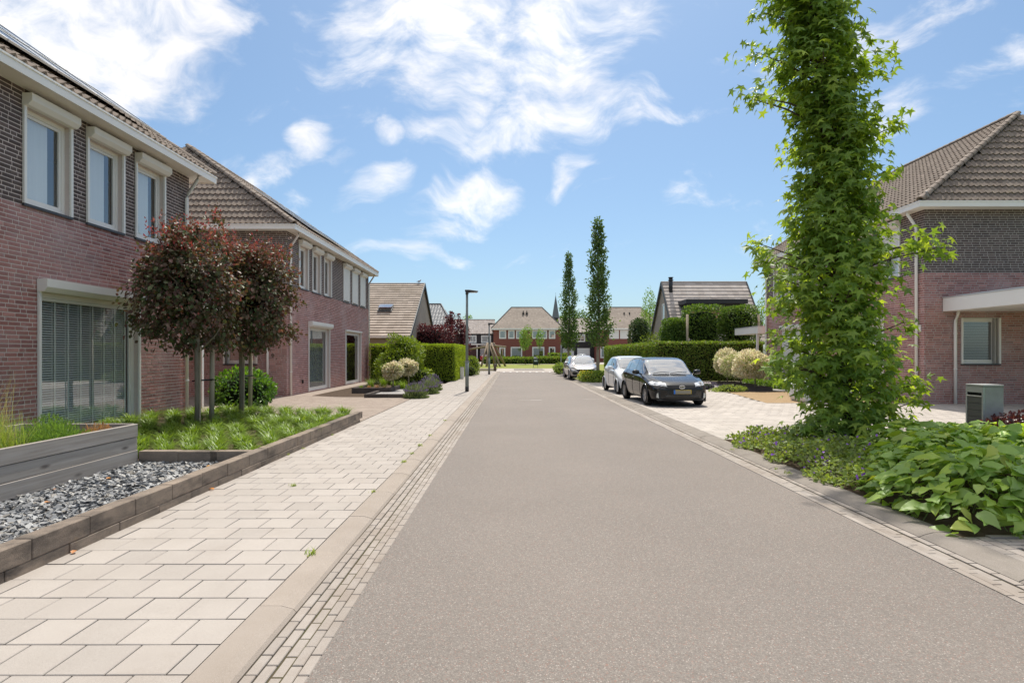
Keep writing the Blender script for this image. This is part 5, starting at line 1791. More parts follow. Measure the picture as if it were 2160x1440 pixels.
for i in range(8):
    obj('block', mex, M['edge_one'], ebk, Matrix.Translation((-3.95 - i * .545, 13.42 + (.0 if i < 2 else min(1.2, (i - 1) * .3)), .06)))
tag(MB().quad((-5.15, 1.5, .065), (-3.6, 1.5, .065), (-3.6, 8.05, .065), (-5.15, 8.05, .065)).build('gravel_bed', M['soil'], None), 'bed under the slate chippings', 'bed', None, 'structure')
tag(MB().add([(-8.28, 8.0, .10), (-3.6, 8.0, .10), (-3.6, 13.45, .10), (-5.6, 14.6, .10), (-8.28, 14.9, .10)], [(0, 1, 2, 3, 4)]).build('planting_bed', M['soil'], None), 'dark soil bed under the sedges and red trees', 'bed', None, 'structure')
tag(MB().quad((-8.28, 1.5, .03), (-5.2, 1.5, .03), (-5.2, 8.0, .03), (-8.28, 8.0, .03)).build('planting_bed', M['soil'], None), 'soil strip between the wooden planter and the near house', 'bed', None, 'structure')
# slate chips
n = 9500
c = np.stack([rng.uniform(-5.13, -3.63, n), rng.uniform(2.2, 8.0, n), rng.uniform(.085, .118, n)], -1)
V = np.array([(-1, -1, -1), (1, -1, -1), (1, 1, -1), (-1, 1, -1), (-1, -1, 1), (1, -1, 1), (1, 1, 1), (-1, 1, 1)], float)[None] * np.stack([rng.uniform(.012, .040, n), rng.uniform(.010, .026, n), rng.uniform(.003, .008, n)], -1)[:, None]
V = V * (1 + rng.uniform(-.45, .25, (n, 8, 3)) * np.array([1, 1, .5]))
az, ti, tj = rng.uniform(0, 6.28, n), rng.normal(size=n) * .30, rng.normal(size=n) * .30
ca, sa = np.cos(az)[:, None], np.sin(az)[:, None]
z = V[..., 2] + V[..., 0] * ti[:, None] + V[..., 1] * tj[:, None]
V = np.stack([V[..., 0] * ca - V[..., 1] * sa, V[..., 0] * sa + V[..., 1] * ca, z], -1) + c[:, None]
F = (np.arange(n)[:, None, None] * 8 + np.array(BOXF)[None]).reshape(-1, 4)
tag(obj('slate_chippings', np_mesh('slate', V.reshape(-1, 3), F), M['slate'], None), 'dark grey slate chippings between planter and block edging', 'gravel', None, 'stuff')
LM['dead'] = leafmat('dry_leaf', [(.42, .17, .04), (.33, .14, .05), (.46, .24, .08)], 'object', trans=.2)
dm = np_mesh('fallen_leaf', ROUND[0] * np.array([.06, .06, .12]), ROUND[1])
for i, (x, y, z) in enumerate([(-4.95, 4.5, .125), (-4.9, 5.2, .125), (-4.75, 6.9, .125), (-5.0, 6.35, .125), (-4.0, 7.6, .125), (-3.44, 4.55, .04), (-3.43, 6.7, .04), (-4.6, 5.8, .125)]):
    o = obj('fallen_leaf', dm, LM['dead'], None, Matrix.Translation((x, y, z)) @ Matrix.Rotation(i * 1.3, 4, 'Z') @ Matrix.Rotation(.25, 4, 'X'))
    tag(o, 'small dry orange leaf lying on the slate chippings' if z > .1 else 'small dry orange leaf lying at the foot of the block edging', 'leaf', 'dry leaves on the slate' if z > .1 else 'dry leaves on the pavement edge')

# sedge tufts
tufts = []
for v_ in range(4):
    n = 170
    C = np.stack([rng.normal(size=n) * .035, rng.normal(size=n) * .035, np.zeros(n)], -1)
    V, F = blades(C, rng.uniform(0, 6.28, n), rng.uniform(.26, .44, n), rng.uniform(.3, .85, n), rng.uniform(.012, .020, n), rng.uniform(.35, .75, n), 5)
    tufts.append(np_mesh('sedge_tuft', V, F))
sp_ = []
yy = 8.32
row = 0
while yy < 14.6:
    xx = -3.78 - (row % 2) * .15
    while xx > -8.15:
        far = yy > 13.4 + max(0, (-3.6 - xx)) * .55
        hyd = math.hypot(xx + 7.45, yy - 16.2) < .8
        if not far and not hyd and min(math.hypot(xx + 6.33, yy - 11.7), math.hypot(xx + 6.4, yy - 13.75)) > .12:
            sp_.append((xx + random.uniform(-.07, .07), yy + random.uniform(-.07, .07)))
        xx -= .43
    yy += .40
    row += 1
for i, (x, y) in enumerate(sp_):
    s = random.uniform(.85, 1.2)
    o = obj('sedge_tuft', tufts[i % 4], LM['sedge'], None, Matrix.Translation((x, y, .09)) @ Matrix.Rotation(random.uniform(0, 6.28), 4, 'Z') @ Matrix.Diagonal((s, s, s * random.uniform(.85, 1.1), 1)))
    lb = 'bright green sedge tuft in the front row behind the short cross row of blocks' if y < 8.6 else ('bright green sedge tuft overhanging the block edging along the pavement' if x > -4.0 else ('bright green sedge tuft against the wall of the near house' if x < -7.7 else 'bright green sedge tuft in the middle of the bed around the red trees'))
    tag(o, lb, 'sedge', 'sedge tufts below the red trees')

# weeds along the kerb joint
wm = []
for v_ in range(2):
    n = 26
    C = np.stack([rng.normal(size=n) * .02, rng.normal(size=n) * .03, np.zeros(n)], -1)
    V, F = blades(C, rng.uniform(0, 6.28, n), rng.uniform(.02, .065, n), rng.uniform(.3, 1., n), rng.uniform(.006, .012, n), rng.uniform(0, .4, n), 3)
    wm.append(np_mesh('weed', V, F))
for i, (x, y) in enumerate([(-1.575, 8.4), (-1.575, 9.1), (-1.575, 9.9), (-1.575, 11.1), (-1.575, 4.55), (-2.6, 6.9), (3.56, 9.5), (3.56, 7.9), (3.6, 7.6), (-3.47, 9.0), (-3.46, 9.6), (-3.47, 11.2), (-1.575, 13.6), (-1.575, 6.6), (3.9, 5.2), (4.3, 4.97), (4.5, 5.1), (3.86, 5.6)]):
    o = obj('weed', wm[i % 2], LM['grass'], None, Matrix.Translation((x, y, ZS)) @ Matrix.Rotation(i * 1.7, 4, 'Z') @ Matrix.Scale(random.uniform(.6, 1.1), 4))
    tag(o, 'small green weed growing in the joint along the left kerb' if abs(x + 1.575) < .1 else 'small green weed at the edge of the paving', 'weed', 'weeds along the left kerb' if abs(x + 1.575) < .1 else 'weeds at the paving edges')

# ------------------------------------------------------------------ garden of the second house
M['edge_dark'] = surf('dark_edging', [(.085, .072, .066), (.11, .092, .084)], ((.06, .05, .046), .6), 5., .9, 'object', .1, .4, 80., .2)
b1 = thing('raised_bed', 'dark raised bed edging with small grasses before the second house', 'bed', (-5.6, 23.5, 0))
for x0 in (-6.32, -5.6):
    MB().box(x0, x0 + .712, 22.84, 22.98, .0, .25).build('block', M['edge_dark'], b1, bevel=.005)
for i in range(5):
    MB().box(-4.88, -4.76, 22.84 + i * .64, 23.47 + i * .64, .0, .25).build('block', M['edge_dark'], b1, bevel=.005)
    MB().box(-6.32, -6.18, 22.99 + i * .64, 23.61 + i * .64, .0, .25).build('block', M['edge_dark'], b1, bevel=.005)
MB().box(-6.2, -4.89, 22.98, 26, .0, .19).build('soil', M['soil'], b1)
b2 = thing('raised_bed', 'low dark edging of the stony bed beside the lavender', 'bed', (-4.5, 20.8, 0))
for x0 in (-5.15, -4.45):
    MB().box(x0, x0 + .69, 20.64, 20.76, .0, .16).build('block', M['edge_dark'], b2, bevel=.005)
for i in range(3):
    MB().box(-5.27, -5.16, 20.64 + i * .66, 21.29 + i * .66, .0, .16).build('block', M['edge_dark'], b2, bevel=.005)
MB().box(-5.15, -3.6, 20.77, 26, -.02, .09).build('soil', M['gravel_grey'], b2)
tag(MB().add([(-7.45, 21.6, ZS + .004), (-6.3, 21.0, ZS + .004), (-5.2, 20.9, ZS + .004), (-5.2, 32, ZS + .004), (-7.45, 32, ZS + .004)], [(0, 1, 2, 3, 4)]).build('planting_bed', M['soil'], None), 'brown soil bed before the second house', 'bed', None, 'structure')
tag(MB().quad((-5.2, 23, ZS - .004), (-3.5, 20.2, ZS - .004), (-3.5, 30.3, ZS - .004), (-5.2, 32.6, ZS - .004)).build('planting_bed', surf('pebble_bed', (.26, .225, .19), ((.15, .13, .11), .7), 25., .9, None, 0, .8, 30., .2, speck=((.5, .47, .43), (.09, .08, .07), 22., .8)), None), 'pebbly bed around the lavender and big green shrub', 'bed', None, 'structure')
gm = []
for v_ in range(2):
    n = 170
    C = np.stack([rng.normal(size=n) * .05, rng.normal(size=n) * .05, np.zeros(n)], -1)
    V, F = blades(C, rng.uniform(0, 6.28, n), rng.uniform(.18, .42, n), rng.uniform(.15, .75, n), rng.uniform(.008, .014, n), rng.uniform(.05, .4, n), 4)
    gm.append(np_mesh('grass_tuft', V, F))
for i, (x, y, z, s, lb, mt) in enumerate([(-6.0, 24.6, .19, 1.2, 'green grass tuft at the back left of the raised bed', 'sedge'), (-5.55, 25.0, .19, 1.25, 'green grass tuft at the back of the raised bed', 'sedge'), (-4.7, 24.8, .05, 1.4, 'green grass tuft beside the small pale willow', 'sedge'), (-4.95, 24.2, .19, .9, 'low green tuft at the right of the raised bed', 'sedge'),
                                          (-6.05, 23.2, .19, .55, 'leftmost low tuft at the front of the raised bed', 'sedge'), (-5.72, 23.2, .19, .5, 'rusty low tuft in the front row of the raised bed', 'rust'), (-5.4, 23.2, .19, .6, 'rusty low tuft in the middle of the raised bed', 'rust'), (-5.12, 23.25, .19, .55, 'yellowish low tuft at the front right of the raised bed', 'straw'), (-6.1, 26.2, .1, 1.3, 'grey-green tuft against the second house', 'lav')]):
    tag(obj('grass_tuft', gm[i % 2].copy(), LM[mt], None, Matrix.Translation((x, y, z)) @ Matrix.Rotation(i, 4, 'Z') @ Matrix.Scale(s, 4)), lb, 'grass', 'tufts in the raised bed')


def lavender(label, x, y, rx, ry, h):
    t = thing('lavender_bush', label, 'lavender', (x, y, ZS), 'lavender along the pavement')
    n = 1500
    P, d = shell((x, y, .05), (rx, ry, h * .8), n, .5, .15, .03)
    leaf_mass('foliage', t, P, d + np.array([0, 0, .9]) + rng.normal(size=P.shape) * .25, rdir(n), rng.uniform(.08, .16, n), SLIM, LM['lav'])
    m = 520
    P, d = shell((x, y, .10), (rx * 1.02, ry * 1.02, h * .98), m, .85, .1, h * .5)
    leaf_mass('flower_spikes', t, P, d * .5 + np.array([0, 0, 1.]) + rng.normal(size=P.shape) * .2, rdir(m), rng.uniform(.07, .12, m), SLIM, LM['lavf'])
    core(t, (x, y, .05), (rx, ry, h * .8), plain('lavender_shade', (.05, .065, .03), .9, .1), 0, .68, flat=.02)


lavender('nearest lavender bush at the corner of the pavement', -3.42, 20.55, .40, .42, .52)
lavender('second lavender bush along the pavement', -3.30, 22.7, .36, .45, .56)
lavender('third lavender bush along the pavement near the hedge', -3.42, 24.9, .36, .45, .6)

# ------------------------------------------------------------------ right hand planting bed
tag(MB().add([(3.80, 4.99, .028), (10.5, 4.99, .028), (10.5, 8.8, .028), (7.0, 10.64, .028), (3.80, 10.64, .028)], [(0, 1, 2, 3, 4)]).build('planting_bed', M['soil'], None), 'dark soil bed below the sweetgum and broad-leaved plants', 'bed', None, 'structure')
BLC = [(.130, .205, .048), (.162, .245, .058), (.110, .18, .042), (.20, .29, .068), (.25, .33, .05), (.145, .225, .052), (.18, .26, .075), (.27, .30, .06)]
LM['dock'] = leafmat('broad_leaf', BLC, trans=.36, rough=.42, spec=.4, tint=(1.4, 1.35, .4), rv=.18)
LM['dock_one'] = leafmat('broad_leaf_near', BLC, 'object', trans=.36, rough=.42, spec=.4, tint=(1.4, 1.35, .4), rv=.18)
bl = thing('broadleaf_plant', 'mass of big light green leaves in the near right planting bed', 'plant', (6.2, 6.6, .05))


def mound(x, y):
    """height of the leaf canopy"""
    e = min((x - 3.80 - max(0, y - 6.1) * .42) / .75, (y - 4.98) / .55, (9.0 - y) / .6, (10.4 - x) / .5)
    if e <= 0:
        return 0
    return (.60 - .04 * max(0, y - 7.5) + .07 * math.sin(x * 2.1 + y) + .05 * math.sin(y * 3.7)) * min(1, e) ** .55


P, Bv, Nv, S = [], [], [], []
for i in range(6800):
    x, y = random.uniform(3.82, 10.3), random.uniform(5.0, 9.0)
    h = mound(x, y)
    if h < .07:
        continue
    e = .12
    gx, gy = (mound(x + e, y) - mound(x - e, y)) / (2 * e), (mound(x, y + e) - mound(x, y - e)) / (2 * e)
    out = Vector((-gx, -gy, .9)).normalized()
    z = h * random.uniform(.55, 1.0) ** .6 + .03
    if random.random() < .25:
        z = h * random.uniform(.2, .8)
    a = random.uniform(0, 6.28)
    tip = Vector((math.cos(a), math.sin(a), random.uniform(-.45, .35))) + Vector((out.x, out.y, 0)) * 1.1
    P.append((x, y, z))
    Bv.append(tip)
    Nv.append(Vector((out.x * .6, out.y * .6, 1)) + Vector((random.gauss(0, .5), random.gauss(0, .5), 0)))
    S.append(random.choice((random.uniform(.07, .13), random.uniform(.12, .19), random.uniform(.16, .24))))
P, Bv, Nv, S = np.array(P), np.array(Bv), np.array(Nv), np.array(S)
sel = np.arange(len(P))
sel = sel[np.argsort((P[:, 1] - .75 * (P[:, 2] - .3)) + np.maximum(0, P[:, 0] - 6.8) * .8)][:300]
leaf_ones('leaf', bl, sel, P, Bv, Nv, S, BROAD, LM['dock_one'], True)
kp_ = np.ones(len(P), bool)
kp_[sel] = False
leaf_mass('foliage', bl, P[kp_], Bv[kp_], Nv[kp_], S[kp_], BROAD, LM['dock'], True)
st_ = MB()
for i in rng.choice(len(P), 420, replace=False):
    p = P[i]
    st_.tube([(p[0] + random.gauss(0, .05), p[1] + random.gauss(0, .05), .04), (p[0] - Bv[i][0] * .06, p[1] - Bv[i][1] * .06, p[2] * .6), tuple(p)], .005, 4, False)
st_.build('stems', surf('green_stem', (.12, .17, .05), ((.2, .16, .07), .5), 4., .6), bl, kind='stuff')
# geranium ground cover
gr = thing('geranium_patch', 'low geranium ground cover with small violet flowers below the sweetgum', 'ground cover', (4.7, 8.7, .05))
LM['geran'] = leafmat('geranium_leaf', [(.100, .142, .040), (.13, .175, .048), (.16, .21, .05), (.115, .135, .055), (.22, .27, .055)], trans=.42, rough=.5, tint=(1.3, 1.25, .5))
LM['violet'] = leafmat('violet_flower', [(.18, .06, .36), (.24, .09, .45), (.14, .06, .26)], trans=.3, tint=(1.1, .8, 1.2))
n = 13000
x = rng.uniform(3.70, 6.0, n)
y = rng.uniform(6.6, 10.6, n)
ok = (x > 3.8 + .12 * np.sin(y * 5) - .05 * (y < 8)) & (x < 4.35 + (y - 6.6) * .55) & ~((x > 5.3) & (y < 8))
x, y = x[ok], y[ok]
h = .10 + .20 * np.exp(-((y - 8.2) / 1.0) ** 2) + .16 * np.exp(-((y - 9.9) / .5) ** 2) * (x > 4.1) + .05 * np.sin(x * 7) * np.sin(y * 6)
edge_ = np.clip((x - 3.75) / .3, .15, 1)
P = np.stack([x, y, .05 + np.maximum(h, .05) * edge_ * rng.uniform(.3, 1.05, len(x))], -1)
leaf_mass('foliage', gr, P, rdir(len(P)) + np.array([0, 0, .35]), rdir(len(P)) * .6 + np.array([0, -.2, .9]), rng.uniform(.035, .07, len(P)), ROUND, LM['geran'])
m = rng.choice(len(P), 260, replace=False)
Q = P[m] + np.array([0, 0, .05])
leaf_mass('flowers', gr, Q, rdir(260) + np.array([0, 0, .2]), rdir(260) * .6 + np.array([0, -.5, .7]), rng.uniform(.025, .05, 260), ROUND, LM['violet'])
LM['maroon'] = leafmat('maroon_leaf', [(.035, .016, .018), (.055, .022, .024), (.085, .030, .030), (.028, .018, .018)], trans=.25, rough=.3, spec=.5, tint=(1.5, .7, .6))
t = bush('maroon_shrub', 'dark maroon-leaved shrub in front of the mailbox', 'shrub', (7.78, 8.95, .30), (.52, .42, .36), 1900, .06, LM['maroon'], ROUND, DKR, .6, .35, .1, .5, None, .05, None, .7, .3)

# ------------------------------------------------------------------ beds by the right house
tag(MB().add([(8.02, 18.42, ZS + .004), (8.72, 23.75, ZS + .004), (12.3, 23.75, ZS + .004), (12.4, 18.42, ZS + .004)], [(0, 1, 2, 3)]).build('sand_patch', M['sand'], None), 'bare patch of yellow sand beside the driveway', 'sand', None, 'structure')
tag(MB().add([(8.9, 23.78, ZS + .002), (8.9, 30.2, ZS + .002), (12.6, 30.2, ZS + .002), (12.6, 23.78, ZS + .002)], [(0, 1, 2, 3)]).build('gravel_bed', M['gravel_grey'], None), 'grey gravel bed under the pale round willows', 'bed', None, 'structure')
tag(MB().box(8.85, 12.6, 23.70, 23.76, -.05, .075).build('border', M['edge_dark'], None), 'thin dark border between sand and gravel bed', 'border')
for i, (x, y, lb) in enumerate([(10.30, 24.95, 'nearest square dark planter frame round a pale willow'), (10.5, 27.0, 'middle square dark planter frame round a pale willow'), (10.62, 29.0, 'farthest square dark planter frame round a pale willow')]):
    t = thing('willow_planter', lb, 'planter', (x, y, ZS), 'planter frames in the gravel bed')
    for a, b, c, d in ((-.62, .62, -.45, -.39), (-.62, .62, .39, .45), (-.62, -.56, -.388, .388), (.56, .62, -.388, .388)):
        MB().box(x + a, x + b, y + c, y + d, .0, .19).build('board', M['edge_dark'], t, bevel=.004)
    MB().box(x - .56, x + .56, y - .39, y + .39, .0, .12).build('soil', M['soil'], t)
LM['box'] = leafmat('box_leaf', [(.075, .135, .018), (.10, .17, .022), (.13, .20, .03)], trans=.35, rough=.4, tint=(1.3, 1.3, .4))
P, d = shell((0, 0, .15), (.27, .27, .19), 420, .8, .08, .0)
V, F = leaf_arrays(P, d + rng.normal(size=P.shape) * .4, d + np.array([0, 0, .5]) + rng.normal(size=P.shape) * .4, rng.uniform(.045, .08, 420), ROUND)
bx = np_mesh('box_ball', V, F)
for i in range(11):
    o = obj('box_ball', bx, LM['box'], None, Matrix.Translation((11.85, 24.4 + i * .5, ZS)) @ Matrix.Rotation(i * 1.1, 4, 'Z') @ Matrix.Scale(random.uniform(.9, 1.08), 4))
    tag(o, 'nearest clipped box ball of the row at the foot of the right house' if i == 0 else ('farthest clipped box ball of the row, beside the green bin' if i == 10 else 'small clipped box ball inside the row at the foot of the right house'), 'box ball', 'row of box balls by the right house')
bush('herb_plant', 'purple flowering herbs behind the black car', 'plant', (8.5, 25.6, .16), (.55, .7, .2), 700, .06, LM['lavf'], SLIM, DK, .5, .3, 0, .5, None, .03, None, .6, .8)
bush('herb_plant', 'low light green plants at the corner of the gravel bed', 'plant', (8.9, 23.9, .1), (.75, .5, .18), 800, .07, LM['geran'], ROUND, DK, .5, .3, 0, .5, None, .03, None, .6, .5)

# ------------------------------------------------------------------ cars


def spline(xs, ys, x):
    """monotone-ish smooth interpolation through points"""
    xs, ys = np.asarray(xs, float), np.asarray(ys, float)
    h = np.diff(xs)
    dl = np.diff(ys) / h
    m = np.zeros_like(ys)
    m[0], m[-1] = dl[0], dl[-1]
    for i in range(1, len(xs) - 1):
        m[i] = 0 if dl[i - 1] * dl[i] <= 0 else 2 * dl[i - 1] * dl[i] / (dl[i - 1] + dl[i])
    x = np.clip(x, xs[0], xs[-1])
    i = np.clip(np.searchsorted(xs, x, 'right') - 1, 0, len(xs) - 2)
    t = (x - xs[i]) / h[i]
    return (2 * t ** 3 - 3 * t ** 2 + 1) * ys[i] + (t ** 3 - 2 * t ** 2 + t) * h[i] * m[i] + (-2 * t ** 3 + 3 * t ** 2) * ys[i + 1] + (t ** 3 - t ** 2) * h[i] * m[i + 1]


def ring(w_, zf, zb, zt, n):
    d = zt - zb
    h = zb - zf
    k_ = np.array([(0, zf), (.78 * w_, zf), (.93 * w_, zf + .06 * h), (.985 * w_, zf + .28 * h), (1.0 * w_, zf + .60 * h), (.995 * w_, zf + .80 * h), (.975 * w_, zf + .93 * h), (.925 * w_, zb + .0 * d),
                   (.875 * w_, zb + .18 * d), (.79 * w_, zb + .60 * d), (.715 * w_, zb + .86 * d), (.62 * w_, zb + .955 * d), (.36 * w_, zb + .99 * d), (0, zt)])
    t = np.arange(len(k_), dtype=float)
    q = np.linspace(0, len(k_) - 1, n)
    return np.stack([spline(t, k_[:, 0], q), spline(t, k_[:, 1], q)], -1), q


CARM = dict(tyre=surf('tyre', (.020, .020, .021), ((.035, .033, .03), .5), 20., .85, None, 0, .2, 80., .2), rim=surf('alloy_rim', (.42, .42, .43), ((.30, .30, .31), .4), 12., .3, None, 0, 0, 1, .5, metal=.85),
            glass=glassmat('car_glass', (.30, .33, .33), .24, 1.2), screen=glassmat('windscreen_glass', (.40, .43, .43), .46, 1.2), trim=plain('car_black_trim', (.012, .012, .013), .35, .5), grille=plain('grille_mesh', (.006, .006, .007), .4, .5),
            lamp=glassmat('headlamp_glass', (.85, .87, .88), .25, 1.2), lampin=plain('headlamp_reflector', (.55, .56, .58), .25, .5, .7), chrome=plain('chrome', (.75, .75, .76), .12, .5, 1.), seat=plain('seat_cloth', (.03, .03, .033), .9, .2),
            under=plain('car_underside', (.006, .006, .006), .9, .1), red=plain('tail_lamp_red', (.35, .01, .01), .2, .5), plate=plain('plate_yellow', (.56, .40, .03), .5, .3), blur=plain('plate_face', (.265, .245, .20), .6, .2), blue=plain('plate_blue', (.02, .16, .58), .5, .3))


def wheel_meshes(r, wd, spokes=7):
    V, F = [], []
    prof = [(.62, -.5), (.70, -.5), (.93, -.47), (.985, -.40), (1.0, -.2), (1.0, .2), (.985, .40), (.93, .47), (.70, .5), (.64, .5), (.62, .42)]
    n = 40
    for a in range(n):
        th = 2 * math.pi * a / n
        for pr, px in prof:
            V.append((px * wd, pr * r * math.cos(th), pr * r * math.sin(th)))
    m = len(prof)
    for a in range(n):
        for b in range(m - 1):
            F.append((a * m + b, a * m + b + 1, ((a + 1) % n) * m + b + 1, ((a + 1) % n) * m + b))
    tyre = np_mesh('wheel', np.array(V), np.array(F), True)
    q = MB()
    R1 = .645 * r
    V, F = [], []
    pf = [(.645 * r, .5 * wd - .004), (.615 * r, .5 * wd - .006), (.60 * r, .30 * wd), (.60 * r, -.3 * wd)]
    for a in range(n):
        th = 2 * math.pi * a / n
        for pr, px in pf:
            V.append((px, pr * math.cos(th), pr * math.sin(th)))
    for a in range(n):
        for b in range(3):
            F.append((a * 4 + b, a * 4 + b + 1, ((a + 1) % n) * 4 + b + 1, ((a + 1) % n) * 4 + b))
    q.add(V, F)
    for i in range(spokes):
        for off in (-.11, .11):
            a = 2 * math.pi * i / spokes + off
            c, s = math.cos(a), math.sin(a)
            e = Matrix(((1, 0, 0, 0), (0, c, -s, 0), (0, s, c, 0), (0, 0, 0, 1)))
            q.boxm(e @ Matrix.Translation((.36 * wd, .36 * r, 0)), .018, .52 * r, .045 * r / .3)
    q.tube([(.30 * wd, 0, 0), (.46 * wd, 0, 0)], .13 * r, 14)
    rim = q.mesh('rim', False)
    back = MB().tube([(.05 * wd, 0, 0), (.10 * wd, 0, 0)], .60 * r, 24).mesh('brake_disc', False)
    return tyre, rim, back


def car(name, label, pos, yaw, sp, paint, dens=1.0, group=None):
    """local: x across, y from nose (0) to tail (L), z up"""
    L, W, H = sp['L'], sp['W'] / 2, sp['H']
    root = thing(name, label, 'car', (0, 0, 0), group)
    ny, nr = int(150 * dens), int(92 * dens)
    ys = np.concatenate([np.linspace(0, .5, int(ny * .3), endpoint=False), np.linspace(.5, L - .4, int(ny * .5), endpoint=False), np.linspace(L - .4, L, int(ny * .2))])
    zt, zb, wd = spline(*sp['top'], ys), spline(*sp['belt'], ys), spline(*sp['wide'], ys)
    zf = spline(*sp['floor'], ys)
    zb = np.minimum(zb, zt - .012)
    half, q = [], None
    for i in range(len(ys)):
        r_, q = ring(wd[i], zf[i], zb[i], zt[i], nr)
        half.append(r_)
    half = np.array(half)
    full = np.concatenate([half, half[:, ::-1][:, 1:] * np.array([-1, 1])], 1)
    K = full.shape[1]
    tq = np.concatenate([q, q[::-1][1:]])
    V = np.stack([full[..., 0], np.repeat(ys[:, None], K, 1), full[..., 1]], -1)
    # nose plan curve and raked nose
    fall = np.exp(-V[..., 1] / .45)
    V[..., 1] += fall * sp.get('bow', .16) * (np.abs(V[..., 0]) / W) ** 2.2
    V[..., 1] += fall * sp.get('rake', .22) * np.clip(V[..., 2] - .52, 0, 1)
    fr = np.exp(-(L - V[..., 1]) / .35)
    V[..., 1] -= np.clip(fr, 0, 1) * .10 * (np.abs(V[..., 0]) / W) ** 2
    V[..., 1] -= np.clip(fr, 0, 1) * .25 * np.clip(V[..., 2] - .75, 0, 1)
    N_ = len(ys)
    vl = V.reshape(-1, 3)
    F, T, TY = [], [], []
    for i in range(N_ - 1):
        for j in range(K - 1):
            F.append((i * K + j, i * K + j + 1, (i + 1) * K + j + 1, (i + 1) * K + j))
            T.append((tq[j] + tq[j + 1]) / 2)
            TY.append((ys[i] + ys[i + 1]) / 2)
    # caps
    extra = []
    base = len(vl)
    nc = int(16 * dens)
    for end, idx in (('f', 0), ('r', N_ - 1)):
        rg = V[idx]
        c = np.array([0, rg[:, 1].min() if end == 'f' else rg[:, 1].max(), (rg[:, 2].min() + rg[:, 2].max()) / 2])
        prev = np.arange(idx * K, idx * K + K)
        for s in range(1, nc + 1):
            k_ = 1 - s / nc
            P = c + (rg - c) * np.array([k_, 1, k_])
            # keep the bowed and raked nose form
            xx, zz = P[:, 0], P[:, 2]
            if end == 'f':
                P[:, 1] = sp.get('bow', .16) * (np.abs(xx) / W) ** 2.2 + sp.get('rake', .22) * np.clip(zz - .52, 0, 1) - .035 * (1 - k_ ** 2)
            else:
                P[:, 1] = L - .10 * (np.abs(xx) / W) ** 2 - .25 * np.clip(zz - .75, 0, 1) + .02 * (1 - k_ ** 2)
            cur = np.arange(base, base + K)
            extra.append(P)
            base += K
            for j in range(K - 1):
                F.append((prev[j], prev[j + 1], cur[j + 1], cur[j]))
                T.append(-1 if end == 'f' else -2)
                TY.append(0 if end == 'f' else L)
            prev = cur
    vl = np.concatenate([vl] + extra)
    F, T, TY = np.array(F), np.array(T), np.array(TY)
    cen = vl[F].mean(1)
    ax, cy, cz = np.abs(cen[:, 0]), cen[:, 1], cen[:, 2]
    part = np.zeros(len(F), int)
    names = ['body']
    mats = [paint]
    ztf = spline(*sp['top'], TY)
    zbf = np.minimum(spline(*sp['belt'], TY), ztf)
    ctx = dict(x=cen[:, 0], ax=ax, y=cy, z=cz, t=T, ty=TY, zt=ztf, zb=zbf, W=W, L=L)
    for k_, (nm, mt, fn) in enumerate(sp['parts'](ctx)):
        names.append(nm)
        mats.append(CARM[mt] if isinstance(mt, str) else mt)
        part[fn & (part == 0)] = k_ + 1
    # wheel arches
    r = sp['wr']
    drop = np.zeros(len(F), bool)
    for wy in sp['axles']:
        drop |= (np.hypot(cy - wy, cz - r) < r + .045) & (ax > W * .62) & (cz < r * 2.3)
        drop |= (np.abs(cy - wy) < r + .04) & (cz < r) & (ax > W * .66)
    body = None
    for k_, nm in enumerate(names):
        sel = F[(part == k_) & ~drop]
        if not len(sel):
            continue
        sides = [sel]
        if nm in ('headlamp', 'tail_lamp', 'side_window', 'fog_bezel', 'pillar_trim'):
            xm = vl[sel][:, :, 0].mean(1)
            sides = [sel[xm < 0], sel[xm >= 0]]
        for sel in sides:
            if not len(sel):
                continue
            used, inv = np.unique(sel, return_inverse=True)
            me = np_mesh(nm, vl[used], inv.reshape(sel.shape), True)
            o = obj(nm, me, mats[k_], root)
            body = body or o
    for wy in sp['axles']:
        for sx in (-1, 1):
            pts = [(sx * (W + .001 - .006), wy + (r + .05) * math.cos(a), r + (r + .05) * math.sin(a)) for a in np.linspace(-.55, math.pi + .55, 22)]
            MB().tube(pts, .017, 6).build('wheel_arch', sp.get('arch', CARM['trim']), root, True)
            q_ = MB()
            for a0, a1 in zip(np.linspace(-.5, math.pi + .5, 15), np.linspace(-.5, math.pi + .5, 15)[1:]):
                A = [(sx * x_, wy + (r + .055) * math.cos(a_), r + (r + .055) * math.sin(a_)) for x_, a_ in ((W - .01, a0), (W - .01, a1), (W * .55, a1), (W * .55, a0))]
                q_.quad(*A)
            q_.build('wheel_well', CARM['under'], root)
    MB().box(-W * .62, W * .62, .22, L - .2, .17, .62).build('underbody', CARM['under'], root)
    tyre, rim, disc = wheel_meshes(r, sp.get('ww', .195), sp.get('spokes', 7))
    for wy in sp['axles']:
        for sx in (-1, 1):
            mx = Matrix.Translation((sx * (W - .105), wy, r)) @ (Matrix.Identity(4) if sx > 0 else Matrix.Rotation(math.pi, 4, 'Z'))
            wo_ = obj('wheel', tyre, CARM['tyre'], root, mx)
            obj('rim', rim, CARM['rim'], wo_, mx)
            obj('brake_disc', disc, CARM['under'], wo_, mx)
    # cabin
    MB().box(-W * .8, W * .8, sp['cowl'] + .2, L - .55, .55, sp['beltz'] - .05).build('cabin', CARM['seat'], root)
    for sx in (-1, 1):
        for yy in (sp['cowl'] + 1.05, sp['cowl'] + 1.9):
            q_ = MB().box(sx * .37 - .22, sx * .37 + .22, yy, yy + .12, .6, sp['beltz'] + .12)
            q_.box(sx * .37 - .11, sx * .37 + .11, yy + .02, yy + .10, sp['beltz'] + .15, sp['beltz'] + .33)
            q_.build('seat', CARM['seat'], root, bevel=.02)
    # mirrors
    my, mz = sp['mirror']
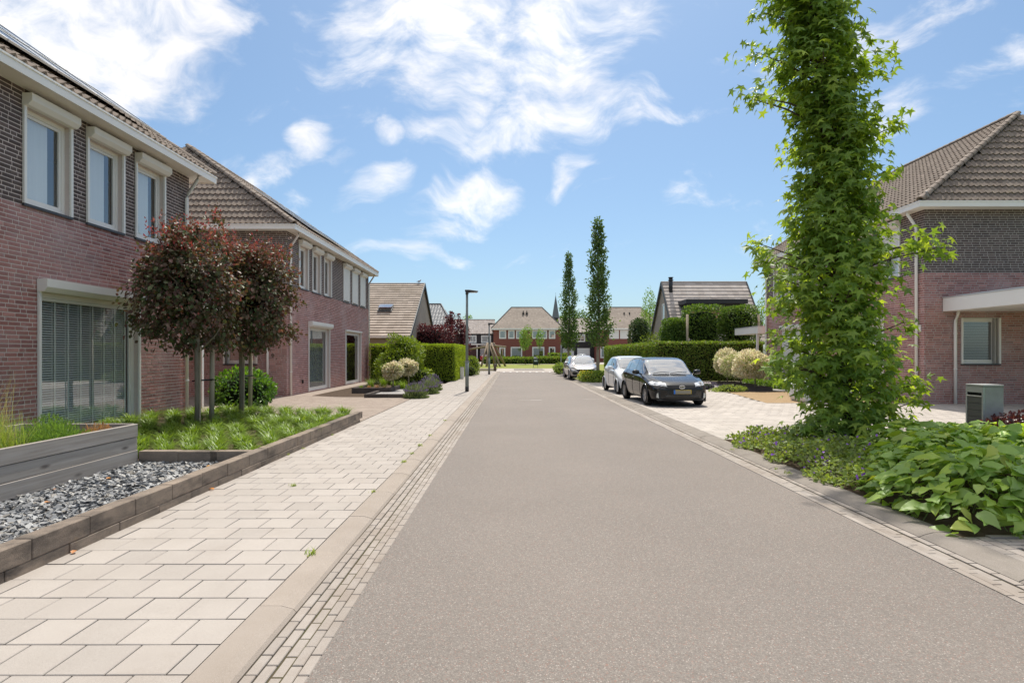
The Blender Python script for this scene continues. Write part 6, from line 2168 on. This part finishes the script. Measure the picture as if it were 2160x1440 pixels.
    for sx in (-1, 1):
        bm = bmesh.new()
        bmesh.ops.create_uvsphere(bm, u_segments=16, v_segments=10, radius=1)
        for v_ in bm.verts:
            c = v_.co
            y_ = c.y * (.075 if c.y < 0 else .04)
            v_.co = Vector((sx * (W + .095) + c.x * .12, my + y_, mz + (abs(c.z) ** .7) * math.copysign(1, c.z) * .075))
        me = bpy.data.meshes.new('mirror')
        bm.to_mesh(me)
        bm.free()
        me.polygons.foreach_set('use_smooth', np.ones(len(me.polygons), bool))
        mo = obj('mirror', me, sp.get('mirror_mat', paint), root)
        MB().tube([(sx * W * .90, my + .02, mz - .07), (sx * (W + .03), my, mz - .03)], .022, 8).build('mirror_foot', CARM['trim'], mo, True)
    # door handles, wipers
    for sx in (-1, 1):
        for yy in sp.get('handles', ()):
            MB().box(sx * (W - .004) - .014, sx * (W - .004) + .014, yy, yy + .17, sp['beltz'] - .14, sp['beltz'] - .115).build('door_handle', paint, root, bevel=.008)
        for yy in sp.get('gaps', ()):
            yv = np.array([yy])
            w1, z1, z2, z3 = (float(spline(*sp[k_], yv)[0]) for k_ in ('wide', 'floor', 'belt', 'top'))
            rg, tq_ = ring(w1, z1, min(z2, z3 - .012), z3, 60)
            pts = [(sx * (rx_ + .0015), yy + .03 * math.sin((rz_ - .3) * 3), rz_) for (rx_, rz_), t_ in zip(rg, tq_) if 2.2 < t_ < 7.1]
            MB().tube(pts, .0055, 4).build('door_gap', CARM['under'], root)
    c0 = sp['cowl']
    for x0, x1 in ((-.55, -.02), (.0, .52)):
        zz = float(spline(*sp['top'], np.array([c0 + .03]))[0])
        MB().tube([(x0, c0 + .03, zz + .012), ((x0 + x1) / 2, c0 + .07, zz + .05), (x1, c0 + .05, zz + .035)], .011, 5).build('wiper', CARM['trim'], root)
    sp['extra'](root, sp, W)
    root.matrix_basis = Matrix.Translation(pos) @ Matrix.Rotation(yaw, 4, 'Z')
    return root


def nose_y(x, z, sp, W):
    return sp.get('bow', .16) * (abs(x) / W) ** 2.2 + sp.get('rake', .22) * max(0, z - .52) - .035


def plate(root, sp, W, z, blur=True, y=None, wd=.26):
    yy = (nose_y(0, z, sp, W) if y is None else y) - .028
    p = MB().box(-wd, wd, yy - .012, yy + .02, z - .055, z + .055).build('number_plate', CARM['plate'], root, bevel=.004)
    MB().box(-wd - .001, -wd + .045, yy - .0145, yy + .0, z - .056, z + .056).build('blue_band', CARM['blue'], p)
    if blur:
        MB().box(-wd + .046, wd - .02, yy - .0145, yy + .0, z - .05, z + .048).build('plate_face', CARM['blur'], p)


def extra_i20(root, sp, W):
    plate(root, sp, W, .445)
    # oval badge with slanted H
    z = .585
    yy = nose_y(0, z, sp, W) - .012
    e = MB()
    n = 28
    pts = [(.082 * math.cos(2 * math.pi * i / n), yy, z + .043 * math.sin(2 * math.pi * i / n)) for i in range(n + 1)]
    e.tube(pts, .008, 6, False)
    b = e.build('badge', CARM['chrome'], root)
    q_ = MB()
    for x in (-.028, .028):
        q_.prism([(x - .010 - .012, -.030), (x + .010 - .012, -.030), (x + .010 + .012, .030), (x - .010 + .012, .030)], (0, yy - .006, z), (1, 0, 0), (0, 0, 1), (0, 1, 0), .01)
    q_.prism([(-.03, -.012), (.028, -.002), (.030, .010), (-.026, .002)], (0, yy - .0065, z), (1, 0, 0), (0, 0, 1), (0, 1, 0), .009)
    q_.build('badge_letter', CARM['chrome'], b)
    for sx in (-1, 1):
        for p0, p1 in (((.20, .24, .775), (.30, .95, .915)),):
            a = [(sx * (p0[0] + (p1[0] - p0[0]) * k_), p0[1] + (p1[1] - p0[1]) * k_, float(spline(*sp['top'], np.array([p0[1] - .06 + (p1[1] - p0[1]) * k_]))[0]) - .004) for k_ in np.linspace(0, 1, 7)]
            MB().tube(a, .005, 4).build('bonnet_crease', CARM['under'], root)
        MB().prism([(.0, .0), (.07, .02), (.06, .13), (.02, .16)] if sx > 0 else [(.0, .0), (-.07, .02), (-.06, .13), (-.02, .16)], (sx * .66, nose_y(.7, .35, sp, W) - .02, .26), (1, 0, 0), (0, 0, 1), (0, 1, 0), .03).build('fog_insert', CARM['lampin'], root)
    yb = nose_y(0, .3, sp, W) - .022
    MB().box(-.72, .72, yb + .04, yb + .16, .19, .215).build('lip', CARM['trim'], root, bevel=.006)
    MB().box(-.5, .5, yb + .0, yb + .12, .315, .335).build('bumper_bar', CARM['chrome_dark'], root, bevel=.005)


CARM['chrome_dark'] = plain('dark_bumper_bar', (.05, .05, .052), .3, .5)


def parts_i20(c):
    ax, y, z, t, ty, zt, zb, W, L = (c[k_] for k_ in ('ax', 'y', 'z', 't', 'ty', 'zt', 'zb', 'W', 'L'))
    out = []
    nose = (t == -1) | (ty < .42)
    out.append(('windscreen', 'screen', (t > 9.75) & (ty > 1.03) & (ty < 1.74)))
    apil = (z < zt - .085)
    sw_ = (t > 7.35) & (t < 10.0) & (z > zb + .035) & apil & (ty > 1.25) & (ty < 3.42) & (z < 1.375)
    bp = (np.abs(ty - 2.16) < .035) | (np.abs(ty - 3.02) < .025)
    out.append(('pillar_trim', 'trim', sw_ & bp))
    out.append(('side_window', 'glass', sw_))
    out.append(('rear_window', 'glass', (t > 9.6) & (ty > 3.52) & (ty < 3.80)))
    hl = nose & (z > .615 + (ax - .45) * .12 - .02) & (z < .70 + (ax - .45) * .17) & (ax > .43) & (ax < .845) & (y < .62)
    out.append(('headlamp', 'lamp_solid', hl))
    gr_ = nose & (z > .36) & (z < .645) & (ax < .40 + (z - .36) * .42) & (y < .30) & (ax < .56)
    out.append(('grille', 'grille', gr_))
    side = nose & (z > .24) & (z < .47) & (ax > .60) & (ax < .76) & (ax > .58 + (z - .24) * .2) & (y < .3)
    out.append(('fog_bezel', 'trim', side))
    out.append(('lower_grille', 'grille', nose & (z > .225) & (z < .30) & (ax < .55) & (y < .25)))
    out.append(('sill_trim', 'trim', (z < .245)))
    tl = ((t == -2) | (ty > L - .28)) & (z > .72) & (z < .92) & (ax > .45)
    out.append(('tail_lamp', 'red', tl))
    return out


def lampmat():
    q = NT('headlamp')
    n = q.noise((9, 9, 16), 2)
    c = q.mix(q.rng(n, .45, .65), (.80, .82, .84), (.16, .17, .19))
    q.set(q.b.inputs['Base Color'], c)
    q.b.inputs['Roughness'].default_value = .12
    q.b.inputs['Metallic'].default_value = .25
    q.b.inputs['Coat Weight'].default_value = 1.
    return q.m


CARM['lamp_solid'] = lampmat()


def paintmat(name, c, metal=.0, rough=.28, coat=1.):
    q = NT(name)
    n = q.noise(1.2, 3)
    q.set(q.b.inputs['Base Color'], q.mix(q.rng(n, .3, .7, 0, .12), c, tuple(v_ * .8 + .01 for v_ in c)))
    q.b.inputs['Metallic'].default_value = metal
    q.b.inputs['Roughness'].default_value = rough
    q.b.inputs['Coat Weight'].default_value = coat
    q.b.inputs['Coat Roughness'].default_value = .03
    q.b.inputs['Specular IOR Level'].default_value = .15
    return q.m


I20 = dict(L=4.04, W=1.775, H=1.45, wr=.30, axles=(.80, 3.38), cowl=1.02, beltz=.94, mirror=(1.42, .985), handles=(2.0, 2.9), gaps=(1.32, 2.2, 3.05), bow=.20, rake=.34, arch=None, ww=.20, spokes=8,
           top=([0, .10, .35, .75, 1.02, 1.36, 1.72, 2.1, 2.6, 3.1, 3.48, 3.80, 3.97, 4.04], [.645, .70, .775, .865, .925, 1.165, 1.385, 1.445, 1.45, 1.42, 1.355, 1.06, .92, .70]),
           belt=([0, .12, .35, .8, 1.2, 2.0, 3.0, 3.5, 3.9, 4.04], [.56, .62, .70, .82, .89, .935, .985, 1.0, .90, .6]),
           wide=([0, .06, .2, .45, .9, 2.0, 3.3, 3.75, 3.95, 4.04], [.70, .77, .83, .872, .8875, .8875, .8875, .86, .78, .68]),
           floor=([0, .3, 1, 3, 3.7, 4.04], [.205, .19, .18, .18, .22, .30]), parts=parts_i20, extra=extra_i20)
BLK = paintmat('black_car_paint', (.004, .0038, .0042), .0, .25)
I20['arch'] = BLK
car('parked_car', 'black hatchback with an oval badge, nearest of the parked cars', (4.93, 17.02, ZS), R(3.0), I20, BLK, 1.0)


def extra_aygo(root, sp, W):
    plate(root, sp, W, .40)
    for sx in (-1, 1):
        bm = bmesh.new()
        bmesh.ops.create_uvsphere(bm, u_segments=18, v_segments=12, radius=1)
        for v_ in bm.verts:
            c = v_.co
            v_.co = Vector((sx * (.60 + c.x * .085), .20 + c.y * .09 - c.z * -.05, .735 + c.z * .10))
        me = bpy.data.meshes.new('headlamp')
        bm.to_mesh(me)
        bm.free()
        me.polygons.foreach_set('use_smooth', np.ones(len(me.polygons), bool))
        lo = obj('headlamp', me, CARM['lamp_solid'], root)
        MB().tube([(sx * .60, .06, .735), (sx * .60, .14, .735)], .05, 14).build('headlamp_bulb', CARM['lampin'], lo, True)


def parts_aygo(c):
    ax, y, z, t, ty, zt, zb, W, L = (c[k_] for k_ in ('ax', 'y', 'z', 't', 'ty', 'zt', 'zb', 'W', 'L'))
    out = []
    nose = (t == -1) | (ty < .4)
    out.append(('windscreen', 'screen', (t > 9.75) & (ty > .80) & (ty < 1.50)))
    sw_ = (t > 7.35) & (t < 10.0) & (z > zb + .03) & (z < zt - .09) & (ty > 1.02) & (ty < 2.80) & (z < 1.37)
    out.append(('pillar_trim', 'trim', sw_ & ((np.abs(ty - 1.98) < .035) | (np.abs(ty - 1.22) < .015))))
    out.append(('side_window', 'glass', sw_))
    out.append(('rear_window', 'glass', (t > 9.6) & (ty > 2.98) & (ty < 3.22)))
    out.append(('grille', 'grille', nose & (z > .30) & (z < .50) & (ax < .48) & (y < .3)))
    out.append(('upper_grille', 'grille', nose & (z > .60) & (z < .64) & (ax < .3) & (y < .3)))
    out.append(('sill_trim', 'trim', (z < .235)))
    out.append(('tail_lamp', 'red', ((t == -2) | (ty > L - .22)) & (z > .72) & (z < 1.0) & (ax > .5)))
    return out


AYGO = dict(L=3.43, W=1.615, H=1.46, wr=.275, axles=(.62, 2.96), cowl=.79, beltz=.95, mirror=(1.18, 1.0), handles=(1.82,), gaps=(1.05, 2.0), bow=.22, rake=.30, ww=.175, spokes=7,
            top=([0, .08, .3, .6, .79, 1.15, 1.5, 1.9, 2.4, 2.75, 2.98, 3.24, 3.38, 3.43], [.62, .70, .80, .895, .955, 1.21, 1.405, 1.465, 1.455, 1.40, 1.32, 1.05, .92, .7]),
            belt=([0, .12, .35, .7, 1.1, 1.8, 2.5, 2.9, 3.3, 3.43], [.55, .62, .72, .85, .92, .96, 1.01, 1.03, .92, .6]),
            wide=([0, .06, .2, .45, .8, 1.8, 2.8, 3.2, 3.38, 3.43], [.62, .69, .745, .79, .8075, .8075, .80, .76, .70, .62]),
            floor=([0, .3, 1, 2.6, 3.1, 3.43], [.20, .19, .175, .175, .21, .30]), parts=parts_aygo, extra=extra_aygo)
WHT = paintmat('white_car_paint', (.70, .725, .74), .0, .3)
AYGO['arch'] = WHT
car('parked_car', 'white small hatchback parked behind the black car', (4.83, 22.05, ZS), R(2.5), AYGO, WHT, .85)


def extra_i30(root, sp, W):
    plate(root, sp, W, .42, False)
    MB().tube([(.07 * math.cos(a), nose_y(0, .60, sp, W) - .01, .60 + .035 * math.sin(a)) for a in np.linspace(0, 6.283, 20)], .008, 5, False).build('badge', CARM['chrome'], root)


def parts_i30(c):
    ax, y, z, t, ty, zt, zb, W, L = (c[k_] for k_ in ('ax', 'y', 'z', 't', 'ty', 'zt', 'zb', 'W', 'L'))
    out = parts_i20(c)
    nose = (t == -1) | (ty < .42)
    out[4] = ('headlamp', 'trim', nose & (z > .63 + (ax - .45) * .1) & (z < .695 + (ax - .45) * .12) & (ax > .46) & (ax < .84) & (y < .6))
    out[5] = ('grille', 'grille', nose & (z > .46) & (z < .66) & (ax < .52 - np.abs(z - .58) * .8) & (y < .3))
    out[6] = ('fog_bezel', 'trim', nose & (np.hypot((ax - .60) / .17, (z - .38) / .085) < 1) & (y < .4))
    return out


I30 = dict(I20, parts=parts_i30, extra=extra_i30, L=4.2)
I30['top'] = ([0, .10, .35, .75, 1.05, 1.40, 1.80, 2.2, 2.7, 3.2, 3.62, 3.95, 4.12, 4.2], I20['top'][1])
SIL = paintmat('silver_car_paint', (.42, .395, .385), .55, .3)
I30['arch'] = SIL
car('parked_car', 'silver-grey hatchback farthest of the three cars parked on the right', (4.28, 34.3, ZS), R(2.0), I30, SIL, .6)
REDP = paintmat('red_car_paint', (.42, .012, .014), .0, .3)


def extra_none(root, sp, W):
    pass


def extra_rear(root, sp, W):
    MB().box(-.3, .3, sp['L'] - .06, sp['L'] + .04, .62, .78).build('number_plate', CARM['plate'], root)
    for sx in (-1, 1):
        MB().box(sx * .68 - .12, sx * .68 + .12, sp['L'] - .22, sp['L'] - .01, .72, 1.0).build('tail_lamp', CARM['red'], root)


FARC = dict(AYGO, extra=extra_none)
FARR = dict(AYGO, extra=extra_rear, L=3.43, arch=REDP)
car('parked_car', 'red car seen from behind beside the far dark terrace', (-5.35, 112.6 - .2, .02), R(180) + R(0), FARR, REDP, .4)
FARD = dict(I20, extra=extra_none)
car('parked_car', 'dark car standing before the left far garage', (10.2, 100.5, .02), R(20), dict(FARD, arch=BLK), BLK, .4)
car('parked_car', 'small white van-like car before the right far garage', (13.9, 99.5, .02), R(80), dict(FARC, arch=WHT), WHT, .4)
car('parked_car', 'white car half hidden behind the tallest slender tree trunk', (17.4, 100, .02), R(10), dict(FARC, arch=WHT), WHT, .4)

# ------------------------------------------------------------------ street furniture


def lamp_post(label, x, y, H=4.15):
    t = thing('street_lamp', label, 'lamp', (x, y, ZS), 'street lamps on the left pavement')
    MB().tube([(x, y, ZS), (x, y, .23)], .078, 20).build('base', M['black'], t, True)
    MB().tube([(x, y, .23), (x, y, 1.25)], .075, 20).build('lower_pole', M['pole'], t, True)
    MB().tube([(x, y, 1.25), (x, y, 1.28)], .083, 20).build('collar', M['steel'], t, True)
    MB().tube([(x, y, 1.28), (x, y, H - .12)], [.058, .048], 20).build('upper_pole', M['pole'], t, True)
    MB().tube([(x, y, H - .14), (x, y, H + .03)], .062, 16).build('bracket', M['anth'], t, True)
    MB().prism([(-.08, -.02), (.0, -.09), (.12, -.06), (.46, -.03), (.46, .0), (.1, .05), (-.08, .05)], (x, y - .1, H), (1, 0, 0), (0, 0, 1), (0, 1, 0), .2).build('lamp_head', M['anth'], t, bevel=.012)
    MB().box(x + .14, x + .42, y - .07, y + .07, H - .068, H - .05).build('lens', M['cream'], t)


lamp_post('grey-green street lamp post on the pavement before the conifer hedge', -1.89, 24.0, 4.16)
lamp_post('smaller looking far street lamp post near the end of the pavement', -1.78, 43.6, 3.82)
o = thing('bollard', 'dark wooden bollard at the far end of the pavement', 'bollard', (-1.6, 52, 0))
MB().tube([(-1.6, 52, 0), (-1.6, 52, .62)], .12, 12).build('post', M['bark'], o, True)
MB().tube([(-1.6, 52, .62), (-1.6, 52, .68)], [.12, .07], 12).build('cap', M['anth'], o, True)
o = thing('bollard', 'dark bollard beside the bush left of the silver car', 'bollard', (3.7, 48, 0))
MB().tube([(3.7, 48, 0), (3.7, 48, .72)], .09, 12).build('post', M['bark'], o, True)
MB().tube([(3.7, 48, .72), (3.7, 48, .78)], [.09, .06], 12).build('cap', M['anth'], o, True)
o = thing('sign_pole', 'tall thin grey pole behind the bush left of the silver car', 'pole', (4.75, 57.5, 0))
MB().tube([(4.75, 57.5, 0), (4.75, 57.5, 2.55)], .055, 10).build('pole', M['pole'], o, True)
MB().box(4.72, 4.78, 57.4, 57.46, 2.1, 2.5).build('plate', M['steel'], o)
o = thing('service_post', 'white concrete service post against the conifer hedge', 'post', (-3.12, 35.9, 0))
MB().box(-3.24, -3.02, 35.8, 36.05, 0, .74).build('body', M['cream'], o, bevel=.01)
MB().box(-3.26, -3.0, 35.78, 36.07, .741, .765).build('cap', M['concrete'], o)

# log swing frame
s = thing('swing_frame', 'rustic swing frame of bare logs on the far grass', 'swing', (-2.6, 70, 0))
lg = surf('bare_log', (.34, .27, .20), ((.22, .17, .13), .7), (4, 4, 1), .9, None, 0, .4, 10., .1)
MB().tube([(-5.4, 70, 2.05), (-3.6, 70, 2.38), (-2.2, 70, 2.5), (-.8, 70, 2.38)], [.10, .12, .12, .10], 8).build('crossbeam', lg, s, True)
for a, b in (((-3.75, 68.6), (-3.05, 70)), ((-3.2, 71.4), (-2.95, 70)), ((-3.1, 68.3), (-2.9, 70)), ((-1.5, 68.4), (-2.6, 70)), ((-2.3, 71.6), (-2.5, 70)), ((-.9, 71.2), (-2.3, 70)), ((-1.9, 68.8), (-2.9, 70))):
    MB().tube([(*a, 0), (b[0], b[1], 2.85)], [.13, .10], 8).build('leg', lg, s, True)
# litter bin
lb_ = thing('litter_bin', 'dark litter bin with a pale sticker on the far grass', 'bin', (2.5, 64, 0))
MB().box(2.22, 2.78, 63.8, 64.2, .32, 1.05).build('body', surf('bin_green', (.018, .032, .028), ((.03, .045, .04), .4), 4., .5), lb_, bevel=.05)
for x in (2.28, 2.70):
    MB().tube([(x - (.05 if x < 2.5 else -.05), 64, 0), (x, 64, .4)], .025, 8).build('leg', M['steel'], lb_)
MB().box(2.32, 2.68, 63.785, 63.797, .72, .84).build('sticker', plain('pale_sticker', (.55, .68, .70), .6), lb_)

# mailbox
mb_ = thing('mailbox', 'concrete mailbox pillar with dark slats and letter slot on the driveway', 'mailbox', (7.65, 9.47, .03))
x0, x1, y0, y1 = 7.50, 7.83, 9.30, 9.66
q = MB()
q.box(x0 + .03, x1, y0, y1, .02, 1.06)
q.build('body', M['concrete'], mb_, bevel=.006)
MB().box(x0 - .002, x1 + .004, y0 - .004, y1 + .004, 1.062, 1.10).build('cap', M['concrete'], mb_, bevel=.006)
MB().box(x0, x0 + .03, y0, y0 + .03, .02, 1.06).build('side_frame', M['steel'], mb_)
MB().box(x0, x0 + .03, y1 - .03, y1, .02, 1.06).build('side_frame', M['steel'], mb_)
MB().box(x0, x0 + .03, y0 + .031, y1 - .031, .97, 1.06).build('header', M['steel'], mb_)
MB().box(x0 + .012, x0 + .031, y0 + .031, y1 - .031, .92, .97).build('letter_slot', M['gap'], mb_)
MB().box(x0 - .006, x0 + .03, y0 + .031, y1 - .031, .905, .92).build('slot_flap', M['alu'], mb_)
for i in range(8):
    MB().box(x0 + .006, x0 + .03, y0 + .031, y1 - .031, .04 + i * .108, .143 + i * .108).build('slat', surf('grey_slat', (.12, .115, .11), ((.09, .085, .08), .4), 6., .6), mb_, bevel=.002)

# wheelie bin
wb_ = thing('wheelie_bin', 'dark green wheelie bin at the far corner of the right house', 'bin', (12.4, 28.6, ZS))
grn = surf('bin_plastic', (.025, .075, .048), ((.02, .06, .04), .5), 3., .45)
A = [(12.20, 28.3), (12.62, 28.3), (12.62, 28.8), (12.20, 28.8)]
q = MB()
lo = [(12.41 + (a - 12.41) * .82, 28.55 + (b - 28.55) * .8, .06) for a, b in A]
hi = [(12.41 + (a - 12.41) * 1.1, 28.55 + (b - 28.55) * 1.1, .92) for a, b in A]
q.add(lo + hi, BOXF)
q.build('body', grn, wb_, bevel=.02)
MB().box(12.16, 12.66, 28.24, 28.84, .925, .99).build('lid', grn, wb_, bevel=.02)
for x in (12.22, 12.6):
    MB().tube([(x - .03, 28.78, .13), (x + .03, 28.78, .13)], .10, 14).build('wheel', M['black'], wb_)
MB().tube([(12.41 + .07 * math.cos(a), 28.262, .62 + .07 * math.sin(a)) for a in np.linspace(0, 6.283, 16)], .010, 5, False).build('emblem', M['white'], wb_)

# white builder's bag behind the sweetgum
bg_ = thing('builders_bag', 'white woven builder bag half hidden behind the sweetgum', 'bag', (9.75, 18.95, ZS))
bm = bmesh.new()
bmesh.ops.create_cube(bm, size=1)
bmesh.ops.subdivide_edges(bm, edges=bm.edges[:], cuts=9, use_grid_fill=True)
for v_ in bm.verts:
    c = v_.co
    f = 1 + .22 * math.cos(c.z * 2.6)
    g = .02 * math.sin(c.x * 17 + c.z * 9) + .02 * math.sin(c.y * 15 - c.z * 13) + .015 * math.sin(c.z * 31 + c.x * 7)
    v_.co = Vector((9.75 + c.x * .86 * f * (1 + g), 18.98 + c.y * .86 * f * (1 + g), ZS + (c.z + .5) * .56 * (1 + g * 1.5)))
me = bpy.data.meshes.new('bag')
bm.to_mesh(me)
bm.free()
me.polygons.foreach_set('use_smooth', np.ones(len(me.polygons), bool))
obj('bag', me, surf('woven_white', (.72, .72, .71), ((.60, .60, .6), .4), 5., .6, None, 0, .4, 14., .3), bg_)
for x in (9.4, 10.1):
    for y in (18.6, 19.3):
        MB().tube([(x - .1, y, .57), (x - .08, y, .70), (x + .08, y, .70), (x + .1, y, .57)], .02, 6).build('strap', M['tape'], bg_)


def pigeon(label, x, y, z, ang):
    t = thing('pigeon', label, 'bird', (x, y, z))
    c, s_ = math.cos(ang), math.sin(ang)
    prof = [(-.20, .085, .008), (-.13, .10, .022), (-.07, .115, .050), (0, .125, .066), (.06, .145, .056), (.095, .185, .036), (.11, .225, .028), (.135, .235, .027), (.155, .228, .012), (.175, .222, .003)]
    q_ = MB().tube([(x + a * c, y + a * s_, z + b) for a, b, r_ in prof], [r_ for a, b, r_ in prof], 10)
    q_.build('body', surf('pigeon_feathers', (.30, .285, .285), ((.22, .2, .21), .6), 12., .7), t, True)
    for k_ in (-.025, .025):
        MB().tube([(x - k_ * s_, y + k_ * c, z), (x - k_ * s_, y + k_ * c, z + .08)], .006, 5).build('leg', plain('bird_leg', (.35, .12, .1), .6), t)


pigeon('pigeon sitting on the ridge of the house with the skylight', -7.05, 43.8, 6.88, .4)
pigeon('pigeon sitting at the eaves corner of the right house', 12.62, 17.78, 6.255, -2.2)
